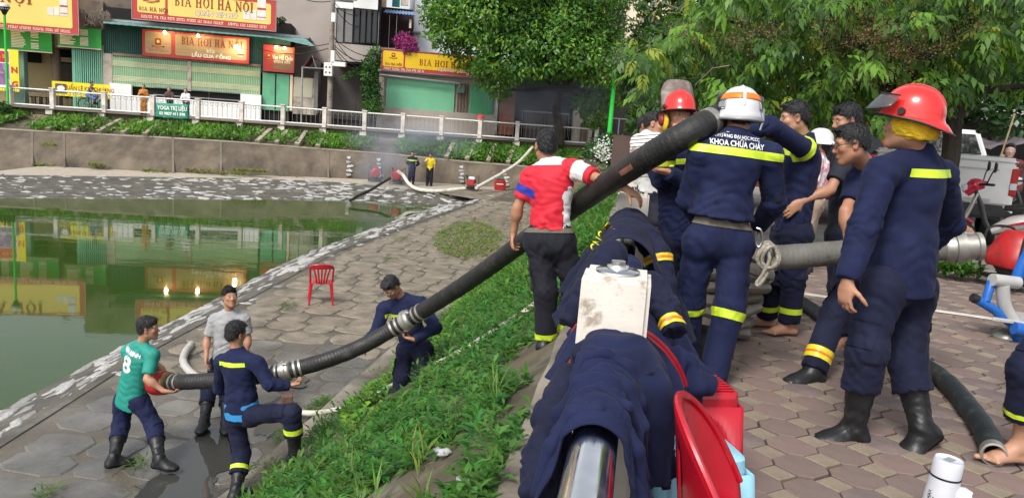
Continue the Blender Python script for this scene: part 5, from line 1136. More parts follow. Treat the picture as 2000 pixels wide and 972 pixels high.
def sdf_hand(D, w, d, pn, s=1., curl=.35, thumb=.5, side=1, spread=.09):
    """five-fingered hand: wrist W, direction D, palm facing PN, SIDE +1 when the thumb lies towards D x PN"""
    d = nv(d); pn = nv(pn - d * np.dot(pn, d)); l = np.cross(d, pn) * side; s = s * 1.04
    A = np.stack([l, d, pn])
    D.cap(w - d * .01 * s, w + d * .03 * s, .024 * s, .027 * s, .015, lat=l, ratio=.72, wide=1.1)
    D.ell(w + d * .055 * s, (.041 * s, .048 * s, .0155 * s), A, .018)
    D.ell(w + d * .045 * s + l * .02 * s + pn * .008 * s, (.018 * s, .032 * s, .014 * s), A, .014)
    def rot(v, ax, an): return v * math.cos(an) + np.cross(ax, v) * math.sin(an) + ax * np.dot(ax, v) * (1 - math.cos(an))
    ax = np.cross(d, pn)      # turns d towards pn
    for i, (x, ln, r) in enumerate([(.029, .068, .0092), (.010, .077, .0096), (-.010, .071, .0092), (-.028, .056, .0080)]):
        p = w + d * (.094 - abs(x - .005) * .25) * s + l * x * s; v = nv(d + l * x / .029 * spread)
        a = curl * (1 + .12 * (i - 1))
        for j, fr_ in enumerate((.45, .31, .24)):
            v = rot(v, ax, a * (1.0, 1.15, .8)[j]); q = p + v * ln * fr_ * s
            D.cap(p, q, r * (1 - .08 * j) * s, r * (1 - .08 * (j + 1)) * s, .004); p = q
    p = w + d * .032 * s + l * .030 * s + pn * .006 * s; v = nv(d * .62 + l * .75 + pn * .25)
    for j, ln in enumerate((.036, .030, .026)):
        q = p + v * ln * s; D.cap(p, q, (.0125, .0108, .0098)[j] * s, (.0108, .0098, .0085)[j] * s, .006)
        p = q; v = nv(v + d * .35 * thumb + pn * .5 * thumb - l * .25 * thumb)

def sdf_foot(D, an, f, u, side, s=1., big=0., toes=True, k=.02):
    f = nv(f - np.array(u) * np.dot(f, u)); u = nv(u); l = np.cross(f, u)
    P = lambda x, y, z: an + s * (l * x + f * y + u * z)
    D.cap(P(0, -.005, .02), P(0, -.04, -.055), .036 + big, .036 + big, k)
    D.cap(P(0, -.045, -.062), P(.004 * side, .115, -.07), .030 + big, .026 + big, k, lat=l, ratio=.8, wide=1.35)
    D.cap(P(0, .01, -.01), P(0, .12, -.065), .033 + big, .024 + big, .03, lat=l, wide=1.25)
    if toes:
        for i in range(5):
            x = (-.034 + .017 * i) * -side
            y = .178 - .012 * i if i else .186; r = .0135 if i == 0 else .0095
            D.cap(P(x * .9, .115, -.072), P(x * 1.12, y, -.08), r * 1.1, r, .006)
    else: D.cap(P(0, .1, -.07), P(.0, .185 - .01, -.072), .03 + big, .024 + big, .03, lat=l, ratio=.85, wide=1.4)
    D.plane(P(0, 0, -.094 - big * .5), -u, an - .4, an + .4)

SKIN = (.42, .215, .135)
def skin_mesh(name, V, F, c, A, s, tone, fade):
    L = (V - c) @ np.array(A).T / s; C = np.tile(np.array(tone, np.float32), (len(V), 1))
    t = RNG.random(6) * 6
    n = np.sin(V @ np.array([31, 22, 27.]) + t[0]) * np.sin(V @ np.array([-19, 33, 25.]) + t[1])
    C *= (1 + .06 * n)[:, None]
    def blob(p, r, col, amt):
        d = (((L - np.array(p)) / np.array(r)) ** 2).sum(1); wgt = np.clip(1.3 - d, 0, 1)[:, None] * amt
        C[:] = C * (1 - wgt) + np.array(col) * wgt
    blob((0, .095, -.069), (.022, .02, .0125), (.30, .10, .08), .75)
    for q in (-1, 1):
        blob((q * .031, .09, .0265), (.021, .03, .0048), (.012, .009, .008), .95)
        blob((q * .04, .08, -.03), (.03, .03, .02), (tone[0] * 1.02, tone[1] * .85, tone[2] * .8), .5)
        blob((q * .08, 0, 0), (.02, .03, .035), (tone[0] * 1.0, tone[1] * .82, tone[2] * .8), .5)
        blob((q * .010, .105, -.041), (.005, .01, .004), (.08, .03, .02), .8)
        if fade: blob((q * .072, -.01, .035), (.03, .075, .04), (.05, .035, .03), fade)
    if fade: blob((0, -.1, -.02), (.07, .04, .06), (.05, .035, .03), fade)
    me = np_mesh(name, V, F); set_tint(me, C); return me
mat("skin", None, .48, 0, attr="tint", subs=.12, spec=.4, bump=.05, bscale=160)
mat("hair", (.008, .0075, .009), .42, .25, 60, bump=.5, bscale=220, stretch=(1, 1, .35))
mat("eye_white", (.55, .52, .5), .2, 0); mat("iris", (.012, .008, .006), .1, 0, spec=.8)
NAVY = mat("navy_cloth", (.0085, .0130, .050), .82, .18, 9, bump=.25, bscale=420, sheen=.03, spec=.25, col2=(.014, .020, .062), c2lo=.45, c2hi=.75, c2scale=5)
NAVYD = mat("dark_navy_cloth", (.0080, .0105, .032), .82, .18, 9, bump=.25, bscale=420, sheen=.03, spec=.25, col2=(.014, .017, .042), c2lo=.45, c2hi=.75, c2scale=5)
BLACKCLOTH = mat("charcoal_cloth", (.013, .0135, .021), .8, .15, 9, bump=.2, bscale=420, sheen=.03, spec=.25)
RUBBER = mat("boot_rubber", (.0095, .0105, .0125), .46, .3, 14, bump=.12, bscale=60, col2=(.03, .028, .026), c2lo=.58, c2hi=.75, c2scale=9, roughvar=.14)
LIME = mat("lime_reflective_tape", (.55, .72, .035), .4, .08, 30, bump=.1, bscale=300)
ORTAPE = mat("orange_tape", (.75, .16, .02), .45, .08, 30); YTAPE = mat("yellow_tape", (.72, .62, .03), .4, .08, 30)
BELT = mat("belt_webbing", (.12, .105, .08), .7, .15, 40, bump=.3, bscale=260)
WHITEPRINT = mat("white_print", (.72, .74, .76), .6, 0)
STEEL = mat("clean_steel", (.55, .55, .56), .28, .1, 30, metal=1)

def limb_waves(a, b, amp, wl, rng, cuff=None):
    d = np.array(b) - np.array(a); d = d / np.linalg.norm(d); out = []
    for i in range(2):
        j = rng.normal(0, .45, 3); k = nv(d + j) * (2 * math.pi / (wl * 2.0 * (1 + .6 * rng.random())))
        out.append((amp * 1.5 * (.6 + .6 * rng.random()), k, rng.random() * 6.3, 1.5 + 1.2 * rng.random()))
    j = rng.normal(0, .7, 3); k = nv(d * .5 + j) * (2 * math.pi / (.20 + .1 * rng.random()))
    out.append((amp * 1.1, k, rng.random() * 6.3, 1.))
    return out

def person(label, J, yaw=0, pitch=0, roll=0, s=1., h=.009, tone=SKIN, top=None, legs=None, shoes='boots', hand=None, hair='short', group=None,
           fade=0., chest=1., seed=1, foot=None, detail=True, tuck=False, bulk=1., toe=None, eyes=True):
    """J: joints in metres. top = dict(mat, sleeve 0..1, hem), legs = dict(mat, length 0..1), foot = {'R': forward, 'L': forward}"""
    rng = np.random.default_rng(seed)
    J = {k: np.array(v, np.float64) for k, v in J.items()}
    root = thing("person", label, "person", tuple(np.minimum(J['anR'], J['anL']) * [0, 0, 1] + (J['anR'] + J['anL']) / 2 * [1, 1, 0]), group)
    A = frame(look(yaw, pitch), nv(np.array([0, 0, 1.]) + np.cross(look(yaw), [0, 0, 1]) * math.tan(R(roll))))
    c = J['head']; up = nv(J['neck'] - J['pelvis']); lat = nv(J['shR'] - J['shL']); lat = nv(lat - up * np.dot(lat, up)); fw = nv(np.cross(up, lat))
    T = np.stack([lat, fw, up]); hipl = nv(J['hiR'] - J['hiL'])
    ch = J['pelvis'] + (J['neck'] - J['pelvis']) * .70
    b_ = s * bulk
    hand = hand or {}; foot = foot or {}
    pts = np.stack(list(J.values())); lo, hi = pts.min(0) - .24 * s, pts.max(0) + .24 * s
    sleeve = top.get('sleeve', 1.); hem = top.get('hem', .12) * s
    # ---- skin: one continuous surface
    D = SDF(h, lo, hi)
    sdf_head(D, c, A, s, J['neck'] - up * .03 * s)
    anybare = shoes == 'bare' or (isinstance(shoes, dict) and 'bare' in shoes.values()) or (legs and legs.get('len', 1.) < .9 and legs.get('len', 1.) < .6)
    D.ell(ch + up * .05 * s, (.13 * b_, .085 * b_, .12 * s), T, .04)
    if anybare: D.cap(ch, J['pelvis'], .09 * b_, .105 * b_, .04, lat=lat, ratio=.72)
    for q in 'RL':
        D.cap(J['sh' + q], J['el' + q], .044 * b_, .036 * b_, .03); D.cap(J['el' + q], J['wr' + q], .037 * b_, .025 * s, .015)
        D.ell(J['el' + q] + (J['wr' + q] - J['el' + q]) * .28, (.036 * b_,) * 3, None, .05)
        D.cap(ch + up * .13 * s, J['sh' + q], .05 * b_, .048 * b_, .03)
        hd = hand.get(q, {}); dr = hd.get('d', J['wr' + q] - J['el' + q]); sgn = 1 if q == 'R' else -1
        pn = hd.get('pn', -lat * sgn)
        dr = nv(dr); pn = nv(np.array(pn) - dr * np.dot(pn, dr))
        # thumb side: for a right hand it lies towards pn x d, for a left hand towards d x pn
        sdf_hand(D, J['wr' + q], dr, pn, s, hd.get('curl', .35), hd.get('thumb', .5), hd.get('side', -sgn))
        if anybare: D.cap(J['hi' + q], J['kn' + q], .070 * b_, .048 * b_, .04); D.cap(J['kn' + q], J['an' + q], .048 * b_, .034 * s, .03)
        if anybare: D.ell(J['kn' + q] + (J['an' + q] - J['kn' + q]) * .3 - fw * .02, (.052 * b_, .052 * b_, .07 * b_), None, .05)
        if shoes == 'bare' or (isinstance(shoes, dict) and shoes.get(q) == 'bare'):
            sdf_foot(D, J['an' + q], foot.get(q, fw * [1, 1, 0]), (toe or {}).get(q, (0, 0, 1)), -1 if q == 'R' else 1, s)
    V, F = D.mesh(); gh = h * 1.3
    body = link("body", skin_mesh("body", V, F, c, A, s, tone, fade), MATS["skin"], root)
    # ---- eyes
    if detail and eyes:
        for q in (-1, 1):
            mb = MB(); Me = Matrix.Identity(4)
            for i in range(3):
                for j in range(3): Me[i][j] = A[j][i]
            p = c + s * (A[0] * q * .031 + A[1] * .0845 + A[2] * .0065)
            Me = Matrix.Translation(p) @ Me.to_4x4() @ Matrix.Rotation(R(-90), 4, 'X')
            r = .0115 * s
            mb.lathe([(r * math.sin(t), r * .55 * math.cos(t)) for t in np.linspace(0, math.pi * .5, 5)], 10, Me, 1.15, .42)
            mb.cur = 1; mb.lathe([(.0052 * s * x, (.0068 - .0009 * x) * s) for x in (0, .6, 1.)], 10, Me, 1, .8)
            mb.build("eye", [MATS["eye_white"], MATS["iris"]], body, fix=False)
    # ---- hair
    if hair:
        hh = max(h * .75, .006); D = SDF(hh, c - .17 * s, c + .17 * s)
        P = lambda x, y, z: c + s * (A[0] * x + A[1] * y + A[2] * z)
        thick = {'short': .0055, 'full': .011, 'long': .014}[hair]
        D.ell(P(0, -.019, .043 + thick * .5), ((.0735 + thick * .75) * s, (.0935 + thick * .6) * s, (.081 + thick) * s), A, 0)
        D.ell(P(0, -.048, -.006), ((.064 + thick * .5) * s, (.061 + thick * .5) * s, .07 * s), A, .02)
        D.ell(P(.004, .05, .098), (.052 * s, .04 * s, (.020 if hair != 'short' else .014) * s), A, .03)
        n = -A[2] * .17 + A[1] * .118; D.plane(P(0, .0, .012 if hair == 'short' else .006), n if hair != 'long' else -A[2] * .05 + A[1] * .2)
        D.plane(P(0, .073, .05), A[1] * 1. - A[2] * .55)
        D.folds([(.0016, nv(rng.normal(0, 1, 3) * [1, 1, .25]) * 300, rng.random() * 6, 1.2) for _ in range(3)] + [(.0022, nv(rng.normal(0, 1, 3)) * 110, rng.random() * 6, 1.5)])
        if hair == 'long': D.cap(P(0, -.085, -.02), P(0, -.10, -.14), .035 * s, .025 * s, .03)
        V, F = D.mesh(); N_ = vnormals(V, F)
        nb = int(1700 * min(1, (.009 / h) ** 2)) if detail else 0
        if nb:      # loose tufts that break the outline
            k = rng.integers(0, len(V), nb); p = V[k]; n = N_[k]; cr = P(.01, -.045, .125); fl = p - cr; fl -= n * (fl * n).sum(1)[:, None]; fl /= np.linalg.norm(fl, axis=1)[:, None] + 1e-6
            fl = fl + rng.normal(0, .3, fl.shape); t = (n * (.30 + .25 * rng.random((nb, 1))) + fl) * (.012 + .012 * rng.random((nb, 1))) * s * (1 if hair != 'short' else .75); wd = np.cross(n, fl) * .0028
            p = p - n * .002; Q = np.concatenate([p - wd, p + wd, p + t + wd * .15, p + t - wd * .15]); b0 = len(V); i4 = np.arange(nb)[:, None] + np.array([0, nb, 2 * nb, 3 * nb]) + b0
            V = np.concatenate([V, Q]); F = np.concatenate([F, i4])
        link("hair", np_mesh("hair", V, F), MATS["hair"], root)
    G = {}
    tuck = tuck or hem < 0
    # ---- trousers
    if legs:
        ln = legs.get('len', 1.); D = SDF(gh, lo, hi); pv = J['pelvis']; hb = s * legs.get('fit', 1.)
        D.cap(pv + up * (.10 if tuck or hem < 0 else .01) * s, pv - up * .05 * s, .128 * b_, .158 * b_, .04, flata=True, lat=hipl, ratio=.76)
        wav = []
        for q in 'RL':
            a, k, n = J['hi' + q], J['kn' + q], J['an' + q]
            D.cap(a, k, .094 * b_, .086 * hb * s, .05)
            if ln > .5:
                e = k + (n - k) * min(1, (ln - .5) * 2); D.cap(k, e, .085 * hb * s, (.080 if not legs.get('tucked') else .09) * hb * s, .04, flat=True)
                wav += [w_ + (k, .13 * s) for w_ in limb_waves(k, n, .0055, .05, rng)] + [w_ + (e, .11 * s) for w_ in limb_waves(k, n, .006, .035, rng)]
            wav += [w_ + (a, .2 * s) for w_ in limb_waves(a + hipl * .2, k, .004, .08, rng)]
            wav += [w_ + ((a + k) / 2, .2 * s) for w_ in limb_waves(a, k, .003, .09, rng)]
            # seat
            D.ell(a - fw * .034 * s + up * (.02 if tuck else -.02) * s, (.080 * b_, .066 * b_, .1 * s), T, .07)
        D.cap(J['hiR'], J['hiL'], .092 * b_, .092 * b_, .04)
        if not legs.get('smooth'): D.folds(wav)
        V, F = D.mesh(); lg = link("trousers" if ln > .6 else "shorts", np_mesh("trousers", V, F), legs['mat'], root); N_ = vnormals(V, F); G['legs'] = (V, F, N_)
        for st in legs.get('bands', []):      # (which leg, start, end along the shin, material)
            q, t0, t1, ml = st; k, n = J['kn' + q], J['an' + q]; d = nv(n - k); oth = 'L' if q == 'R' else 'R'
            if t0 < 0: k, n = k, k + (k - J['hi' + q])
            def sel(V, k=k, n=n, d=d, q=q, oth=oth):
                tt = (V - k) @ d / np.linalg.norm(n - k); perp = np.linalg.norm((V - k) - ((V - k) @ d)[:, None] * d, axis=1)
                return (tt > t0 - .08) & (tt < t1 + .08) & (perp < .13 * s)
            band(G['legs'], "reflective_stripe", ml, lg, sel, [(k + (n - k) * t0, -d), (k + (n - k) * t1, d)], st[4] if len(st) > 4 else .004)
    # ---- shirt or jacket
    D = SDF(gh, lo, hi); sb = b_ * top.get('fit', 1.)
    D.ell(ch, (.165 * sb * chest, .118 * sb, .19 * s), T, .03)
    D.cap(ch + up * .02, J['pelvis'] - up * hem, .155 * sb * chest, .152 * sb * top.get('flare', 1.), .04, flat=True, lat=lat, ratio=.79)
    if top.get('blouse', 0): D.cap(J['pelvis'] + up * .13 * s, J['pelvis'] - up * hem, .165 * sb, (.165 + top['blouse']) * sb, .03, flat=True, lat=lat, ratio=.83)
    wav = [w_ + (J['pelvis'] + up * .12 * s, .2 * s) for w_ in limb_waves(J['pelvis'], ch + rng.normal(0, .06, 3), .0055, .065, rng)]
    wav += [w_ + (ch, .25 * s) for w_ in limb_waves(ch, ch + lat * .5 + up * .8, .003, .10, rng)]
    wav += [w_ + (J['pelvis'] - up * hem * .6, .17 * s) for w_ in limb_waves(J['pelvis'], J['pelvis'] + lat + rng.normal(0, .2, 3), .004, .09, rng)]
    for q in 'RL':
        a, e, w_ = J['sh' + q], J['el' + q], J['wr' + q]
        D.cap(ch + up * .135 * s, a, .068 * sb, .066 * sb, .04); 
        D.cap(J['neck'] - up * .03 * s, a, .05 * sb, .06 * sb, .04)
        if sleeve > .5:
            D.cap(a, e, .072 * sb, .068 * sb, .035); z = e + (w_ - e) * min(1, (sleeve - .5) * 2); D.cap(e, z, .067 * sb, .054 * sb, .02, flat=True)
            wav += [v + (e, .13 * s) for v in limb_waves(a, w_, .006, .045, rng)] + [v + (z, .09 * s) for v in limb_waves(e, w_, .004, .04, rng)] + [v + (a, .12 * s) for v in limb_waves(a, e, .004, .06, rng)]
        elif sleeve > 0:
            z = a + (e - a) * sleeve * 2; D.cap(a, z, .069 * sb, .066 * sb, .03, flat=True); wav += [v + (a, .15 * s) for v in limb_waves(a, e, .004, .06, rng)]
    if top.get('collar', True):
        D.cap(J['neck'] - up * .04 * s, J['neck'] + up * .028 * s + (c - J['neck']) * .02, .075 * sb, .066 * sb, .02, flat=True)
    else: D.cap(J['neck'] - up * .06 * s, J['neck'] - up * .012 * s, .085 * sb, .074 * sb, .02, flat=True)
    D.folds([(v[0] * top.get('crease', 1.),) + tuple(v[1:]) for v in wav])
    V, F = D.mesh(); nm = top.get('name', 'jacket'); jk = link(nm, np_mesh(nm, V, F), top['mat'], root); G['top'] = (V, F, vnormals(V, F))
    info = dict(root=root, body=body, top=jk, G=G, T=T, ch=ch, up=up, lat=lat, fw=fw, A=A, c=c, s=s, J=J, legs=lg if legs else None, hipl=hipl)
    for st in top.get('bands', []):          # ('back'|'front'|'all', lo, hi, half width, material): heights along the spine from the chest
        wh, z0, z1, hw, ml = st[:5]
        sg = {'back': -1, 'front': 1, 'all': 0}[wh]
        def sel(V):
            L = V - ch; z = L @ up; x = L @ lat; y = L @ fw
            return (z > z0 * s - .03) & (z < z1 * s + .03) & (np.abs(x) < hw * s + .03) & ((y * sg > -.02) if sg else True)
        pl = [(ch + up * z0 * s, -up), (ch + up * z1 * s, up), (ch - lat * hw * s, -lat), (ch + lat * hw * s, lat)]
        if sg: pl.append((ch, -fw * sg))
        band(G['top'], "reflective_stripe", ml, jk, sel, pl, st[5] if len(st) > 5 else .004)
    for q, t0, t1, ml in top.get('arm_bands', []):
        a, e = (J['sh' + q], J['el' + q]) if t1 <= 1 else (J['el' + q], J['wr' + q])
        if t0 >= 1: t0, t1 = t0 - 1, t1 - 1
        d = nv(e - a)
        def sel(V):
            tt = (V - a) @ d / np.linalg.norm(e - a); perp = np.linalg.norm((V - a) - ((V - a) @ d)[:, None] * d, axis=1)
            return (tt > t0 - .1) & (tt < t1 + .1) & (perp < .11 * s)
        band(G['top'], "reflective_stripe", ml, jk, sel, [(a + (e - a) * t0, -d), (a + (e - a) * t1, d)], .004)
    if top.get('belt'):
        z0, z1, ml = top['belt']; pv = J['pelvis']; which = 'top' if not tuck else 'legs'
        def sel(V): L = V - pv; return (np.abs(L @ up - (z0 + z1) / 2 * s) < .07) & (np.linalg.norm(L - (L @ up)[:, None] * up, axis=1) < .26 * s)
        band(G[which], "belt", ml, root, sel, [(pv + up * z0 * s, -up), (pv + up * z1 * s, up)], .007)
    # ---- sewn details: hem band, side and centre seams
    if detail and h < .0105 and top.get('seams', True):
        sm_ = top['mat']; J_ = J['pelvis']
        if hem > -.2:
            e0 = J_ - up * hem
            band(G['top'], "hem", sm_, jk, lambda V: (np.abs((V - e0) @ up - .02) < .06) & (np.linalg.norm((V - e0) - ((V - e0) @ up)[:, None] * up, axis=1) < .27 * s), [(e0 + up * .004, -up), (e0 + up * .03, up)], .0035)
        for sg in (-1, 1):
            band(G['top'], "seam", mat("dark_seam", (.004, .005, .012), .9, 0), jk, lambda V: (np.abs((V - ch) @ fw) < .03) & ((V - ch) @ up < .02) & (((V - ch) @ lat) * sg > .09), [(ch + fw * .003, fw), (ch - fw * .003, -fw), (ch + up * .0, up)], .0025)
        if legs and ln > .6:
            band(G['legs'], "seam", MATS["dark_seam"], lg, lambda V: (np.abs((V - J_) @ hipl) < .03) & ((V - J_) @ fw < 0) & ((V - J_) @ up > -.16), [(J_ + hipl * .003, hipl), (J_ - hipl * .003, -hipl)], .003)
            for q in 'RL':
                a, k = J['hi' + q], J['kn' + q]; d_ = nv(k - a); sg = 1 if q == 'R' else -1; sd = nv(hipl * sg - d_ * np.dot(hipl * sg, d_)); m0 = a + (k - a) * .72; fd = nv(np.cross(d_, sd))
                selp = lambda V: (np.abs((V - m0) @ d_) < .12) & ((V - m0) @ sd > .03) & (np.abs((V - m0) @ fd) < .1) & (np.linalg.norm(V - m0, axis=1) < .2)
                band(G['legs'], "cargo_pocket", legs['mat'], lg, selp, [(m0 + d_ * .085, d_), (m0 - d_ * .085, -d_), (m0 + fd * .072, fd), (m0 - fd * .072, -fd)], .007)
                band(G['legs'], "pocket_flap", legs['mat'], lg, selp, [(m0 - d_ * .045, d_), (m0 - d_ * .092, -d_), (m0 + fd * .077, fd), (m0 - fd * .077, -fd)], .011)
    # ---- footwear
    if not isinstance(shoes, dict): shoes = {'R': shoes, 'L': shoes}
    for q in 'RL':
        if shoes[q] in (None, 'bare'): continue
        an, kn = J['an' + q], J['kn' + q]; f = np.array(foot.get(q, fw * [1, 1, 0]), float); u = nv((toe or {}).get(q, (0, 0, 1)))
        D = SDF(h * 1.15, an - .33 * s, an + np.array([.33, .33, .36]) * s)
        sdf_foot(D, an, f, u, 1, s, .012, False, .03)
        hgt = {'boots': .24, 'shoes': .055, 'ankle_boots': .12}[shoes[q]]
        d = nv(kn - an); D.cap(an - u * .03, an + d * hgt * s, .050 * s, (.074 if hgt > .2 else .058) * s, .03, flat=True)
        if hgt > .2: D.cap(an + d * (hgt - .03) * s, an + d * (hgt + .004) * s, .074 * s, .078 * s, .004, flat=True); D.folds([v + (an + d * .06, .1) for v in limb_waves(an, kn, .004, .04, rng)])
        V, F = D.mesh(); bo = link("boot" if hgt > .1 else "shoe", np_mesh("boot", V, F), top.get('shoemat', RUBBER), root)
        so_ = -.094 * s - .006
        band((V, F, vnormals(V, F)), "sole", mat("sole_rubber", (.014, .014, .015), .7, .2, 30, bump=.3, bscale=150), bo,
             lambda V: (V - an) @ u < so_ + .05, [(an + u * (so_ + .022), u)], .004)
    return info
# ---------------------------------------------------------------- helmets
def hmat(info, lift=.0):
    A, c, s = info['A'], info['c'], info['s']; M = Matrix.Identity(4)
    for i in range(3):
        for j in range(3): M[i][j] = A[j][i] * s
        M[i][3] = c[i] + A[2][i] * lift * s
    return M
def dome(mb, M, rx, ry, z0, top, seg=40, prof=None, brim=None):
    """shell: dome of half-width rx, half-length ry above z0; BRIM(theta) -> (outward, down) for the rim"""
    n = 12; vs = []
    for i in range(n + 1):
        t = i / n * math.pi / 2
        for k in range(seg):
            th = 2 * math.pi * k / seg; r = math.cos(t) ** .85
            vs.append(M @ Vector((rx * r * math.sin(th), ry * r * math.cos(th), z0 + (top - z0) * math.sin(t))))
    rows = [vs[i * seg:(i + 1) * seg] for i in range(n + 1)]
    if brim:
        for fr_ in (.0, .35, 1.):
            row = []
            for k in range(seg):
                th = 2 * math.pi * k / seg; o, d = brim(th)
                f2 = fr_ if fr_ else 0.12
                row.append(M @ Vector(((rx + o * f2) * math.sin(th), (ry + o * f2) * math.cos(th), z0 - .012 - d * f2 ** 1.5)))
            rows.insert(0, row)
        th_rows = []
        for row in rows[:1]:
            pass
    V = [v for r in rows for v in r]; F = []
    for i in range(len(rows) - 1):
        for k in range(seg): F.append((i * seg + k, i * seg + (k + 1) % seg, (i + 1) * seg + (k + 1) % seg, (i + 1) * seg + k))
    mb.smooth = True; mb.add(V, F); mb.smooth = False
    return rows[0]
REDSHELL = mat("red_helmet_shell", (.66, .022, .018), .2, .07, 12, coat=.6, col2=(.5, .03, .03), c2lo=.6, c2hi=.72, c2scale=9)
BLKTRIM = mat("black_trim", (.012, .012, .013), .5, .1, 30)
YCLOTH = mat("yellow_neck_cloth", (.72, .46, .012), .8, .15, 25, bump=.4, bscale=60, sheen=.1)
VIS = mat("smoked_visor", (.10, .105, .11), .12, .1, 20, alpha=.62, spec=.6)
VISB = mat("dusty_visor", (.20, .155, .135), .5, .25, 30, alpha=.86, col2=(.3, .25, .22), c2scale=20)

def red_helmet(info, visor, cloth):
    M = hmat(info, .055); rt = info['root']; h = thing_part = None
    mb = MB()
    rim = dome(mb, M, .118, .142, 0., .135, brim=lambda th: (.022 + .036 * max(0, -math.cos(th)) ** 2 + .014 * max(0, math.cos(th)) ** 2,   .012 + .04 * max(0, -math.cos(th)) ** 2))
    rid = MB()
    shell = mb.build("helmet", REDSHELL, rt); so_ = shell.modifiers.new("thick", 'SOLIDIFY'); so_.thickness = .005
    mb = MB(); mb.tube([p for p in rim], .0055, 6, closed=True)
    mb.build("helmet_trim", BLKTRIM, shell)
    mb = MB(); mb.smooth = True      # raised crest along the middle
    pr = [M @ Vector((0, .142 * math.cos(t) * 1.0, .135 * math.sin(t) ** .9 + .001)) for t in np.linspace(.35, 2.7, 14)]
    mb.tube(pr, [.006 + .012 * math.sin(i / 13 * math.pi) for i in range(14)], 8, flat=.5); mb.build("helmet_crest", REDSHELL, shell)
    # visor sheet: part of a cylinder, hinged at the temples
    ax, tilt, hgt, ml = visor; vs = []; n = 16
    Mt = M
    for i in range(5):
        for k in range(n + 1):
            if tilt == 'up':
                th = -1.25 + 2.5 * k / n; f = i / 4; vs.append(Mt @ Vector(((.142 - .012 * f) * math.sin(th), .04 - .055 * (1 - math.cos(th)) - .05 * f, .0 + .215 * f * (1 - .38 * (abs(th) / 1.25) ** 4)))); continue
            th = -1.25 + 2.5 * k / n; f = i / 4; cut = 1 - .35 * (abs(th) / 1.25) ** 3
            vs.append(Mt @ Vector(((.139 + tilt * f) * math.sin(th), (.160 + tilt * f) * math.cos(th), ax + hgt * f * cut)))
    V = vs; F = [(i * (n + 1) + k, i * (n + 1) + k + 1, (i + 1) * (n + 1) + k + 1, (i + 1) * (n + 1) + k) for i in range(4) for k in range(n)]
    mb = MB(); mb.smooth = True; mb.add(V, F); vz = mb.build("visor", ml, shell); q = vz.modifiers.new("thick", 'SOLIDIFY'); q.thickness = .003
    mb = MB(); mb.tube([V[k] for k in range(n + 1)], .004, 6); mb.build("visor_frame", BLKTRIM, shell)
    for sx in (-1, 1): mb = MB(); mb.lathe([(0, .012), (.016, .012), (.018, 0)], 14, M @ Matrix.Translation((sx * .122, .03, .005)) @ Matrix.Rotation(sx * math.pi / 2, 4, 'Y')); mb.build("visor_hinge", BLKTRIM, shell)
    A, c, s = info['A'], info['c'], info['s']; P = lambda x, y, z: c + s * (A[0] * x + A[1] * y + A[2] * z)
    if cloth == 'wrap':      # gathered yellow liner showing under the brim
        D = SDF(.007, c - .18, c + .18); D.ell(P(0, -.022, -.002), (.097 * s, .115 * s, .082 * s), A, 0); D.ell(P(0, -.075, -.028), (.072 * s, .048 * s, .05 * s), A, .03)
        D.plane(P(0, 0, .06), A[2]); D.plane(P(0, -.02, -.064), -A[2] - A[1] * .15); D.plane(P(0, .075, 0), A[1])
        D.folds([(.004, A[2] * 150 + A[1] * 15, 0., .8), (.002, A[2] * 90 - A[1] * 30, 1., 1.)])
        V, F = D.mesh(); link("neck_cloth", np_mesh("neck_cloth", V, F), YCLOTH, shell)
    else:                    # ear flaps: yellow pads with a red outer cup, chin strap
        for sx in (-1, 1):
            D = SDF(.007, c - .2, c + .2); D.ell(P(sx * .098, -.005, -.045), (.020 * s, .05 * s, .062 * s), A, 0)
            V, F = D.mesh(); fl = link("ear_flap", np_mesh("ear_flap", V, F), YCLOTH, shell)
            D = SDF(.006, c - .2, c + .2); D.ell(P(sx * .122, -.012, -.03), (.022 * s, .034 * s, .042 * s), A, 0)
            V, F = D.mesh(); link("ear_cup", np_mesh("ear_cup", V, F), mat("dark_red_pad", (.2, .02, .02), .5, .1), fl)
        mb = MB(); mb.tube(spline([P(-.088, .03, .03), P(-.076, .045, -.06), P(-.03, .06, -.118), P(.03, .06, -.118), P(.076, .045, -.06), P(.088, .03, .03)], 5), .0065, 6, flat=.5)
        mb.build("chin_strap", BLKTRIM, shell)
    return shell

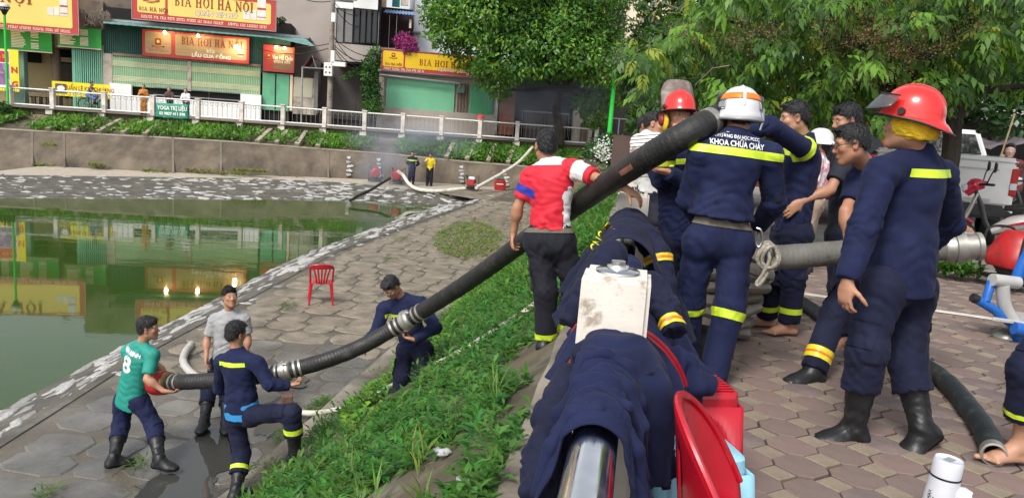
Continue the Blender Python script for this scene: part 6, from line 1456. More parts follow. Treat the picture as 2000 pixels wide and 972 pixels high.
def white_helmet(info):
    M = hmat(info, .03); rt = info['root']
    W = mat("white_helmet_shell", (.62, .63, .65), .16, .05, 10, coat=.7); mb = MB()
    rim = dome(mb, M, .128, .152, -.005, .150, 48, brim=lambda th: (.012, .034 + .018 * max(0, -math.cos(th)) - .01 * max(0, math.cos(th))))
    shell = mb.build("helmet", W, rt); q = shell.modifiers.new("thick", 'SOLIDIFY'); q.thickness = .006
    mb = MB(); mb.tube(rim, .0065, 6, closed=True); mb.build("helmet_trim", mat("grey_trim", (.25, .25, .26), .35, .1, metal=.6), shell)
    def ringpatch(name, t0, t1, a0, a1, ml, off):
        b = MB(); b.smooth = True; n = 30; vs = []
        for i in range(5):
            t = t0 + (t1 - t0) * i / 4; r = math.cos(t) ** .85
            for k in range(n + 1):
                th = a0 + (a1 - a0) * k / n
                vs.append(M @ Vector(((.128 * r + off) * math.sin(th), (.152 * r + off) * math.cos(th), -.005 + .155 * math.sin(t) + off * math.sin(t))))
        b.add(vs, [(i * (n + 1) + k, i * (n + 1) + k + 1, (i + 1) * (n + 1) + k + 1, (i + 1) * (n + 1) + k) for i in range(4) for k in range(n)])
        o = b.build(name, ml, shell); q = o.modifiers.new("thick", 'SOLIDIFY'); q.thickness = .002; q.offset = 0; return o
    OR = mat("orange_helmet_band", (.85, .20, .015), .35, .06, 20)
    ringpatch("orange_band", .40, .68, math.pi * .56, math.pi * .97, OR, .003); ringpatch("orange_band", .40, .68, math.pi * 1.03, math.pi * 1.44, OR, .003)
    CH = mat("mirror_plate", (.5, .5, .52), .12, .1, metal=1)
    ringpatch("side_plate", .02, .36, math.pi * .52, math.pi * .72, CH, .006); ringpatch("side_plate", .02, .36, math.pi * 1.28, math.pi * 1.48, CH, .006)
    pr = [M @ Vector((0, .152 * math.copysign(abs(math.cos(t)) ** .85, math.cos(t)), -.005 + .147 * math.sin(t))) for t in np.linspace(.3, 3.0, 18)]
    mb = MB(); mb.tube(pr, [.006 + .009 * math.sin(i / 17 * math.pi) ** .6 for i in range(18)], 8); mb.build("crest_ridge", W, shell)
    for sx in (-1, 1):
        mb = MB(); mb.tube([M @ Vector((sx * .136, .02, .03)), M @ Vector((sx * .142, .015, -.04)), M @ Vector((sx * .132, .01, -.10))], [.016, .014, .01], 8, flat=.6); mb.build("side_bracket", CH if sx > 0 else W, shell)
        mb = MB(); mb.lathe([(0, .016), (.02, .014), (.024, 0)], 16, M @ Matrix.Translation((sx * .128, .04, .0)) @ Matrix.Rotation(sx * math.pi / 2, 4, 'Y')); mb.build("visor_hinge", BLKTRIM, shell)
    vs = []; n = 16
    for i in range(4):
        for k in range(n + 1):
            th = -1.5 + 3. * k / n; vs.append(M @ Vector((.139 * math.sin(th), .166 * math.cos(th), .03 + .11 * i / 3 * (1 - .4 * (abs(th) / 1.5) ** 2))))
    b = MB(); b.smooth = True; b.add(vs, [(i * (n + 1) + k, i * (n + 1) + k + 1, (i + 1) * (n + 1) + k + 1, (i + 1) * (n + 1) + k) for i in range(3) for k in range(n)])
    o = b.build("visor", VIS, shell); q = o.modifiers.new("thick", 'SOLIDIFY'); q.thickness = .003
    return shell

# ---------------------------------------------------------------- the people, surveyed joint by joint
def JJ(_k=1., **k): return {n: at(v[0], v[1], v[2] * _k) for n, v in k.items()}
def matM(p, x, y, z=None):
    x, y = nv(x), nv(y); z = np.cross(x, y); M = Matrix.Identity(4)
    for i in range(3): M[i][0], M[i][1], M[i][2], M[i][3] = x[i], y[i], z[i], p[i]
    return M
PEOPLE = {}
def add(key, *a, **k): PEOPLE[key] = person(*a, **k); return PEOPLE[key]
TEE = mat("black_tee", (.012, .014, .026), .85, .1, 20, bump=.15, bscale=300)
crew = "firefighters in navy uniforms"

i1 = add("white", "firefighter in shiny white helmet with orange band, seen from behind", JJ(
    head=(1443, 228, 4.70), neck=(1436, 262, 4.63), pelvis=(1404, 452, 4.60), shR=(1502, 306, 4.62), shL=(1370, 303, 4.62), elR=(1512, 396, 4.70), wrR=(1482, 440, 4.92),
    elL=(1346, 388, 4.72), wrL=(1370, 440, 4.95), hiR=(1436, 480, 4.6), hiL=(1368, 476, 4.62), knR=(1424, 603, 4.46), knL=(1346, 592, 4.66), anR=(1390, 742, 4.36), anL=(1340, 690, 4.72)),
    yaw=-6, pitch=-8, h=.0085, seed=3, group=crew, hand={'R': dict(curl=.7), 'L': dict(curl=.7)}, shoes='boots', bulk=1.08, tuck=True,
    top=dict(mat=NAVY, bands=[('back', .045, .092, .29, LIME)], hem=-.085, flare=1.0, blouse=.016, fit=1.0, belt=(.035, .08, BELT)),
    legs=dict(mat=NAVY, bands=[('R', .02, .14, LIME), ('L', .02, .14, LIME)], fit=1.05))
white_helmet(i1)
M_ = matM(i1['ch'] + i1['up'] * .113, i1['lat'], i1['up'])
print_on(i1['G']['top'], "KHOA CHỮA CHÁY", .047, WHITEPRINT, i1['top'], Matrix.Translation(-Vector(i1['fw']) * .3) @ M_, i1['fw'], bold=.0012, width=.315)
print_on(i1['G']['top'], "TRƯỜNG ĐẠI HỌC PCCC", .028, WHITEPRINT, i1['top'], Matrix.Translation(-Vector(i1['fw']) * .3 + Vector(i1['up']) * .042) @ M_, i1['fw'], bold=.0007, width=.26)

i9 = add("right", "firefighter in red helmet and yellow neck cloth striding in black rubber boots", JJ(
    head=(1776, 246, 3.75), neck=(1792, 292, 3.80), pelvis=(1757, 530, 3.80), shR=(1838, 345, 3.90), shL=(1722, 338, 3.66), elR=(1856, 436, 4.06), wrR=(1800, 490, 4.18),
    elL=(1686, 448, 3.58), wrL=(1655, 548, 3.50), hiR=(1785, 560, 3.87), hiL=(1725, 556, 3.72), knR=(1770, 700, 3.80), knL=(1694, 685, 3.66), anR=(1800, 838, 3.66), anL=(1668, 833, 3.72)),
    yaw=54, pitch=7, roll=0, h=.0085, seed=5, group=crew, shoes='boots', bulk=1.02, hair='short', fade=.5, hand={'L': dict(curl=.5, d=(-.05, -.1, -1)), 'R': dict(curl=.5)},
    top=dict(mat=NAVY, bands=[('back', .055, .095, .155, LIME)], hem=.105, flare=1.08, fit=1.02, blouse=.022), legs=dict(mat=NAVYD, fit=1.08, len=.74, tucked=1), foot={'L': (-1, -.12, 0), 'R': (-.62, -.25, -.55)}, toe={'R': (-.5, -.2, .8)})
red_helmet(i9, (.075, .055, -.085, VIS), 'wrap')

i8 = add("glasses", "man in navy tee and thin glasses bending over the grey pipe", JJ(
    head=(1662, 282, 4.75), neck=(1694, 318, 4.85), pelvis=(1716, 512, 4.90), shR=(1678, 352, 4.90), shL=(1770, 350, 4.72), elR=(1652, 412, 4.76), wrR=(1657, 478, 4.70),
    elL=(1848, 424, 4.74), wrL=(1886, 449, 4.76), hiR=(1692, 522, 4.95), hiL=(1738, 524, 4.80), knR=(1630, 612, 4.80), knL=(1770, 625, 4.75), anR=(1588, 722, 4.62), anL=(1790, 728, 4.86)),
    yaw=80, pitch=-14, h=.009, seed=8, fade=.85, tone=(.40, .195, .115), hair='short', shoes={'R': 'ankle_boots', 'L': 'ankle_boots'},
    top=dict(mat=NAVY, sleeve=.36, hem=.06, collar=False, name='tee_shirt'), legs=dict(mat=NAVYD, bands=[('R', .66, .74, YTAPE), ('R', .74, .775, ORTAPE), ('R', .775, .85, YTAPE), ('L', .66, .74, YTAPE), ('L', .74, .775, ORTAPE), ('L', .775, .85, YTAPE)]),
    hand={'R': dict(curl=.55, d=(-.1, -.15, -1)), 'L': dict(curl=.9, d=(.75, .1, -.55))}, foot={'R': (-1, -.35, 0), 'L': (-.9, -.1, 0)})
A_, c_ = i8['A'], i8['c']; P8 = lambda x, y, z: c_ + A_[0] * x + A_[1] * y + A_[2] * z
mb = MB()
for sx in (-1, 1):
    mb.tube([P8(sx * .033 + .024 * math.cos(t), .098, .004 + .017 * math.sin(t)) for t in np.linspace(0, 6.0, 14)], .0022, 5, closed=True)
    mb.tube([P8(sx * .057, .096, .008), P8(sx * .078, .05, .012), P8(sx * .083, -.015, .008)], .0024, 5)
mb.tube([P8(-.009, .1, .006), P8(.009, .1, .006)], .002, 5)
mb.build("glasses", BLKTRIM, i8['root'])

i6 = add("armup", "barefoot firefighter lifting one arm over the black hose, black hair", JJ(
    head=(1551, 231, 5.66), neck=(1572, 266, 5.70), pelvis=(1548, 440, 5.72), shL=(1576, 294, 5.56), shR=(1532, 296, 5.90), elL=(1503, 246, 5.35), wrL=(1442, 258, 5.35), elR=(1500, 320, 5.9), wrR=(1450, 300, 5.75),
    hiL=(1558, 456, 5.64), hiR=(1532, 456, 5.82), knL=(1550, 545, 5.62), knR=(1508, 542, 5.75), anL=(1541, 630, 5.62), anR=(1498, 617, 5.86)),
    yaw=84, pitch=-10, h=.009, seed=11, group=crew, shoes='bare', hair='short', fade=.55, tone=(.44, .23, .15), foot={'L': (-1, -.22, 0), 'R': (-1, -.05, 0)},
    top=dict(mat=NAVY, bands=[('front', .055, .10, .1, LIME)], arm_bands=[('L', .02, .13, LIME)], hem=.05), legs=dict(mat=NAVYD, bands=[('R', .63, .76, LIME), ('L', .63, .76, LIME)]))

i7 = add("blacktee", "barefoot man in black tee reaching one bare forearm forward", JJ(
    head=(1653, 236, 5.85), neck=(1664, 268, 5.90), pelvis=(1648, 440, 5.90), shL=(1656, 300, 5.75), shR=(1640, 300, 6.08), elL=(1622, 370, 5.62), wrL=(1566, 393, 5.58), elR=(1634, 385, 6.1), wrR=(1625, 450, 6.1),
    hiL=(1655, 458, 5.82), hiR=(1638, 458, 6.0), knL=(1648, 560, 5.7), knR=(1640, 560, 5.9), anL=(1648, 662, 5.45), anR=(1640, 640, 5.8)),
    yaw=95, pitch=-12, h=.010, seed=13, shoes='bare', hair='full', hand={'L': dict(curl=.3, d=(-.72, -.1, -.65))}, foot={'L': (-1, -.5, 0), 'R': (-1, -.2, 0)},
    top=dict(mat=TEE, sleeve=.38, hem=.08, collar=False, name='tee_shirt'), legs=dict(mat=NAVYD))

i3 = add("redhelmet", "firefighter in red helmet with raised visor facing the camera, fist at mouth", JJ(1.14,
    head=(1325, 229, 4.94), neck=(1322, 268, 5.0), pelvis=(1326, 452, 5.0), shR=(1274, 312, 4.96), shL=(1380, 312, 5.04), elR=(1290, 352, 4.92), wrR=(1316, 270, 4.70), elL=(1366, 372, 4.9), wrL=(1304, 336, 4.76),
    hiR=(1304, 466, 5.0), hiL=(1348, 466, 5.02), knR=(1298, 566, 4.95), knL=(1346, 560, 5.0), anR=(1302, 668, 4.95), anL=(1346, 660, 5.1)),
    yaw=-168, pitch=9, h=.009, seed=17, group=crew, hair=None, tone=(.46, .235, .155), hand={'R': dict(d=(.25, .1, 1), pn=(.3, 1, 0), curl=1.15, thumb=.8), 'L': dict(d=(-1, -.2, .1), pn=(0, .2, 1), curl=.7)},
    top=dict(mat=NAVY, bands=[('front', .02, .06, .25, LIME)], hem=.05), legs=dict(mat=NAVYD, bands=[('R', .5, .62, LIME), ('L', .5, .62, LIME)]))
red_helmet(i3, (.02, 'up', .185, VISB), 'flaps')

RT = mat("red_sport_shirt", (.60, .010, .030), .7, .08, 12, bump=.2, bscale=300, sheen=.1); WT = mat("white_knit", (.70, .70, .70), .75, .05, 12, bump=.2, bscale=300)
i2 = add("red", "man in red and white sport shirt standing on the weedy slope", JJ(.925,
    head=(1066, 287, 6.22), neck=(1076, 318, 6.18), pelvis=(1074, 462, 6.10), shL=(1037, 345, 6.20), shR=(1121, 330, 6.08), elL=(1011, 405, 6.2), wrL=(1004, 452, 6.25), elR=(1176, 352, 5.86), wrR=(1224, 369, 5.62),
    hiL=(1050, 474, 6.12), hiR=(1098, 472, 6.08), knL=(1065, 568, 6.05), knR=(1120, 555, 6.1), anL=(1066, 660, 6.08), anR=(1108, 645, 6.2)),
    yaw=12, pitch=-6, h=.0085, seed=19, hair='short', tone=(.40, .20, .12), shoes='ankle_boots', tuck=True,
    hand={'R': dict(d=(.8, -.35, -.42), pn=(.2, .1, -1), curl=.45), 'L': dict(curl=.6)},
    top=dict(mat=RT, sleeve=.36, hem=-.045, flare=.98, name='sport_shirt', belt=(.03, .065, BELT), collar=True), legs=dict(mat=BLACKCLOTH, bands=[('L', .86, .99, LIME), ('R', .8, .93, LIME)], fit=1.03))
g = i2['G']['top']; ch, up, lat, fw, J = i2['ch'], i2['up'], i2['lat'], i2['fw'], i2['J']
dR = nv(J['elR'] - J['shR']); wA = J['shR'] + dR * .05
band(g, "white_sleeve", WT, i2['top'], lambda V: ((V - J['shR']) @ dR > -.02) & ((V - J['shR']) @ lat > -.06), [(J['shR'] + dR * .035, -dR), (J['shR'] + dR * .155, dR)], .004)
band(g, "white_side_panel", WT, i2['top'], lambda V: ((V - ch) @ lat > .08) & ((V - ch) @ up < .06), [(ch + lat * .125, -lat - up * .12), (ch + up * .05, up), (J['shR'] - dR * .02, dR)], .0035)
band(g, "white_collar", WT, i2['top'], lambda V: np.linalg.norm(V - J['neck'] , axis=1) < .13, [(J['neck'] - up * .022, -up)], .003)
dL = nv(J['elL'] - J['shL'])
band(g, "blue_sleeve_patch", mat("royal_blue_knit", (.02, .03, .32), .7, .05), i2['top'], lambda V: ((V - J['shL']) @ dL > .04) & ((V - J['shL']) @ lat < .06), [(J['shL'] + dL * .075, -dL), (J['shL'] + dL * .135, dL)], .0035)

# the four at the water's edge
TEAL = mat("teal_jersey", (.012, .25, .20), .65, .1, 14, bump=.2, bscale=200); GREYT = mat("grey_tee", (.33, .33, .34), .8, .08, 14, bump=.2, bscale=200)
l1 = add("green", "man in teal number 8 jersey hugging the red hose coupling", JJ(
    head=(290, 641, 7.72), neck=(277, 668, 7.72), pelvis=(258, 772, 7.78), shR=(298, 694, 7.62), shL=(252, 686, 7.84), elR=(287, 740, 7.50), wrR=(320, 763, 7.50), elL=(308, 714, 7.95), wrL=(332, 742, 7.85),
    hiR=(273, 782, 7.72), hiL=(244, 780, 7.84), knR=(301, 832, 7.66), knL=(236, 832, 7.78), anR=(312, 896, 7.36), anL=(222, 893, 7.42)),
    yaw=-78, pitch=2, h=.010, seed=23, hair='full', foot={'R': (1, -.15, 0), 'L': (.55, .4, 0)}, hand={'R': dict(curl=.4, d=(.9, .2, -.15), pn=(0, .5, 1)), 'L': dict(curl=.5)},
    top=dict(mat=TEAL, sleeve=.40, hem=.11, flare=1.2, collar=False, name='jersey'), legs=dict(mat=NAVY, len=.72, tucked=1))
i = l1; M_ = matM(i['ch'] - i['up'] * .02, i['lat'], i['up'])
print_on(i['G']['top'], "8", .26, WHITEPRINT, i['top'], Matrix.Translation(-Vector(i['fw']) * .3 - Vector(i['up']) * .03) @ M_, i['fw'], bold=.008)
print_on(i['G']['top'], "ANH MINH", .06, WHITEPRINT, i['top'], Matrix.Translation(-Vector(i['fw']) * .3 + Vector(i['up']) * .115) @ M_, i['fw'], bold=.003, width=.25)

l2 = add("grey", "man in grey tee and dark boots watching from the water side of the path", JJ(
    head=(449, 580, 8.80), neck=(447, 606, 8.84), pelvis=(440, 700, 8.80), shR=(419, 624, 8.80), shL=(477, 622, 8.86), elR=(404, 664, 8.76), wrR=(403, 697, 8.64), elL=(485, 660, 8.86), wrL=(480, 694, 8.8),
    hiR=(426, 710, 8.8), hiL=(453, 710, 8.82), knR=(408, 762, 8.72), knL=(444, 762, 8.8), anR=(399, 820, 8.42), anL=(441, 822, 8.46)),
    yaw=-142, pitch=14, h=.010, seed=29, hair='full', top=dict(mat=GREYT, sleeve=.38, hem=.05, collar=False, name='tee_shirt', fit=.95), legs=dict(mat=NAVYD, len=.74, tucked=1), foot={'R': (.1, -1, 0), 'L': (.4, -1, 0)})

l3 = add("navyback", "navy uniformed man with blue undershirt stepping up onto the slope, seen from behind", JJ(
    head=(461, 652, 7.16), neck=(464, 683, 7.14), pelvis=(473, 800, 7.12), shL=(434, 706, 7.18), shR=(503, 710, 7.04), elR=(527, 750, 6.98), wrR=(566, 752, 7.04), elL=(430, 758, 7.36), wrL=(468, 764, 7.5),
    hiL=(459, 812, 7.16), hiR=(495, 808, 7.06), knL=(472, 886, 7.12), anL=(461, 957, 6.86), knR=(570, 806, 6.92), anR=(577, 884, 6.98)),
    yaw=-32, pitch=-8, h=.0095, seed=31, group=crew, hair='full', foot={'R': (1, -.1, -.12), 'L': (.5, .8, 0)}, hand={'R': dict(curl=.9, d=(.9, .3, .15), pn=(0, .3, 1)), 'L': dict(curl=.9)},
    top=dict(mat=NAVY, bands=[('back', .045, .085, .145, LIME)], hem=.0, flare=1.0, blouse=.01), legs=dict(mat=NAVYD, len=.78, tucked=1, bands=[('R', .34, .46, LIME), ('L', .34, .46, LIME)]))
D = SDF(.01, np.array(l3['J']['pelvis']) - .3, np.array(l3['J']['pelvis']) + .3)
D.cap(l3['J']['pelvis'] + l3['up'] * .05, l3['J']['pelvis'] - l3['up'] * .075, .180, .188, 0, flat=True, lat=l3['lat'], ratio=.76); V, F = D.mesh()
link("undershirt", np_mesh("undershirt", V, F), mat("sky_blue_cotton", (.02, .22, .50), .8, .1, 20, bump=.2, bscale=200), l3['root'])

l4 = add("bending", "navy uniformed man bending over the hose joint on the path", JJ(.85,
    head=(764, 560, 9.28), neck=(786, 580, 9.42), pelvis=(808, 672, 9.50), shR=(750, 602, 9.48), shL=(822, 592, 9.36), elR=(736, 646, 9.36), wrR=(714, 668, 9.2), elL=(851, 640, 9.18), wrL=(808, 662, 8.98),
    hiR=(791, 684, 9.5), hiL=(828, 682, 9.44), knR=(784, 732, 9.34), knL=(824, 734, 9.3), anR=(777, 788, 9.38), anL=(800, 792, 9.3)),
    yaw=148, pitch=-48, h=.010, seed=37, group=crew, hair='short', fade=.5, hand={'L': dict(curl=.6, d=(-.95, .0, .15), pn=(0, .2, 1)), 'R': dict(curl=.6)},
    top=dict(mat=NAVY, bands=[('front', -.02, .02, .2, LIME), ('back', .05, .09, .2, LIME)], hem=.06), legs=dict(mat=NAVYD, bands=[('R', .72, .85, LIME), ('L', .72, .85, LIME)]), foot={'R': (-.3, -1, 0), 'L': (.1, -1, 0)})

# standing template for the people farther off
def stand(base, H=1.65, yaw=180, **mv):
    q = {'head': (0, .01, 1.575), 'neck': (0, 0, 1.40), 'pelvis': (0, 0, .93), 'shR': (.175, 0, 1.345), 'shL': (-.175, 0, 1.345), 'elR': (.235, -.02, 1.08), 'elL': (-.235, -.02, 1.08), 'wrR': (.23, .05, .85), 'wrL': (-.23, .05, .85),
         'hiR': (.085, 0, .88), 'hiL': (-.085, 0, .88), 'knR': (.095, .03, .49), 'knL': (-.095, .03, .49), 'anR': (.10, 0, .092), 'anL': (-.10, 0, .092)}
    q.update(mv); k = H / 1.7; y = R(yaw); b = Vector(base)
    return {n: b + Vector((v[0] * math.cos(y) - v[1] * math.sin(y), v[0] * math.sin(y) + v[1] * math.cos(y), v[2])) * k for n, v in q.items()}
# ---------------------------------------------------------------- people at the back and across the lake
DKR = mat("maroon_shirt", (.12, .014, .022), .8, .1, 14); SKINB = (.40, .20, .125)
STRIPE = mat("white_striped_polo", (.68, .67, .65), .75, .04, 14)
i4 = add("striped", "man in white polo with thin dark stripes standing beyond the hose", JJ(
    head=(1279, 243, 7.6), neck=(1269, 264, 7.62), pelvis=(1275, 362, 7.6), shR=(1292, 281, 7.5), shL=(1246, 278, 7.75), elR=(1296, 320, 7.4), wrR=(1290, 340, 7.15), elL=(1243, 300, 7.55), wrL=(1262, 312, 7.25),
    hiR=(1284, 370, 7.6), hiL=(1266, 370, 7.7), knR=(1281, 430, 7.5), knL=(1266, 432, 7.7), anR=(1280, 506, 7.5), anL=(1266, 508, 7.7)), yaw=-110, pitch=-4, h=.011, seed=41, hair='short', tone=(.46, .24, .16), shoes='shoes',
    top=dict(mat=STRIPE, sleeve=.4, hem=.07, name='polo_shirt', fit=1.05), legs=dict(mat=TEE, len=.42))
G = i4['G']['top']; T4 = i4['T']
for k in range(13):
    z = -.25 + .033 * k
    band(G, "dark_stripe", mat("stripe_brown", (.12, .08, .07), .8, 0), i4['top'], lambda V: np.abs((V - i4['ch']) @ i4['up'] - z) < .04, [(i4['ch'] + i4['up'] * z, -i4['up']), (i4['ch'] + i4['up'] * (z + .006), i4['up'])], .003)
add("maroon", "man in dark maroon shirt mostly hidden behind the striped polo", stand(Vector((at(1262, 232, 9.2).x, 9.2, -.08)), 1.66, -120), yaw=-120, h=.014, seed=43, tone=SKINB, shoes='shoes', top=dict(mat=DKR, sleeve=.4, hem=.08, name='shirt'), legs=dict(mat=BLACKCLOTH), detail=False)
add("edge", "barefoot person in navy trousers cut by the right edge of the picture", JJ(
    head=(2215, 190, 3.6), neck=(2215, 245, 3.62), pelvis=(2140, 535, 3.65), shR=(2250, 300, 3.8), shL=(2180, 300, 3.5), elR=(2270, 430, 3.8), wrR=(2250, 540, 3.8), elL=(2180, 440, 3.4), wrL=(2185, 550, 3.3),
    hiR=(2160, 560, 3.72), hiL=(2110, 560, 3.58), knR=(2170, 720, 3.7), knL=(2010, 722, 3.46), anR=(2190, 850, 3.7), anL=(1992, 868, 3.52)), yaw=80, h=.0095, seed=47, group=crew, shoes='bare', hair='short', tone=(.46, .25, .165),
    top=dict(mat=NAVY, hem=.06), legs=dict(mat=NAVYD, len=.82, bands=[('L', .50, .56, LIME)]), foot={'L': (-1, -.12, 0), 'R': (-1, -.1, 0)})
add("pink", "person in pink and white top and pale sun cap behind the arm-lifting firefighter", stand(Vector((at(1602, 292, 8.4).x, 8.4, 0)), 1.52, 60, wrL=(-.1, .3, 1.0), wrR=(.12, .3, 1.0)), yaw=60, h=.012, seed=53, tone=(.46, .26, .18), hair='long', shoes='shoes',
    top=dict(mat=mat("pink_white_top", (.65, .30, .38), .8, .2, 6, col2=(.72, .7, .7), c2lo=.5, c2hi=.54, c2scale=9), sleeve=.42, hem=.1, name='blouse'), legs=dict(mat=mat("beige_cloth", (.35, .26, .2), .8, .1), len=.5))
ip = PEOPLE["pink"]; M = hmat(ip, .05); mb = MB(); rim = dome(mb, M, .112, .134, 0., .125, 28, brim=lambda th: (.05 + .03 * max(0, math.cos(th)), .03)); o = mb.build("sun_cap", mat("pale_grey_cap", (.62, .64, .68), .6, .08), ip['root']); q = o.modifiers.new("thick", 'SOLIDIFY'); q.thickness = .004
ju = stand(Vector((at(1972, 300, 13.2).x, 13.2, 0)), 1.6, 150, elR=(.24, .25, 1.25), wrR=(.16, .42, 1.42))
add("umbrella", "person in maroon plaid sleeve gripping a pole under the dark canopy", ju, yaw=150, h=.016, seed=59, tone=(.5, .33, .27), top=dict(mat=mat("maroon_plaid", (.12, .03, .035), .8, .3, 20), hem=.1, name='shirt'), legs=dict(mat=TEE), hand={'R': dict(curl=1.1)}, shoes='shoes', detail=False)
# across the lake
YEL = mat("yellow_polo", (.80, .62, .012), .75, .06, 12)
def spot(px, py, z): p = gz(px, py, z); return p
b_ = spot(803, 362, ZP); add("farnavy", "firefighter in navy with lime chest stripe standing by the far pumps", stand(b_, 1.70, 172, wrR=(.16, -.18, .98), wrL=(-.16, -.18, .98), elR=(.30, -.10, 1.1), elL=(-.30, -.10, 1.1)), yaw=168, h=.02, seed=61, group=crew, detail=False, top=dict(mat=NAVY, hem=.06, bands=[('front', -.04, .03, .26, LIME, .012)]), legs=dict(mat=NAVYD, len=.8))
b_ = spot(838, 363, ZP); add("yellow", "man in bright yellow polo pointing beside the far pumps", stand(b_, 1.66, 180, elR=(.25, .15, 1.2), wrR=(.1, .33, 1.34)), yaw=178, h=.02, seed=67, detail=False, tone=SKINB, top=dict(mat=YEL, sleeve=.42, hem=.12, name='polo_shirt'), legs=dict(mat=BLACKCLOTH), shoes='shoes')
def rail_spot(px, back): 
    X = at(px, 225, 42).x
    for _ in range(5): X = at(px, 225, railY(X) + back).x
    return Vector((X, railY(X) + back, 0))
add("orange", "woman in orange floral pyjamas standing behind the far railing", stand(rail_spot(281, .5), 1.56, 180, elR=(.22, .1, 1.1), wrR=(.02, .22, 1.22)), yaw=180, h=.02, seed=71, hair='long', detail=False, tone=SKINB, top=dict(mat=mat("orange_floral", (.42, .17, .025), .8, .3, 14), hem=.16, flare=1.1, name='blouse'), legs=dict(mat=mat("orange_floral", (.42, .17, .025))), shoes='shoes')
lean = dict(elR=(.24, .2, 1.02), wrR=(.04, .34, 1.02), elL=(-.24, .2, 1.02), wrL=(-.04, .34, 1.0), neck=(0, .06, 1.38), head=(0, .12, 1.55), shR=(.175, .05, 1.33), shL=(-.175, .05, 1.33))
add("darkblouse", "woman in dark patterned blouse leaning on the railing over the green banner", stand(rail_spot(332, .45), 1.55, 180, **lean), yaw=180, h=.02, seed=73, hair='long', detail=False, tone=(.46, .25, .17), top=dict(mat=mat("brown_print", (.07, .04, .035), .8, .4, 25), sleeve=.4, hem=.1, name='blouse'), legs=dict(mat=BLACKCLOTH), shoes='shoes')
add("whiteblouse", "woman in white blouse leaning on the railing right of the green banner", stand(rail_spot(364, .45), 1.53, 180, **lean), yaw=175, h=.02, seed=79, hair='long', detail=False, tone=(.46, .25, .17), top=dict(mat=mat("pale_blouse", (.7, .66, .68), .8, .1, 20), sleeve=.42, hem=.14, name='blouse'), legs=dict(mat=BLACKCLOTH), shoes='shoes')
bk = rail_spot(182, 1.6)
add("cyclist", "boy in grey vest and blue shorts riding a bicycle past the yellow banner", {k: Vector(v) + bk for k, v in dict(head=(-.02, -.02, 1.42), neck=(-.08, 0, 1.22), pelvis=(-.22, 0, .80), shR=(-.06, -.15, 1.17), shL=(-.06, .15, 1.17), elR=(.10, -.2, 1.0), elL=(.10, .2, 1.0), wrR=(.33, -.2, .93), wrL=(.33, .2, .93), hiR=(-.2, -.08, .78), hiL=(-.2, .08, .78), knR=(.14, -.1, .62), knL=(.16, .1, .78), anR=(.0, -.1, .27), anL=(.06, .1, .42)).items()},
    yaw=-90, h=.018, seed=83, detail=False, tone=(.36, .18, .11), top=dict(mat=mat("grey_vest", (.13, .14, .17), .8, .1), sleeve=.1, hem=.05, name='vest', collar=False), legs=dict(mat=mat("blue_shorts", (.08, .16, .36), .8, .1), len=.45), shoes='shoes', bulk=.86, foot={'R': (1, 0, -.1), 'L': (1, 0, 0)})
# bicycle
bi = thing("bicycle", "dark bicycle with basket ridden along the far street", "bicycle", tuple(bk)); BKP = mat("bicycle_dark", (.03, .03, .032), .4, .1, 20)
for sx in (-.5, .55):
    mb = MB(); c = bk + Vector((sx, 0, .31)); mb.tube([c + Vector((.30 * math.cos(a), 0, .30 * math.sin(a))) for a in np.linspace(0, 2 * math.pi, 25)[:-1]], .025, 6, closed=True); wv = mb.build("wheel", mat("tyre_rubber", (.015, .015, .016), .8, .2, 30), bi); mb = MB()
    for k in range(10): a = k * math.pi / 5; mb.tube([c, c + Vector((.29 * math.cos(a), 0, .29 * math.sin(a)))], .004, 3)
    mb.build("spokes", METG, wv)["kind"] = "stuff"
P = lambda x, z, y=0: bk + Vector((x, y, z))
for nm, pts, r in (("frame", [P(-.5, .31), P(-.18, .30), P(.32, .72), P(.38, .85)], .02), ("seat_tube", [P(-.18, .30), P(-.28, .78)], .018), ("chain_stay", [P(-.5, .31), P(-.26, .62)], .012), ("top_tube", [P(-.24, .55), P(.34, .74)], .016), ("fork", [P(.36, .8), P(.55, .31)], .016)): mb = MB(); mb.tube(pts, r, 7); mb.build(nm, BKP, bi)
mb = MB(); mb.box(P(-.28, .80), (.26, .16, .06)); mb.build("saddle", BLKTRIM, bi, bev=.02); mb = MB(); mb.tube([P(.3, .95, -.25), P(.38, .92, 0), P(.3, .95, .25)], .014, 6); mb.build("handlebar", BKP, bi); mb = MB(); mb.box(P(.58, .72), (.3, .3, .22)); mb.build("basket", METG, bi); mb = MB(); mb.box(P(-.55, .66), (.36, .14, .03)); mb.build("carrier", BKP, bi)

# ---------------------------------------------------------------- hoses
HOSE = mat("black_corrugated_hose", (.018, .0175, .0175), .55, .25, 7, bump=.25, bscale=60, col2=(.055, .05, .045), c2lo=.55, c2hi=.7, c2scale=6, roughvar=.12)
def hose_mesh(pts, r, seg=20, ripple=.0, pitch=.028, name="hose", ml=HOSE, parent=None, hollow=False, rfun=None):
    ln = [0.]
    for a, b in zip(pts[:-1], pts[1:]): ln.append(ln[-1] + (b - a).length)
    n = int(ln[-1] / (pitch / 4)) if ripple else len(pts) * 2; out = []; rs = []; tot = ln[-1]
    j = 0
    for i in range(n + 1):
        s_ = tot * i / n
        while j < len(ln) - 2 and ln[j + 1] < s_: j += 1
        f = (s_ - ln[j]) / max(1e-6, ln[j + 1] - ln[j]); out.append(pts[j].lerp(pts[j + 1], f)); base = rfun(i / n) if rfun else r
        rs.append(base + (ripple * math.sin(2 * math.pi * s_ / pitch) + .0012 * math.sin(s_ * 37) if ripple else 0))
    mb = MB(); mb.tube(out, rs, seg, caps=not hollow); o = mb.build(name, ml, parent); return o, out
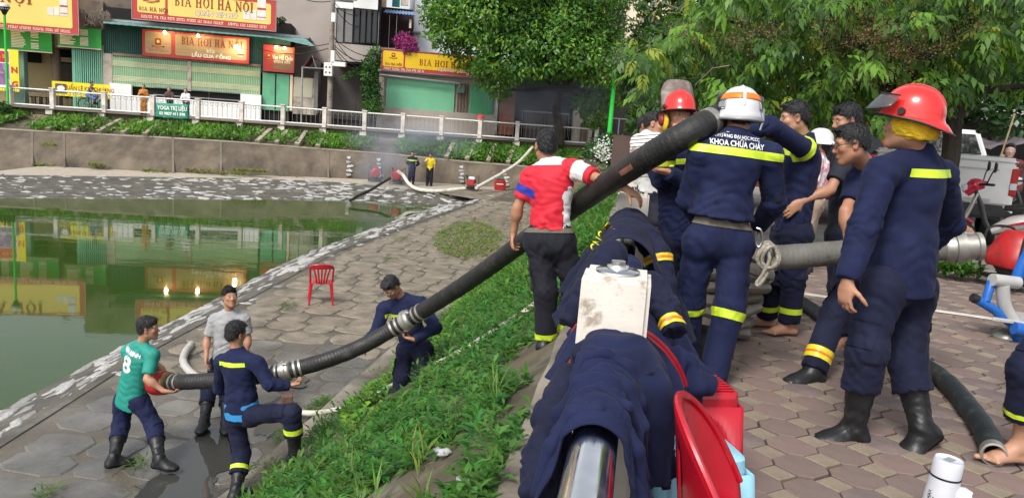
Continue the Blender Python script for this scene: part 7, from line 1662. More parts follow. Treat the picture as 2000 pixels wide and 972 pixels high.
def ring_on(path, px, w, r, name, ml, parent, prof=None, off=0.):
    best = min(range(1, len(path) - 1), key=lambda i: abs(1000 + FPX * (path[i] - CAM).dot(cR) / (path[i] - CAM).dot(cF) - px)); p = path[best]; t = (path[best + 1] - path[best - 1]).normalized()
    q = t.to_track_quat('Z', 'Y').to_matrix().to_4x4(); M = Matrix.Translation(p + t * off) @ q; mb = MB()
    prof = prof or [(r * .8, -w / 2), (r, -w / 2), (r * 1.012, -w * .3), (r * 1.012, w * .3), (r, w / 2), (r * .8, w / 2)]
    mb.lathe(prof, 24, M); return mb.build(name, ml, parent)
GALV = mat("dull_aluminium", (.42, .41, .38), .45, .2, 14, metal=.75, col2=(.25, .23, .2), c2lo=.55, c2hi=.7, c2scale=14)
hp = spline([at(*v) for v in [(322, 747, 7.70), (370, 745, 7.55), (430, 742, 7.48), (500, 735, 7.42), (565, 723, 7.40), (640, 702, 7.5), (710, 674, 7.62), (770, 640, 7.66), (830, 604, 7.55), (900, 560, 7.2), (960, 518, 6.85), (1020, 474, 6.5), (1080, 432, 6.15), (1140, 390, 5.72), (1205, 346, 5.25), (1270, 304, 4.82), (1335, 265, 4.62), (1392, 235, 4.72), (1440, 208, 4.95)]], 7)
hs_ = thing("suction_hose", "long thick black suction hose lifted from the path up to the firefighters' shoulders", "hose", tuple(hp[40]))
ho, hpath = hose_mesh(hp, .088, 22, .0014, .034, "hose_wall", HOSE, hs_, rfun=lambda f: .081)
for c in (558, 795):
    s_ = 1 if c == 558 else 1.0; pxm = 7.45 / 1500
    for d in (-26, -16, 18, 28): ring_on(hpath, c + d * s_, .024, .090, "clamp_band", GALV, hs_)
    cp = ring_on(hpath, c, .09, .1, "coupling", GALV, hs_, [(.08, -.055), (.098, -.055), (.100, -.03), (.113, -.026), (.113, .005), (.102, .01), (.104, .035), (.094, .05), (.08, .055)])
    for k in range(3):
        best = min(hpath, key=lambda p: abs(1000 + FPX * (p - CAM).dot(cR) / (p - CAM).dot(cF) - c)); a = 1. + 2.1 * k; mb = MB(); mb.box(best + Vector((.0, -.09 * math.cos(a), .105 * math.sin(a))), (.05, .04, .03)); mb.build("lug", GALV, cp, bev=.006)
for d in (340, 350): ring_on(hpath, d, .022, .088, "clamp_band", GALV, hs_)
ring_on(hpath, 1110, .05, .084, "pale_band", mat("worn_tape", (.10, .085, .075), .6, .2), hs_); ring_on(hpath, 1385, .05, .085, "end_band", GALV, hs_)
p = min(hpath, key=lambda p: abs(1000 + FPX * (p - CAM).dot(cR) / (p - CAM).dot(cF) - 1242)); t = (hpath[hpath.index(p) + 4] - p).normalized(); n_ = (CAM - p).normalized(); n_ = (n_ - t * n_.dot(t)).normalized(); b_ = n_.cross(t)
mb = MB(); V = [p + t * x + (n_ * math.cos(a) + b_ * math.sin(a)) * .0835 for x in np.linspace(-.09, .09, 6) for a in np.linspace(-.15, .28, 4)]; mb.add(V, [(i * 4 + j, i * 4 + j + 1, i * 4 + j + 5, i * 4 + j + 4) for i in range(5) for j in range(3)]); mb.build("faded_sticker", mat("faded_sticker", (.30, .12, .085), .7, .2, 20), hs_, fix=False)
t0 = (hp[0] - hp[2]).normalized(); M = Matrix.Translation(hp[0]) @ t0.to_track_quat('Z', 'Y').to_matrix().to_4x4(); st = thing("suction_strainer", "red suction strainer at the hose end held by the teal jersey man", "strainer", tuple(hp[0])); RP = mat("red_paint", (.42, .018, .02), .4, .12, 10, col2=(.3, .02, .02), c2scale=6)
mb = MB(); mb.lathe([(.07, -.05), (.10, -.045), (.105, -.01), (.125, .0), (.13, .10), (.125, .16), (.09, .19), (0, .2)], 22, M); mb.build("body", RP, st); mb = MB(); mb.lathe([(.08, -.075), (.112, -.072), (.112, -.048), (.08, -.045)], 22, M); mb.build("collar", mat("brass", (.45, .30, .12), .4, .2, 12, metal=.7), st)

# grey stiff pipe at waist height
GP = mat("grey_rubber_pipe", (.135, .132, .12), .6, .22, 6, bump=.15, bscale=50, col2=(.07, .068, .065), c2lo=.6, c2hi=.68, c2scale=5)
gpth = spline([at(*v) for v in [(1488, 503, 4.60), (1560, 500, 4.62), (1640, 493, 4.66), (1740, 488, 4.66), (1840, 485, 4.62), (1862, 484, 4.61)]], 6)
gpt = thing("grey_pipe", "grey suction pipe carried at waist height by the glasses man", "pipe", tuple(gpth[10])); _, gpa = hose_mesh(gpth, .075, 20, .0008, .03, "pipe_wall", GP, gpt)
d = (gpth[-1] - gpth[-3]).normalized(); M = Matrix.Translation(gpth[-1]) @ d.to_track_quat('Z', 'Y').to_matrix().to_4x4(); mb = MB(); mb.lathe([(.07, -.06), (.08, -.05), (.082, .0), (.092, .005), (.092, .06), (.075, .065), (.075, .12), (.085, .125), (.085, .15), (0, .15)], 22, M); cpl = mb.build("coupling", GALV, gpt); mb = MB(); mb.box(gpth[-1] + Vector((.06, -.02, .085)), (.06, .05, .04)); mb.build("lug", GALV, cpl, bev=.006)
# rope coil on the belt
ROPE = mat("braided_rope", (.36, .33, .27), .85, .3, 50, bump=.8, bscale=120, stretch=(1, 1, 1)); rc = at(1500, 500, 4.44); rt = thing("rope", "coil of pale braided rope hanging from the belt carabiner", "rope", tuple(rc)); k = 4.44 / 1500
for j, (rx, rz, dx, dz, dy) in enumerate([(18, 23, 0, 0, 0), (20, 25, 1, 1, .015), (17, 26, -1, -1, .03), (21, 22, 0, 2, -.015), (15, 21, 1, 0, -.03)]):
    mb = MB(); mb.tube([rc + Vector(((dx + rx * math.cos(a)) * k, dy + .012 * math.sin(2 * a), (-dz + rz * math.sin(a)) * k)) for a in np.linspace(0, 2 * math.pi, 30)[:-1]], .0105, 8, closed=True); mb.build("rope_turn", ROPE, rt)
mb = MB(); mb.tube(spline([at(1496, 480, 4.42), at(1503, 505, 4.41), at(1490, 535, 4.42), at(1478, 552, 4.43), at(1483, 556, 4.42), at(1500, 532, 4.42)], 5), .011, 8); mb.build("rope_tail", ROPE, rt)
mb = MB(); mb.tube(spline([at(1478, 445, 4.45), at(1486, 450, 4.44), at(1488, 472, 4.44), at(1482, 482, 4.44), at(1476, 474, 4.45), at(1476, 452, 4.45)], 4), .007, 8, closed=False); cb = mb.build("carabiner", STEEL, rt)
# black ground hose, white flat hose
gh = spline([gz(x, y, .055) for x, y in [(1480, 556), (1530, 572), (1580, 600), (1650, 650), (1720, 686), (1788, 706), (1845, 742), (1893, 796), (1926, 845), (1941, 886)]], 9)
t = thing("ground_hose", "open-ended black hose curving over the pavers at right", "hose", tuple(gh[40])); BH = mat("dark_ribbed_hose", (.016, .021, .024), .5, .2, 8, bump=.2, bscale=60, col2=(.05, .06, .065), c2lo=.55, c2hi=.7, c2scale=9)
_, gpath = hose_mesh(gh, .056, 20, .0014, .022, "hose_wall", BH, t, hollow=True); d = (gh[-1] - gh[-3]).normalized(); M = Matrix.Translation(gh[-1]) @ d.to_track_quat('Z', 'Y').to_matrix().to_4x4()
mb = MB(); mb.lathe([(.038, -.12), (.042, .0), (.049, .012), (.058, .010), (.060, -.02), (.057, -.05)], 24, M); mb.build("steel_end", GALV, t); mb = MB(); mb.lathe([(0, -.11), (.041, -.11)], 20, M); mb.build("bore", DARKIN, t)
def flat_hose(name, label, cat, pts, w, ml, th=.012):
    V = spline(pts, 6); mb = MB(); mb.smooth = True; rows = []
    for i, p in enumerate(V):
        tt = (V[min(i + 1, len(V) - 1)] - V[max(i - 1, 0)]); tt.z = 0; n_ = Vector((tt.y, -tt.x, 0)).normalized() * w / 2; rows += [p - n_, p - n_ * .6 + Vector((0, 0, th)), p + n_ * .6 + Vector((0, 0, th)), p + n_]
    mb.add(rows, [(i * 4 + j, i * 4 + j + 1, i * 4 + j + 5, i * 4 + j + 4) for i in range(len(V) - 1) for j in range(3)]); return tag(mb.build(name, ml), label, cat)
flat_hose("flat_hose", "flat white hose lying straight across the pavement", "hose", [gz(x, y, .004) for x, y in [(1440, 556), (1560, 572), (1650, 585), (1790, 602), (1900, 617), (2040, 638)]], .075, mat("canvas_hose", (.50, .48, .43), .8, .15, 9, bump=.3, bscale=120))
CANV = mat("cream_hose", (.62, .58, .50), .75, .15, 6, bump=.2, bscale=80, col2=(.42, .38, .32), c2scale=4)
def onslope(x, y, Y): p = at(x, y, Y); return p
pts = [gz(578, 805, ZP + .12), gz(620, 806, ZP + .12), gz(668, 797, ZP + .16)]
def slope_hit(px, py, lift=.05):
    lo, hi = 2., 60.
    r = ray(px, py)
    for k in range(400):
        t_ = 2 + k * .1; p = CAM + r * t_
        if p.z < slope_z(p.x, p.y) + lift: return p
    return p
hp2 = spline(pts + [slope_hit(x, y) for x, y in [(722, 776), (760, 757), (830, 722), (895, 690), (960, 650), (1020, 612), (1060, 585)]], 6)
mb = MB(); mb.tube(hp2, .036, 10); tag(mb.build("slope_hose", CANV), "white charged hose running up through the weeds on the near slope", "hose")
hp3 = spline([gz(x, y, ZP + .07) for x, y in [(420, 770), (392, 742), (368, 722), (358, 705), (362, 688), (374, 672)]], 6); mb = MB(); mb.tube(hp3, .055, 12); tag(mb.build("shore_hose", mat("grey_canvas_hose", (.42, .41, .38), .8, .15, 8, bump=.3, bscale=100)), "bent pale hose on the stones behind the teal jersey man", "hose")
mb = MB(); q = slope_hit(905, 640, .06); mb.tube([q, q + Vector((.28, .02, .03))], .04, 12); tag(mb.build("pipe_stub", mat("grey_plastic", (.36, .35, .32), .6, .15, 8)), "short grey plastic pipe piece lying in the bright weeds", "pipe")
for k, (px, py, lab) in enumerate([(560, 785, "small brown block standing on the wet path by the raised knee")]):
    q = gz(px, py + 10, ZP + .02); mb = MB(); mb.box(q + Vector((0, 0, .08)), (.14, .12, .18), Matrix.Rotation(.4, 3, 'Z')); tag(mb.build("brick_block", mat("brown_block", (.16, .09, .065), .9, .25, 12), bev=.01), lab, "block")
WRAP = mat("crumpled_plastic", (.42, .43, .44), .35, .15, 12)
for px, py, s_, lab in [(865, 882, .045, "crumpled pale plastic wrapper in the bare patch of the slope"), (905, 932, .04, "torn plastic scrap lower on the bare patch of the slope"), (292, 532 - 160, .0, "")]:
    if not s_: continue
    q = slope_hit(px, py, .06); D = SDF(.012, q - Vector((.2, .2, .15)), q + Vector((.2, .2, .15)))
    for _ in range(4): D.ell(q + Vector((random.uniform(-s_, s_), random.uniform(-s_, s_), 0)), (s_ * .6, s_ * .45, s_ * .35), None, .02)
    D.folds([(.008, nv(RNG.normal(0, 1, 3)) * 90, 1., 2.), (.008, nv(RNG.normal(0, 1, 3)) * 70, 3., 2.)]); V, F = D.mesh(); tag(link("wrapper", np_mesh("wrapper", V, F), WRAP), lab, "litter")

# ---------------------------------------------------------------- near railing
CHROME = mat("polished_chrome", (.72, .72, .73), .12, .06, 20, metal=1, roughvar=.05); PP = mat("chipped_white_post", (.66, .62, .56), .8, .10, 5, bump=.10, bscale=60, col2=(.36, .30, .24), c2lo=.56, c2hi=.64, c2scale=11)
rl = thing("pavement_railing", "white concrete railing posts with chrome pipe along the pavement edge", "railing", (railx(2.5), 2.5, 0)); RZ = .745; rotz = Matrix.Rotation(-math.atan(.162), 3, 'Z')
PYs = [-.55, 2.53, 5.52, 8.1, 11.1, 14.1, 17.1, 20.1, 23.1, 26.1]
for k, Y in enumerate(PYs):
    c = Vector((railx(Y), Y, 0)); mb = MB(); mb.hexa([c + rotz @ Vector((x * f, y * f, z)) for z, f in ((-.02, 1.08), (1.0, 1.)) for x, y in ((-.112, -.112), (.112, -.112), (.112, .112), (-.112, .112))]); po = mb.build("post", PP, rl, bev=.014, seg=2)
    mb = MB(); mb.lathe([(0, .043), (.020, .043), (.024, .040), (.025, .028), (.036, .027), (.038, .024), (.039, .016), (.068, .013), (.074, .009), (.075, .003), (.072, 0)], 28, Matrix.Translation(c + Vector((0, 0, 1.0)))); mb.build("flange_cap", CHROME, po)
for a, b in zip(PYs[:-1], PYs[1:]):
    A, B = Vector((railx(a + .1), a + .1, RZ)), Vector((railx(b - .1), b - .1, RZ)); mb = MB(); mb.tube([A, B], .056, 32); mb.build("pipe_rail", CHROME, rl)
    mb = MB(); mb.tube([A - Vector((0, 0, .5)), B - Vector((0, 0, .5))], .03, 16); mb.build("lower_rail", CHROME, rl)

# ---------------------------------------------------------------- uniforms thrown over the rail
from mathutils import noise as mnoise
def drape(label, Y0, Y1, hl, hr, seed, ml=NAVY, flare=.22, skew=(.1, .1), amp=.03, Rr=.066, lump=0, spread=(.1, .1), ridge=.016, wr=.016):
    """a jacket lying over the pipe: a sheet wrapped round it, hanging and spreading either side, with folds and crumples"""
    rng = np.random.default_rng(seed); ns, nv_ = 96, 130; ph = rng.random(12) * 6.3; V = np.zeros((ns, nv_, 3)); L_ = Y1 - Y0; so_ = Vector((seed * 3.1, seed * 1.7, 0))
    for i in range(ns):
        f = i / (ns - 1)
        for j in range(nv_):
            g = -1 + 2 * j / (nv_ - 1); side = 1 if g > 0 else -1; k_ = 0 if side < 0 else 1; hang = (hl, hr)[k_] * (1 + .12 * math.sin(6 * f + ph[0] + side) + .05 * math.sin(17 * f + ph[1] * side)); a = abs(g) * (hang + Rr * 1.4)
            th = min(a / Rr, 1.35); down = max(0, a - 1.35 * Rr); x = Rr * math.sin(th); z = Rr * math.cos(th); ds = min(1, down / .22)
            y = Y0 + L_ * (f + (f - .5) * flare * down / .5) + skew[k_] * down + .02 * math.sin(9 * a + ph[2])
            fold = math.sin(f * L_ * 17 + ph[3] + 2.2 * math.sin(a * 3.2 + ph[4]) + 1.5 * math.sin(f * 5)) + .5 * math.sin(f * L_ * 37 + ph[5] + a * 5 * side)
            q = Vector((f * L_ * 11., a * side * 1.9, 0)) + so_; q.x += 1.5 * a + 1.2 * math.sin(a * 5 + f * 4); n1 = 1 - 2.4 * abs(mnoise.noise(q)); n2 = 1 - 2.4 * abs(mnoise.noise(Vector((q.x * 2.3 + 9, q.y * 2.0, 3)))); n3 = mnoise.noise(q * .6)
            cr = wr * (n1 + .5 * n2) + .035 * n3 * ds
            out = x + down * (spread[k_] + .06 * math.sin(4 * f + ph[6] + side)) + amp * fold * ds ** .8 + cr * (.25 + .75 * ds)
            rip = ridge * min(1, f / .10) * (n1 * .7 + .5 * n2) * math.exp(-max(0, a - .05) / .3)
            z2 = z - down * math.sqrt(max(.1, 1 - spread[k_] ** 2)) + rip
            if lump: e = math.exp(-((f - .78) / .2) ** 2 - ((a * side - .16) / .15) ** 2); z2 += lump * e; out += lump * .8 * e
            rx = railx(y); V[i, j] = (rx + side * max(out, .9 * x) * .987, y - side * out * .16, max(.06, RZ + z2 + .004))
    F = [(i * nv_ + j, i * nv_ + j + 1, (i + 1) * nv_ + j + 1, (i + 1) * nv_ + j) for i in range(ns - 1) for j in range(nv_ - 1)]; Vf = V.reshape(-1, 3)
    o = tag(link("jacket", np_mesh("jacket", Vf, F), ml), label, "jacket", "uniforms thrown over the railing"); q = o.modifiers.new("thick", 'SOLIDIFY'); q.thickness = .007; q.offset = 1
    Fa = np.array(F); Nn = vnormals(Vf, Fa); s_ = np.sign((Nn[:, 2]).mean()); return o, (Vf, Fa, Nn * s_)
ja, Ga = drape("crumpled navy jacket on the chrome rail in front of the nearest post", 1.68, 2.36, .64, .34, 3, flare=.10, skew=(-.40, -.12), amp=.026, lump=.085, ridge=.034, spread=(.12, .24), wr=.030)
jb, Gb = drape("smooth navy jacket on the rail just behind the nearest post", 2.76, 3.75, .22, .52, 8, flare=.15, skew=(-.10, -.12), amp=.024, Rr=.08, lump=.02, ridge=.02, spread=(.40, .55), wr=.016)
jc, Gc = drape("dark navy jacket with yellow lettering on the rail below the second post", 3.95, 5.25, .42, .50, 15, ml=NAVYD, flare=.10, skew=(.0, -.1), amp=.024, Rr=.15, ridge=.02, spread=(.46, .42), wr=.016)
# lettering and tape on the farther jacket
YP = mat("neon_yellow_print", (.68, .72, .02), .5, .05)
def on_cloth(px, py, Gs, cap=6.):
    r = ray(px, py); best = None
    for G in Gs:
        tr_ = BVHTree.FromPolygons([Vector(v) for v in G[0]], [tuple(f) for f in G[1]]); h_ = tr_.ray_cast(CAM, r.normalized())
        if h_[0] is not None and (best is None or h_[3] < best[3]): best = h_
    return best
h1, h2 = on_cloth(1163, 490, [Gc, Gb]), on_cloth(1188, 446, [Gc])
A_, B_ = (h1[0] if h1 else at(1163, 490, 4.4)), (h2[0] if h2 else at(1188, 446, 4.6))
dd = (B_ - A_).normalized(); vw = ((A_ + B_) / 2 - CAM).normalized(); nrm = -vw; upv = dd.cross(nrm) * -1
mid = (A_ + B_) / 2 - vw * .012
def curved_label(word, A, B, size, ml, parent, G):
    d_ = (B - A).normalized(); v_ = ((A + B) / 2 - CAM).normalized(); y_ = (-v_).cross(d_); M = matM((A + B) / 2 - v_ * .25, d_, y_); return print_on((G[0], G[1], G[2]), word, size, ml, parent, M, v_, bold=.0005, width=(B - A).length, off=.012, maxd=.6)
curved_label("CNCH", A_, B_, .10, YP, jc, Gc)
def tape(px0, py0, px1, py1, w, parent, G, mls):
    a, b = on_cloth(px0, py0, [G]), on_cloth(px1, py1, [G])
    if not a or not b: return
    a, b = a[0], b[0]; v_ = ((a + b) / 2 - CAM).normalized(); d_ = (b - a).normalized(); s_ = v_.cross(d_); tree_ = BVHTree.FromPolygons([Vector(v) for v in G[0]], [tuple(f) for f in G[1]])
    for lo_, hi_, ml in ((-.5, -.17, mls[0]), (-.17, .17, mls[1]), (.17, .5, mls[0])):
        V = []
        for i in range(9):
            for c in (lo_, hi_):
                p = a.lerp(b, i / 8) + s_ * w * c; h_ = tree_.ray_cast(p - v_ * .3, v_); V.append((h_[0] if h_[0] is not None else p) - v_ * .010)
        mb = MB(); mb.add(V, [(2 * i, 2 * i + 1, 2 * i + 3, 2 * i + 2) for i in range(8)]); o = mb.build("reflective_stripe", ml, parent, fix=False); q = o.modifiers.new("thick", 'SOLIDIFY'); q.thickness = .003
tape(1186, 452, 1199, 438, .075, jc, Gc, (YTAPE, ORTAPE)); tape(1243, 462, 1258, 494, .05, jc, Gc, (YTAPE, ORTAPE))
mb = MB(); h_ = on_cloth(1052, 932, [Ga]); p = h_[0] if h_ else at(1052, 932, 1.7); mb.tube([p + Vector((0, -.01, .035)), p + Vector((-.004, -.012, -.03))], .004, 5); mb.build("yellow_tag", YTAPE, ja)
# hanging sleeves
def sleeve(label_parent, pts, r, seed, bands):
    rng = np.random.default_rng(seed); P3 = [np.array(p) for p in pts]; lo, hi = np.min(P3, 0) - .15, np.max(P3, 0) + .15; D = SDF(.009, lo, hi); w_ = []
    for a, b, ra, rb_ in zip(P3[:-1], P3[1:], r[:-1], r[1:]): D.cap(a, b, ra, rb_, .03, flat=(b is P3[-1])); w_ += [v + ((a + b) / 2, .25) for v in limb_waves(a, b, .0032, .06, rng)]
    D.folds(w_); V, F = D.mesh(); o = link("sleeve", np_mesh("sleeve", V, F), NAVYD, label_parent); G = (V, F, vnormals(V, F)); d_ = nv(P3[-1] - P3[-2])
    for z0, z1, ml in bands: band(G, "reflective_stripe", ml, o, lambda V: np.linalg.norm(V - P3[-1], axis=1) < .5, [(P3[-1] - d_ * z1, -d_), (P3[-1] - d_ * z0, d_)], .004)
tb3 = [(.02, .035, YTAPE), (.035, .05, ORTAPE), (.05, .065, YTAPE)]
sleeve(jc, [at(1262, 462, 4.5), at(1285, 500, 4.35), at(1300, 560, 4.25), at(1308, 600, 4.2)], [.08, .075, .065, .06], 5, [(.26, .275, YTAPE), (.275, .29, ORTAPE), (.29, .305, YTAPE)])
sleeve(jb, [at(1270, 560, 3.3), at(1298, 600, 3.2), at(1318, 650, 3.1)], [.07, .06, .052], 6, tb3)
sleeve(jb, [at(1195, 500, 3.2), at(1150, 570, 3.1), at(1112, 635, 3.05)], [.07, .06, .05], 9, [])
sleeve(ja, [at(1148, 694, 2.27), at(1190, 698, 2.24), at(1226, 716, 2.18), at(1258, 756, 2.10)], [.055, .062, .060, .05], 21, [])
sleeve(ja, [at(1112, 742, 2.10), at(1082, 815, 1.97), at(1062, 890, 1.85), at(1046, 975, 1.72)], [.05, .052, .048, .042], 22, [])
for Yf, rr_, hh, sd_ in ((1.735, .017, .086, 31), (1.83, .014, .096, 33), (1.93, .020, .100, 32), (2.06, .016, .108, 34)):
    rng = np.random.default_rng(sd_); xr_ = railx(Yf); P3 = [np.array((xr_ + dx, Yf + rng.normal(0, .022) - abs(dx) * .35, RZ + dz)) for dx, dz in ((-.135, -.12), (-.105, -.01), (-.06, hh - .02), (.0, hh + .004), (.06, hh - .022), (.10, -.005), (.125, -.11))]
    D = SDF(.007, np.min(P3, 0) - .08, np.max(P3, 0) + .08)
    for a, b in zip(P3[:-1], P3[1:]): D.cap(a, b, rr_ * rng.uniform(.7, 1.1), rr_ * rng.uniform(.7, 1.1), .02)
    V, F = D.mesh(); link("cloth_fold", np_mesh("cloth_fold", V, F), NAVY, ja)
# jacket heaped on the red stool
hp_ = np.array(at(1318, 730, 2.95)); D = SDF(.01, hp_ - .4, hp_ + .4); rng = np.random.default_rng(4)
for x, y, r_ in [(1285, 715, .10), (1318, 722, .105), (1350, 735, .09), (1365, 748, .07), (1300, 755, .09), (1330, 772, .07), (1290, 770, .07), (1345, 700, .05)]: D.ell(np.array(at(x, y, 2.95 + rng.uniform(-.08, .08))), (r_, r_ * 1.1, r_ * .72), None, .05)
D.cap(np.array(at(1290, 760, 2.9)), np.array(at(1335, 800, 2.85)), .06, .035, .04); D.folds([(.012, nv(rng.normal(0, 1, 3)) * 28, rng.random() * 6, 1.5) for _ in range(3)])
V, F = D.mesh(); tag(link("folded_jacket", np_mesh("folded_jacket", V, F), NAVY), "bundled navy jacket heaped on the red stool behind the red chair", "jacket")

# ---------------------------------------------------------------- plastic chairs and stools
RPL = mat("red_plastic", (.46, .008, .022), .28, .08, 9, coat=.25, col2=(.40, .02, .03), c2lo=.58, c2hi=.75, c2scale=6, roughvar=.08); BPL = mat("sky_blue_plastic", (.30, .60, .74), .38, .05, 9)
def chair(label, loc, rz, group="red plastic chairs", ml=RPL, s=1.):
    """seat faces local -Y, back at +Y"""
    t = thing("plastic_chair", label, "chair", (0, 0, 0), group); H = .43
    mb = MB(); rows = []; n = 14
    for j in range(n + 1):
        v = j / n
        for i in range(n + 1):
            u = i / n; w_ = .205 + .02 * (1 - v); x = (u - .5) * 2 * w_; y = -.20 + .40 * v; ed = min(1, min(u, 1 - u) * 7) ; fr_ = min(1, v * 6); rows.append((x, y, H - .012 * (1 - abs(u - .5) * 2) - .025 * (1 - ed) - .035 * (1 - fr_) ** 2))
    mb.smooth = True; mb.add(rows, [(j * (n + 1) + i, j * (n + 1) + i + 1, (j + 1) * (n + 1) + i + 1, (j + 1) * (n + 1) + i) for j in range(n) for i in range(n)]); st_ = mb.build("seat", ml, t, fix=False); q = st_.modifiers.new("thick", 'SOLIDIFY'); q.thickness = .012
    for sx in (-1, 1):
        for y0, y1, top_ in ((-.18, -.225, H - .02), (.19, .25, H)):
            mb = MB(); a, b = Vector((sx * .185, y0, top_)), Vector((sx * .225, y1, 0)); w0, w1 = .030, .017; mb.hexa([b + Vector((x * w1, y * w1, 0)) for x, y in ((-1, -1), (1, -1), (1, 1), (-1, 1))] + [a + Vector((x * w0, y * w0, 0)) for x, y in ((-1, -1), (1, -1), (1, 1), (-1, 1))]); mb.build("leg", ml, t, bev=.008)
    def bk(u, v):      # curved back surface: u -1..1 across, v 0..1 up
        return Vector((u * (.205 + .015 * v), .20 + .10 * v - .045 * (u * u) + .0, H + .36 * v))
    mb = MB(); arch = [bk(-1, v) for v in np.linspace(0, .82, 6)] + [bk(-.93, .91), bk(-.75, .98), bk(-.4, 1.02), bk(0, 1.03), bk(.4, 1.02), bk(.75, .98), bk(.93, .91)] + [bk(1, v) for v in np.linspace(.82, 0, 6)]
    mb.tube(spline(arch, 3), .020, 10, flat=.8); mb.build("back_frame", ml, t)
    V = []; n = 10
    for j in range(5):
        for i in range(n + 1): V.append(bk(-.96 + 1.92 * i / n, .80 + .20 * j / 4 * (1 - .12 * abs(-1 + 2 * i / n) ** 3)))
    mb = MB(); mb.smooth = True; mb.add(V, [(j * (n + 1) + i, j * (n + 1) + i + 1, (j + 1) * (n + 1) + i + 1, (j + 1) * (n + 1) + i) for j in range(4) for i in range(n)]); o = mb.build("top_panel", ml, t, fix=False); q = o.modifiers.new("thick", 'SOLIDIFY'); q.thickness = .010
    for k in range(5):
        u0, u1 = -.42 + .21 * k, -.72 + .36 * k; V = []
        for j in range(9):
            v = .0 + .84 * j / 8; c = u0 + (u1 - u0) * (j / 8) ** 1.5; V += [bk(c - .075, v), bk(c + .075, v)]
        mb = MB(); mb.smooth = True; mb.add(V, [(2 * j, 2 * j + 1, 2 * j + 3, 2 * j + 2) for j in range(8)]); o = mb.build("back_slat", ml, t, fix=False); q = o.modifiers.new("thick", 'SOLIDIFY'); q.thickness = .009
    t.location = loc; t.rotation_euler = (0, 0, rz); t.scale = (s, s, s); return t
c = gz(626, 590, ZP + .03); chair("bright red slatted chair standing alone on the lakeside path", c, R(196))
# near chair with a solid wrapped back
def tub_chair(label, loc, rz, s=1.):
    """moulded chair: seat towards local -Y, tall wrapped back with two slots"""
    t = thing("plastic_chair", label, "chair", (0, 0, 0), "red plastic chairs"); n = 36; H = .42
    def pt_(u, v):
        a = u * 1.42; top_ = .80 - .34 * abs(u) ** 2.2; zz = H - .10 + .10 * v + (top_ - H) * v; r_ = .235 + .05 * v; return Vector((r_ * math.sin(a) * .98, r_ * math.cos(a) * (.92) + .02 * v, zz))
    V, F = [], []; m_ = 16
    for j in range(m_ + 1):
        for i in range(n + 1): V.append(pt_(-1 + 2 * i / n, j / m_))
    for j in range(m_):
        for i in range(n):
            if 2 <= j < 13 and i in (13, 22): continue
            F.append((j * (n + 1) + i, j * (n + 1) + i + 1, (j + 1) * (n + 1) + i + 1, (j + 1) * (n + 1) + i))
    mb = MB(); mb.smooth = True; mb.add(V, F); o = mb.build("backrest", RPL, t, fix=False); q = o.modifiers.new("thick", 'SOLIDIFY'); q.thickness = .010
    mb = MB(); mb.tube([pt_(-1 + 2 * i / n, 1.0) for i in range(n + 1)], .013, 8, flat=.8); mb.build("rolled_rim", RPL, t)
    mb = MB(); mb.lathe([(0, -.012), (.12, -.01), (.20, 0), (.235, -.02), (.24, -.06)], 30, Matrix.Translation((0, 0, H + .01)), 1, .92); mb.build("seat", RPL, t)
    for sx in (-1, 1):
        for sy in (-1, 1): mb = MB(); a, b = Vector((sx * .16, sy * .15, H)), Vector((sx * .21, sy * .2, 0)); mb.hexa([b + Vector((x * .018, y * .018, 0)) for x, y in ((-1, -1), (1, -1), (1, 1), (-1, 1))] + [a + Vector((x * .034, y * .034, 0)) for x, y in ((-1, -1), (1, -1), (1, 1), (-1, 1))]); mb.build("leg", RPL, t, bev=.006)
    t.location = loc; t.rotation_euler = (0, 0, rz); t.scale = (s, s, s); return t
ca = gz(1392, 820, .78); tub_chair("glossy dark red moulded chair nearest the camera beside the blue stool", (.745, 1.95, 0), R(76), .95)
cb_ = at(1250, 640, 3.0); tub_chair("red chair mostly hidden behind the nearest white post", (cb_.x, 3.05, 0), R(150), .95)
cc = at(1300, 1000, 1.45); tub_chair("red chair below the draped jacket at the bottom edge", (.66, 1.30, -.10), R(100))
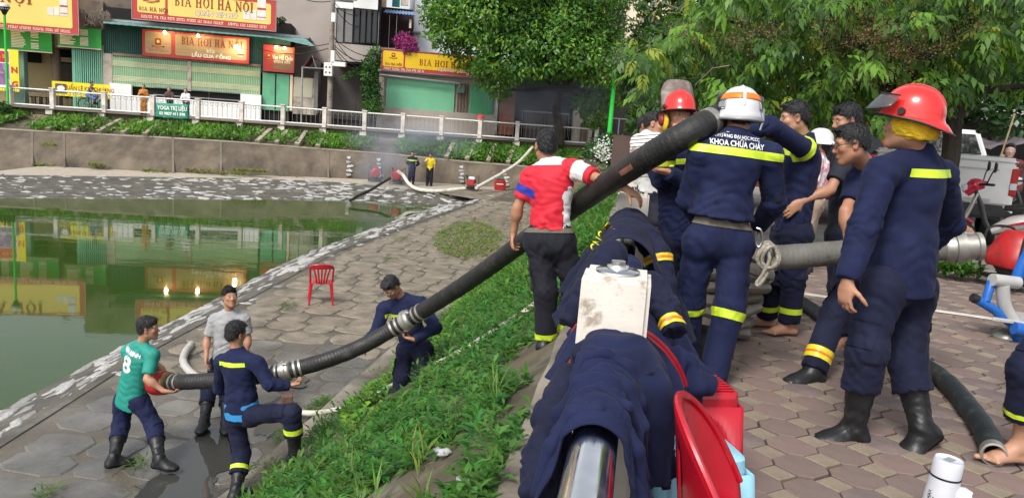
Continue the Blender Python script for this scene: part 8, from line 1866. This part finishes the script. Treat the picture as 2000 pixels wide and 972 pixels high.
def stool(label, loc, rz, ml, w=.14, H=.42, ribs=True, holes=False, name="plastic_stool"):
    t = thing(name, label, "stool", (0, 0, 0)); mb = MB(); V = []; n = 10
    prof = [(0, 0), (.55, .0), (.9, -.003), (.985, -.012), (1.0, -.03), (1.02, -.06)]
    def sq(a, r): c, s_ = math.cos(a), math.sin(a); k = 1 / (abs(c) ** 6 + abs(s_) ** 6) ** (1 / 6); return (c * k * r, s_ * k * r)
    seg = 40
    for r_, z in prof: V += [(*[q * w for q in sq(2 * math.pi * i / seg, max(r_, .001))], H + z) for i in range(seg)]
    mb.smooth = True; mb.add(V, [(k * seg + i, k * seg + (i + 1) % seg, (k + 1) * seg + (i + 1) % seg, (k + 1) * seg + i) for k in range(len(prof) - 1) for i in range(seg)]); st_ = mb.build("seat", ml, t)
    if ribs:
        for k in range(7): mb = MB(); y = (-.75 + .25 * k) * w; mb.box((0, y, H + .003), (w * 1.6, .010, .006)); mb.build("seat_rib", ml, st_, bev=.002)
    if holes:
        for i in range(5):
            for j in range(3): mb = MB(); x, y = (-.6 + .3 * i) * w, (-.5 + .5 * j) * w; mb.lathe([(0, .0015), (.008, .0015), (.009, 0)], 10, Matrix.Translation((x, y, H + .0005)), 1, 1.5); mb.build("drain_hole", mat("hole_shadow", (.03, .07, .09), .8, 0), st_)
    # skirt with arched openings between the legs
    for k in range(4):
        M = Matrix.Rotation(k * math.pi / 2, 4, 'Z'); V = []; m_ = 14
        for i in range(m_ + 1):
            u = -1 + 2 * i / m_; fl = 1 + .28; arch = .05 + (H - .06 - .05) * (max(0, 1 - (abs(u) / .72) ** 2.2) if abs(u) < .72 else 0) * .72
            zt, zb = H - .055, (arch if abs(u) < .72 else 0.0); f = lambda z: 1.02 + .30 * (H - z) / H; V += [M @ Vector((u * w * f(zt), -w * f(zt), zt)), M @ Vector((u * w * f(zb), -w * f(zb), zb))]
        mb = MB(); mb.smooth = True; mb.add(V, [(2 * i, 2 * i + 1, 2 * i + 3, 2 * i + 2) for i in range(m_)]); o = mb.build("side_panel", ml, t, fix=False); q = o.modifiers.new("thick", 'SOLIDIFY'); q.thickness = .006
    t.location = loc; t.rotation_euler = (0, 0, rz); return t
c = gz(1355, 862, .42); stool("light blue plastic stool with drain holes between the red chairs", (c.x, c.y, 0), R(14), BPL, .145, .42, False, True)
c = gz(1376, 748, .47); stool("dark red ribbed plastic stool under the bundled jacket", (c.x, c.y, 0), R(10), RPL, .115, .47)

# ---------------------------------------------------------------- megaphone at the bottom edge
WPL = mat("white_plastic", (.62, .64, .70), .4, .05, 9); c = gz(1822, 1030, 0); t = thing("megaphone", "white hand megaphone standing on the pavers at the bottom edge", "megaphone", (c.x, c.y, 0)); tilt = Matrix.Translation(c) @ Matrix.Rotation(R(3), 4, 'Y')
mb = MB(); mb.lathe([(.075, 0), (.066, .03), (.060, .10), (.056, .22)], 32, tilt); mb.build("body", WPL, t); mb = MB(); mb.lathe([(.0555, .22), (.0572, .2215), (.0572, .2265), (.0545, .228)], 32, tilt); mb.build("seal_ring", BLKTRIM, t); mb = MB(); mb.lathe([(.0545, .228), (.0545, .285), (.050, .296), (.046, .293), (0, .289)], 32, tilt); mb.build("end_cap", WPL, t)
hm = tilt @ Matrix.Rotation(R(-32), 4, 'Z'); mb = MB(); mb.tube([hm @ Vector(v) for v in ((.03, 0, .165), (.075, 0, .17), (.095, 0, .165))], [.034, .034, .03], 16, flat=.9); mb.build("handle_mount", WPL, t); mb = MB(); mb.tube([hm @ Vector(v) for v in ((.08, 0, .16), (.13, 0, .10), (.17, 0, .03))], [.026, .022, .022], 14); mb.build("grip", WPL, t)
fr_ = (CAM - c); fr_.z = 0; fr_.normalize(); rr_ = Vector((-fr_.y, fr_.x, 0))
for k, (word, dx, z, sz) in enumerate([("50 W MAX", -.030, .13, .020), ("MODEL 66", -.016, .125, .012)]):
    n_ = (fr_ * .93 + rr_ * dx / .05 * .9).normalized(); p = c + n_ * .0625 + Vector((0, 0, z)); x_ = Vector((0, 0, 1)); M = matM(p, x_, n_.cross(x_)); text(word, sz, BLKTRIM, t, M, ext=.0005)
mb = MB(); mb.box(tilt @ Vector((0, 0, .2915)), (.05, .03, .003), Matrix.Rotation(.6, 3, 'Z')); mb.build("cap_print", mat("grey_print", (.25, .28, .32), .6, 0), t)

# ---------------------------------------------------------------- pumps
def pump(label, loc, rz, s=1., tank=False, group="portable red fire pumps", shroud=True):
    t = thing("fire_pump", label, "pump", (0, 0, 0), group); FR = BLKTRIM; B = lambda nm, c, d, ml, bv=.03: (lambda mb: (mb.box(c, d), mb.build(nm, ml, t, bev=bv, seg=2))[1])(MB())
    B("engine", (0, 0, .42), (.42, .36, .30), RP); B("fuel_tank", (.0, .06, .66), (.36, .26, .16), WPL if tank else RP, .04); B("base_plate", (0, 0, .14), (.62, .44, .05), FR, .01); B("gearbox", (.0, 0, .26), (.34, .3, .16), mat("dark_engine", (.035, .033, .032), .5, .2, 12))
    if shroud:
        mb = MB(); M = Matrix.Translation((.0, -.20, .46)) @ Matrix.Rotation(R(90), 4, 'X'); mb.lathe([(0, .05), (.08, .055), (.20, .04), (.24, .0), (.24, -.05)], 24, M); f_ = mb.build("fan_shroud", RP, t)
        for k in range(6): a = k * math.pi / 3; mb = MB(); mb.box(Vector((.13 * math.cos(a), -.252, .46 + .13 * math.sin(a))), (.10, .012, .02), Matrix.Rotation(-a, 3, 'Y')); mb.build("shroud_rib", mat("dark_red", (.2, .012, .014), .5, .1), f_)
    for sx in (-1, 1):
        mb = MB(); mb.tube(spline([(sx * .32, -.24, .03), (sx * .32, -.24, .55), (sx * .32, -.18, .78), (sx * .32, .18, .78), (sx * .32, .24, .55), (sx * .32, .24, .03)], 5), .017, 8); mb.build("frame_tube", FR, t)
    for y in (-.24, .24): mb = MB(); mb.tube([(-.32, y, .05), (.32, y, .05)], .017, 8); mb.build("frame_tube", FR, t)
    mb = MB(); mb.lathe([(.11, 0), (.12, .06), (.08, .1), (.06, .16), (.075, .165), (.075, .2), (0, .2)], 16, Matrix.Translation((.24, -.05, .32)) @ Matrix.Rotation(R(90), 4, 'Y')); mb.build("outlet", GALV, t)
    mb = MB(); mb.tube([(-.18, -.1, .6), (-.24, -.14, .72), (-.24, -.14, .82)], .03, 8); mb.build("exhaust", mat("dark_engine", (.035, .033, .032)), t)
    t.location = loc; t.rotation_euler = (0, 0, rz); t.scale = (s, s, s); return t
for px, py, lab, s_, tk, rz in [(732, 355, "red round-shrouded pump in smoke at the left end of the far pumps", 1.0, False, .2), (776, 360, "red pump with black intake hose beside the navy firefighter", 1.0, False, -.2), (920, 372, "red pump with white tank standing right of the yellow polo man", .92, True, -.3)]:
    pump(lab, gz(px, py, ZP), rz, s_, tk, shroud=not tk)
q = gz(976, 371, ZP); t = thing("tool_box", "red box with dark hatch against the far corner wall", "box", tuple(q)); mb = MB(); mb.box(q + Vector((0, 0, .25)), (.56, .4, .5), Matrix.Rotation(.15, 3, 'Z')); mb.build("case", RP, t, bev=.02); mb = MB(); mb.box(q + Vector((.0, .0, .53)), (.4, .32, .07)); mb.build("lid", mat("dark_engine", (.035, .033, .032)), t, bev=.01); mb = MB(); mb.box(q + Vector((-.03, -.22, .32)), (.4, .02, .04)); mb.build("white_print", SWHT, t)
mb = MB(); mb.tube(spline([at(778, 335, 37.6), at(788, 343, 37.2), at(798, 358, 36.6), at(815, 369, 36.), at(845, 373, 35.8), at(880, 371, 36.), at(908, 368, 36.4)], 7), .085, 10); tag(mb.build("relay_hose", CANV), "pale hose sagging from the smoking pump to the white-tanked pump", "hose")
mb = MB(); mb.tube(spline([at(930, 367, 36.3), at(955, 353, 37.5), at(985, 336, 39), at(1015, 315, 40.5), at(1040, 288, 42.2)], 7), .085, 10); tag(mb.build("rising_hose", CANV), "pale hose climbing from the white-tanked pump up to the far street", "hose")
mb = MB(); mb.tube(spline([at(762, 348, 36.2), at(745, 358, 35.6), at(722, 372, 34.4), at(700, 382, 33.4), at(684, 392, 32.6)], 7), .065, 10); tag(mb.build("intake_hose", HOSE), "black intake hose from the second far pump into the lake", "hose")
pump("large red pump housing beside the blue exercise machine", gz(1975, 568, 0) + Vector((.05, .1, 0)), R(100), .82, False, "portable red fire pumps", False)
pk = [o for o in COL.objects if o.get("label") == "large red pump housing beside the blue exercise machine"][0]; D = SDF(.014, (-.4, -.4, .2), (.4, .4, .95)); D.ell((0, 0, .5), (.32, .28, .33), None, 0); D.cap((-.15, -.1, .62), (.15, -.1, .62), .15, .15, .06); D.cap((-.12, .1, .4), (.12, .1, .4), .2, .2, .06); D.plane((0, 0, .30), (0, 0, -1)); D.plane((0, -.3, 0), (0, -1, 0)); D.plane((0, 0, .78), (0, 0, 1)); V, F = D.mesh(); hsg = link("housing", np_mesh("housing", V, F), RP); hsg.parent = pk

# ---------------------------------------------------------------- blue exercise machine at the right edge
BLU = mat("gym_blue_paint", (.012, .12, .46), .35, .08, 12); GRY = mat("gym_grey_paint", (.42, .42, .41), .4, .1, 12); g0 = at(1950, 640, 6.0); g0.z = 0; t = thing("exercise_machine", "blue and grey outdoor exercise machine at the right edge", "exercise machine", tuple(g0)); YG = 6.0
for nm, ml, pts, r_ in [("base_bar", BLU, [(1903, 582, YG), (1945, 607, YG), (1985, 640, YG)], .036), ("side_bar", BLU, [(1925, 588, YG), (1932, 565, YG + .02), (1940, 540, YG + .05)], .034), ("cross_tube", GRY, [(1938, 546, YG), (1988, 552, YG + .05)], .05), ("lever", GRY, [(1958, 558, YG), (1960, 585, YG), (1966, 605, YG), (1978, 626, YG)], .05), ("upright", BLU, [(1984, 560, YG + .1), (1990, 530, YG + .1), (2010, 490, YG + .1)], .042), ("foot_bar", BLU, [(1980, 640, YG - .1), (2030, 650, YG - .1)], .05), ("stand", BLU, [(1985, 640, YG), (1990, 668, YG)], .05), ("stand", BLU, [(2060, 560, YG + .3), (2060, 680, YG + .3)], .06)]:
    P3 = [at(*p) for p in pts]; mb = MB(); mb.tube(spline(P3, 4) if len(P3) > 2 else P3, r_, 14); mb.build(nm, ml, t)
mb = MB(); mb.lathe([(0, .02), (.036, .02), (.04, 0), (.036, -.03)], 16, Matrix.Translation(at(1903, 582, YG)) @ Matrix.Rotation(R(-70), 4, 'Y')); mb.build("rubber_cap", BLKTRIM, t)
mb = MB(); mb.hexa([at(x, y, Y) + Vector((0, 0, dz)) for dz in (-.02, .01) for x, y, Y in ((1938, 622, YG - .05), (2010, 632, YG - .1), (2000, 612, YG + .35), (1945, 606, YG + .35))]); mb.build("foot_plate", GRY, t, bev=.006)
D = SDF(.012, np.array(at(1975, 662, 6.1)) - .3, np.array(at(1975, 662, 6.1)) + .3); D.ell(at(1975, 662, 6.1), (.15, .12, .09), None, 0); V, F = D.mesh(); link("base_lump", np_mesh("base_lump", V, F), GALV, t)

# grey hoses heaped between the firefighters' legs
q = at(1375, 605, 5.6); t = thing("hose_heap", "heap of grey canvas hoses on the pavers behind the white helmet firefighter", "hose heap", (q.x, q.y, 0)); GC = mat("dusty_canvas", (.21, .19, .16), .85, .25, 7, bump=.4, bscale=90)
for k in range(7):
    rng = random.Random(k); z = .08 + .075 * k; pts = [Vector((q.x + (.34 - .02 * k) * math.cos(a) * rng.uniform(.8, 1.1) + .04 * k, q.y + .26 * math.sin(a) * rng.uniform(.8, 1.1), z + .03 * math.sin(2 * a + k))) for a in np.linspace(0, 5.6, 9)]; mb = MB(); mb.tube(spline(pts, 4), .06, 10, flat=.75); mb.build("hose_turn", GC, t)
q = np.array(gz(1368, 676, .09)); D = SDF(.010, q - .32, q + np.array([.3, .3, .4])); sdf_foot(D, q, np.array([-.8, -.5, 0]), np.array([0, 0, 1.]), 1, 1., .012, False, .03); D.cap(q, q + np.array([.02, .03, .14]), .052, .06, .03, flat=True); V, F = D.mesh(); tag(link("spare_boot", np_mesh("spare_boot", V, F), RUBBER), "empty black boot left on the pavers by the hose heap", "boot")

# ---------------------------------------------------------------- vehicles at the back right
CARW = mat("white_car_paint", (.80, .80, .80), .25, .03, 3, coat=.6); GLS = mat("tinted_glass", (.012, .014, .016), .06, .05, 3, spec=.7); TYR = mat("tyre_rubber", (.015, .015, .016), .8, .2, 30); TL = mat("tail_red_lens", (.45, .012, .015), .15, .1, 20, coat=.6)
def wheel(parent, M, r, w, name="wheel"):
    mb = MB(); mb.lathe([(r * .62, -w / 2), (r * .93, -w / 2), (r, -w * .3), (r, w * .3), (r * .93, w / 2), (r * .62, w / 2), (r * .62, -w / 2)], 26, M); o = mb.build(name, TYR, parent); mb = MB(); mb.lathe([(0, .2 * w), (r * .2, .25 * w), (r * .22, .1 * w), (r * .6, .3 * w), (r * .63, .42 * w)], 20, M); mb.build("rim", GALV, o); return o
tk = thing("pickup_truck", "white pickup truck parked with its tailgate towards the pavement", "truck", (0, 0, 0)); xr = at(1985, 360, 11.0).x; X0, Y0 = xr - .84, 11.4
prof_w = .93
mb = MB(); mb.box((0, .06, .99), (1.86, .10, .60)); tg = mb.build("tailgate", CARW, tk, bev=.03, seg=2)
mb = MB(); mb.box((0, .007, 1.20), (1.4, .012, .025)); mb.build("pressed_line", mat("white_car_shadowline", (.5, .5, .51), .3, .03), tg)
for sx in (-1, 1): mb = MB(); mb.box((sx * .885, 1.0, .98), (.09, 1.75, .62)); mb.build("bed_side", CARW, tk, bev=.03, seg=2); mb = MB(); mb.box((sx * .90, .045, 1.04), (.10, .10, .40)); l_ = mb.build("taillight", TL, tk, bev=.02); mb = MB(); mb.box((sx * .90, -.010, .98), (.08, .012, .09)); mb.build("clear_lens", WPL, l_)
mb = MB(); mb.box((0, 1.0, 1.33), (1.86, 1.95, .10)); cv = mb.build("bed_cover", CARW, tk, bev=.045, seg=3); mb = MB(); mb.tube(spline([(-.28, .02, 1.345), (-.25, .0, 1.325), (-.05, .0, 1.325), (-.0, .02, 1.34)], 4), .012, 6); mb.build("cover_latch", BLKTRIM, cv)
mb = MB(); mb.box((-.38, .004, 1.10), (.36, .02, .15)); hd_ = mb.build("tailgate_handle", BLKTRIM, tg, bev=.03, seg=2); mb = MB(); mb.box((-.34, -.009, 1.11), (.22, .012, .055)); mb.build("handle_plate", CHROME, hd_)
gold = mat("gold_badge", (.55, .36, .08), .3, .1, 20, metal=.6); mb = MB(); Mx = Matrix.Translation((-.37, .006, .93)) @ Matrix.Rotation(R(90), 4, 'X'); mb.prism([(-.15, -.02), (-.05, -.02), (-.05, -.045), (.05, -.045), (.06, -.02), (.16, -.02), (.14, .025), (.05, .025), (.05, .045), (-.05, .045), (-.06, .025), (-.17, .025)], Mx, 0, .014); mb.build("badge", gold, tg)
mb = MB(); mb.box((.48, .006, .745), (.34, .008, .012)); mb.box((.48, .006, .77), (.34, .008, .012)); o = mb.build("small_badge", GALV, tg); o["kind"] = "stuff"
mb = MB(); mb.box((0, -.03, .60), (1.7, .18, .20)); bp_ = mb.build("bumper", mat("dark_bumper", (.035, .035, .037), .5, .1, 12), tk, bev=.04, seg=2); mb = MB(); mb.box((-.28, -.125, .62), (.33, .012, .16)); pl_ = mb.build("licence_plate", WPL, tk); text("30K 26", .10, BLKTRIM, pl_, Matrix.Translation((-.28, -.1325, .62)) @ Matrix.Rotation(R(90), 4, 'X'), ext=.001, bold=.002)
V = [(-.80, 2.0, 1.30), (.80, 2.0, 1.30), (.80, 3.9, 1.25), (-.80, 3.9, 1.25), (-.62, 2.25, 1.78), (.62, 2.25, 1.78), (.62, 3.4, 1.78), (-.62, 3.4, 1.78)]; mb = MB(); mb.hexa([Vector(v) for v in V]); cab = mb.build("cab", CARW, tk, bev=.06, seg=3)
V = [(-.68, 2.035, 1.38), (.68, 2.035, 1.38), (.56, 2.205, 1.70), (-.56, 2.205, 1.70)]; mb = MB(); mb.add([Vector(v) + Vector((0, -.025, .01)) for v in V] + [Vector(v) for v in V], [(0, 1, 2, 3), (4, 7, 6, 5), (0, 4, 5, 1), (1, 5, 6, 2), (2, 6, 7, 3), (3, 7, 4, 0)]); mb.build("rear_window", GLS, cab, bev=.008)
for sx in (-1, 1): mb = MB(); V = [(sx * .795, 2.3, 1.36), (sx * .795, 3.6, 1.34), (sx * .655, 3.3, 1.70), (sx * .655, 2.4, 1.70)]; mb.add(V + [(x - sx * .03, y, z) for x, y, z in V], [(0, 1, 2, 3), (7, 6, 5, 4)]); mb.build("side_window", GLS, cab)
mb = MB(); mb.box((0, 2.9, .85), (1.84, 1.9, .8)); mb.build("body", CARW, tk, bev=.06, seg=2); mb = MB(); mb.box((0, 4.5, .92), (1.80, 1.4, .60)); mb.build("bonnet", CARW, tk, bev=.10, seg=3); mb = MB(); mb.box((0, 1.0, .72), (1.6, 1.8, .1)); mb.build("bed_floor", BLKTRIM, tk)
for sx in (-1, 1):
    for y in (1.05, 4.3): wheel(tk, Matrix.Translation((sx * .80, y, .38)) @ Matrix.Rotation(sx * R(90), 4, 'Y'), .38, .24)
tk.location = (X0, Y0, 0); tk.rotation_euler = (0, 0, R(-24))
# motorbikes
def motorbike(label, loc, rz, c1, c2):
    """front wheel towards local -X"""
    t = thing("motorbike", label, "motorbike", (0, 0, 0), "motorbikes parked behind the pavement"); B = lambda nm, pts, r_, ml, fl=1., seg=10, sp=True: (lambda mb: (mb.tube(spline([Vector(p) for p in pts], 5) if sp else pts, r_ if not hasattr(r_, '__len__') else np.interp(np.linspace(0, 1, (len(pts) - 1) * 5 + 1), np.linspace(0, 1, len(r_)), r_), seg, flat=fl), mb.build(nm, ml, t))[1])(MB())
    for x in (-.62, .60): wheel(t, Matrix.Translation((x, 0, .28)) @ Matrix.Rotation(R(90), 4, 'X'), .28, .085)
    B("fork", [(-.62, -.07, .28), (-.5, -.06, .62), (-.42, -.04, .9)], .022, GALV); B("fork", [(-.62, .07, .28), (-.5, .06, .62), (-.42, .04, .9)], .022, GALV)
    B("front_mudguard", [(-.92, 0, .42), (-.78, 0, .56), (-.6, 0, .6), (-.42, 0, .5)], [.03, .055, .06, .04], c1, .6)
    B("leg_shield", [(-.46, 0, .95), (-.36, 0, .75), (-.26, 0, .5), (-.1, 0, .34)], [.05, .075, .07, .05], mat("bike_grey_plastic", (.05, .05, .052), .5, .1), .45); B("front_cowl", [(-.56, 0, .88), (-.47, 0, 1.0), (-.36, 0, 1.02)], [.06, .11, .06], c1, .9); B("headlight", [(-.60, 0, .93), (-.56, 0, .95), (-.5, 0, .96)], [.05, .07, .06], WPL)
    B("handlebar", [(-.30, -.36, 1.04), (-.38, -.18, 1.03), (-.42, 0, 1.02), (-.38, .18, 1.03), (-.30, .36, 1.04)], .018, BLKTRIM)
    for sy in (-1, 1): B("mirror_stem", [(-.36, sy * .2, 1.03), (-.34, sy * .26, 1.15), (-.32, sy * .30, 1.22)], .008, BLKTRIM); mb = MB(); mb.lathe([(0, .015), (.05, .012), (.058, 0), (.04, -.02), (0, -.025)], 16, Matrix.Translation((-.31, sy * .31, 1.26)) @ Matrix.Rotation(R(-90), 4, 'Y'), 1.25, .9); mb.build("mirror", BLKTRIM, t)
    B("seat", [(-.08, 0, .74), (.1, 0, .76), (.32, 0, .80), (.62, 0, .84)], [.07, .12, .13, .07], BLKTRIM, .5); B("body_panel", [(-.2, 0, .42), (.05, 0, .55), (.4, 0, .66), (.78, 0, .76)], [.07, .13, .13, .05], c2, .8); B("stripe_panel", [(-.1, -.105, .50), (.2, -.125, .60), (.55, -.10, .70)], [.02, .045, .015], c1, .5); B("engine", [(-.15, 0, .32), (.05, 0, .32), (.2, 0, .34)], [.09, .13, .08], mat("dark_engine", (.035, .033, .032))); B("exhaust", [(-.05, -.14, .24), (.25, -.16, .24), (.5, -.17, .30), (.78, -.17, .36)], [.025, .03, .055, .05], GALV); B("swing_arm", [(.1, -.08, .32), (.6, -.1, .28)], .025, GALV, sp=True); B("rear_mudguard", [(.5, 0, .62), (.78, 0, .62), (.95, 0, .42)], [.05, .06, .03], BLKTRIM, .7); B("shock", [(.52, -.11, .62), (.6, -.11, .3)], .025, CHROME); B("grab_rail", [(.6, -.12, .80), (.85, -.09, .86), (.85, .09, .86), (.6, .12, .80)], .014, GALV)
    t.location = loc; t.rotation_euler = (0, 0, rz); return t
MR = mat("bike_red_paint", (.48, .012, .045), .25, .06, 6, coat=.5); MW = mat("bike_silver_paint", (.55, .52, .50), .3, .06, 6, coat=.4)
q = at(1922, 430, 10.1); motorbike("red and silver motorbike with black seat parked before the white pickup", (q.x + .34, 10.1, 0), R(-24), MR, MW)
q = at(2040, 400, 12.2); motorbike("white motorbike cut by the right edge beyond the red one", (q.x, 12.2, 0), R(-25), CARW, CARW)
# red vehicle behind the heads
q = at(1690, 300, 13.); t = thing("red_van", "red van mostly hidden behind the heads and leaves", "van", (q.x, 13, 0)); Mv = Matrix.Translation((q.x, 13., 0)) @ Matrix.Rotation(R(12), 4, 'Z')
mb = MB(); mb.hexa([Mv @ Vector(v) for v in ((-.85, 0, .45), (.85, 0, .45), (.85, 3.6, .45), (-.85, 3.6, .45), (-.85, 0, 1.15), (.85, 0, 1.15), (.85, 3.6, 1.15), (-.85, 3.6, 1.15))]); mb.build("body", mat("red_car_paint", (.5, .012, .02), .25, .04, 4, coat=.5), t, bev=.08, seg=2); mb = MB(); mb.hexa([Mv @ Vector(v) for v in ((-.83, .3, 1.16), (.83, .3, 1.16), (.83, 3.5, 1.16), (-.83, 3.5, 1.16), (-.70, .75, 1.85), (.70, .75, 1.85), (.70, 3.4, 1.85), (-.70, 3.4, 1.85))]); cb2 = mb.build("cabin", mat("red_car_paint", (.5, .012, .02)), t, bev=.06, seg=2)
mb = MB(); V = [(-.70, .38, 1.24), (.70, .38, 1.24), (.60, .72, 1.76), (-.60, .72, 1.76)]; mb.add([Mv @ (Vector(v) + Vector((0, -.03, .01))) for v in V] + [Mv @ Vector(v) for v in V], [(0, 1, 2, 3), (0, 4, 5, 1), (1, 5, 6, 2), (2, 6, 7, 3), (3, 7, 4, 0)]); mb.build("windscreen", GLS, cb2)
for sx in (-1, 1):
    for y in (.75, 2.9): wheel(t, Mv @ Matrix.Translation((sx * .78, y, .33)) @ Matrix.Rotation(sx * R(90), 4, 'Y'), .33, .2)
    mb = MB(); mb.box(Mv @ Vector((sx * .6, -.01, .9)), (.3, .06, .16)); mb.build("headlight", WPL, t, bev=.02)
# dark canopy stall at far right
q = at(1940, 300, 15.5); t = thing("canopy_stall", "dark tarpaulin stall behind the white pickup", "stall", (q.x, 15.5, 0)); TRP = mat("dark_tarpaulin", (.020, .020, .022), .75, .2, 3, bump=.3, bscale=20); rows = []; nx_, ny_ = 16, 8
V = [at(1860 + 240 * i / nx_, 283 - 14 * math.sin(i * .9) * .3 - 20 * (j / ny_) + 5 * math.sin(i * 1.7 + j), 14.2 + 2.5 * j / ny_) for j in range(ny_ + 1) for i in range(nx_ + 1)]
mb = MB(); mb.smooth = True; mb.add(V, [(j * (nx_ + 1) + i, j * (nx_ + 1) + i + 1, (j + 1) * (nx_ + 1) + i + 1, (j + 1) * (nx_ + 1) + i) for j in range(ny_) for i in range(nx_)]); o = mb.build("canopy", mat("grey_mauve_tarp", (.12, .10, .11), .7, .25, 3), t, fix=False); qq = o.modifiers.new("thick", 'SOLIDIFY'); qq.thickness = .01
mb = MB(); mb.box((q.x + .6, 17.2, 1.0), (5.5, .1, 2.0)); mb.build("back_sheet", TRP, t)
for x in (-1.2, 2.2): mb = MB(); mb.tube([(q.x + x, 16.8, 0), (q.x + x, 16.8, 1.75)], .03, 8); mb.build("pole", METG, t)
h_ = Vector(PEOPLE["umbrella"]['J']['wrR']); mb = MB(); mb.tube([h_ + Vector((-.05, -.05, -.25)), h_ + Vector((.10, -.04, .75))], .014, 8); tag(mb.build("canopy_stick", mat("bamboo", (.42, .30, .17), .6, .2, 12)), "thin bamboo stick held up under the dark canopy", "stick")
q = at(1215, 296, 11.5); mb = MB(); c0 = at(1222, 292, 12.); mb.box((c0.x, c0.y, c0.z - .15), (.42, .04, .72), Matrix.Rotation(-.2, 3, 'Z')); tag(mb.build("brown_board", mat("brown_sheet", (.085, .05, .045), .7, .15, 4)), "plain dark brown board standing behind the striped polo man", "board")

# ---------------------------------------------------------------- exhaust smoke of the far pumps
sm = bpy.data.materials.new("exhaust_smoke"); sm.use_nodes = True; N, L = sm.node_tree.nodes, sm.node_tree.links; N.remove(N["Principled BSDF"]); pv = N.new("ShaderNodeVolumePrincipled"); pv.inputs["Color"].default_value = (.72, .80, .95, 1); L.new(pv.outputs[0], N["Material Output"].inputs["Volume"])
tc = N.new("ShaderNodeTexCoord"); gr = N.new("ShaderNodeTexGradient"); gr.gradient_type = 'SPHERICAL'; mp = N.new("ShaderNodeMapping"); L.new(tc.outputs["Object"], mp.inputs[0]); L.new(mp.outputs[0], gr.inputs[0]); no = N.new("ShaderNodeTexNoise"); no.inputs["Scale"].default_value = 1.7; no.inputs["Detail"].default_value = 3; L.new(tc.outputs["Object"], no.inputs["Vector"])
mr = N.new("ShaderNodeMapRange"); mr.inputs[1].default_value = .38; mr.inputs[2].default_value = .75; L.new(no.outputs[0], mr.inputs[0]); mu = N.new("ShaderNodeMath"); mu.operation = 'MULTIPLY'; L.new(gr.outputs[0], mu.inputs[0]); L.new(mr.outputs[0], mu.inputs[1]); m2 = N.new("ShaderNodeMath"); m2.operation = 'MULTIPLY'; L.new(mu.outputs[0], m2.inputs[0]); m2.inputs[1].default_value = 1.9; L.new(m2.outputs[0], pv.inputs["Density"])
for c, sc in ((at(745, 325, 37.2), (1.7, .9, 1.3)), (at(800, 270, 38.5), (3.8, 1.1, 1.3)), (at(1060, 180, 43.), (4., 1.2, 2.2))):
    mb = MB(); mb.lathe([(math.sin(a), -math.cos(a)) for a in np.linspace(0, math.pi, 10)], 16); o = mb.build("smoke", sm); o.location = c; o.scale = sc; o["kind"] = "stuff"; o["label"] = "bluish exhaust smoke drifting from the pumps"
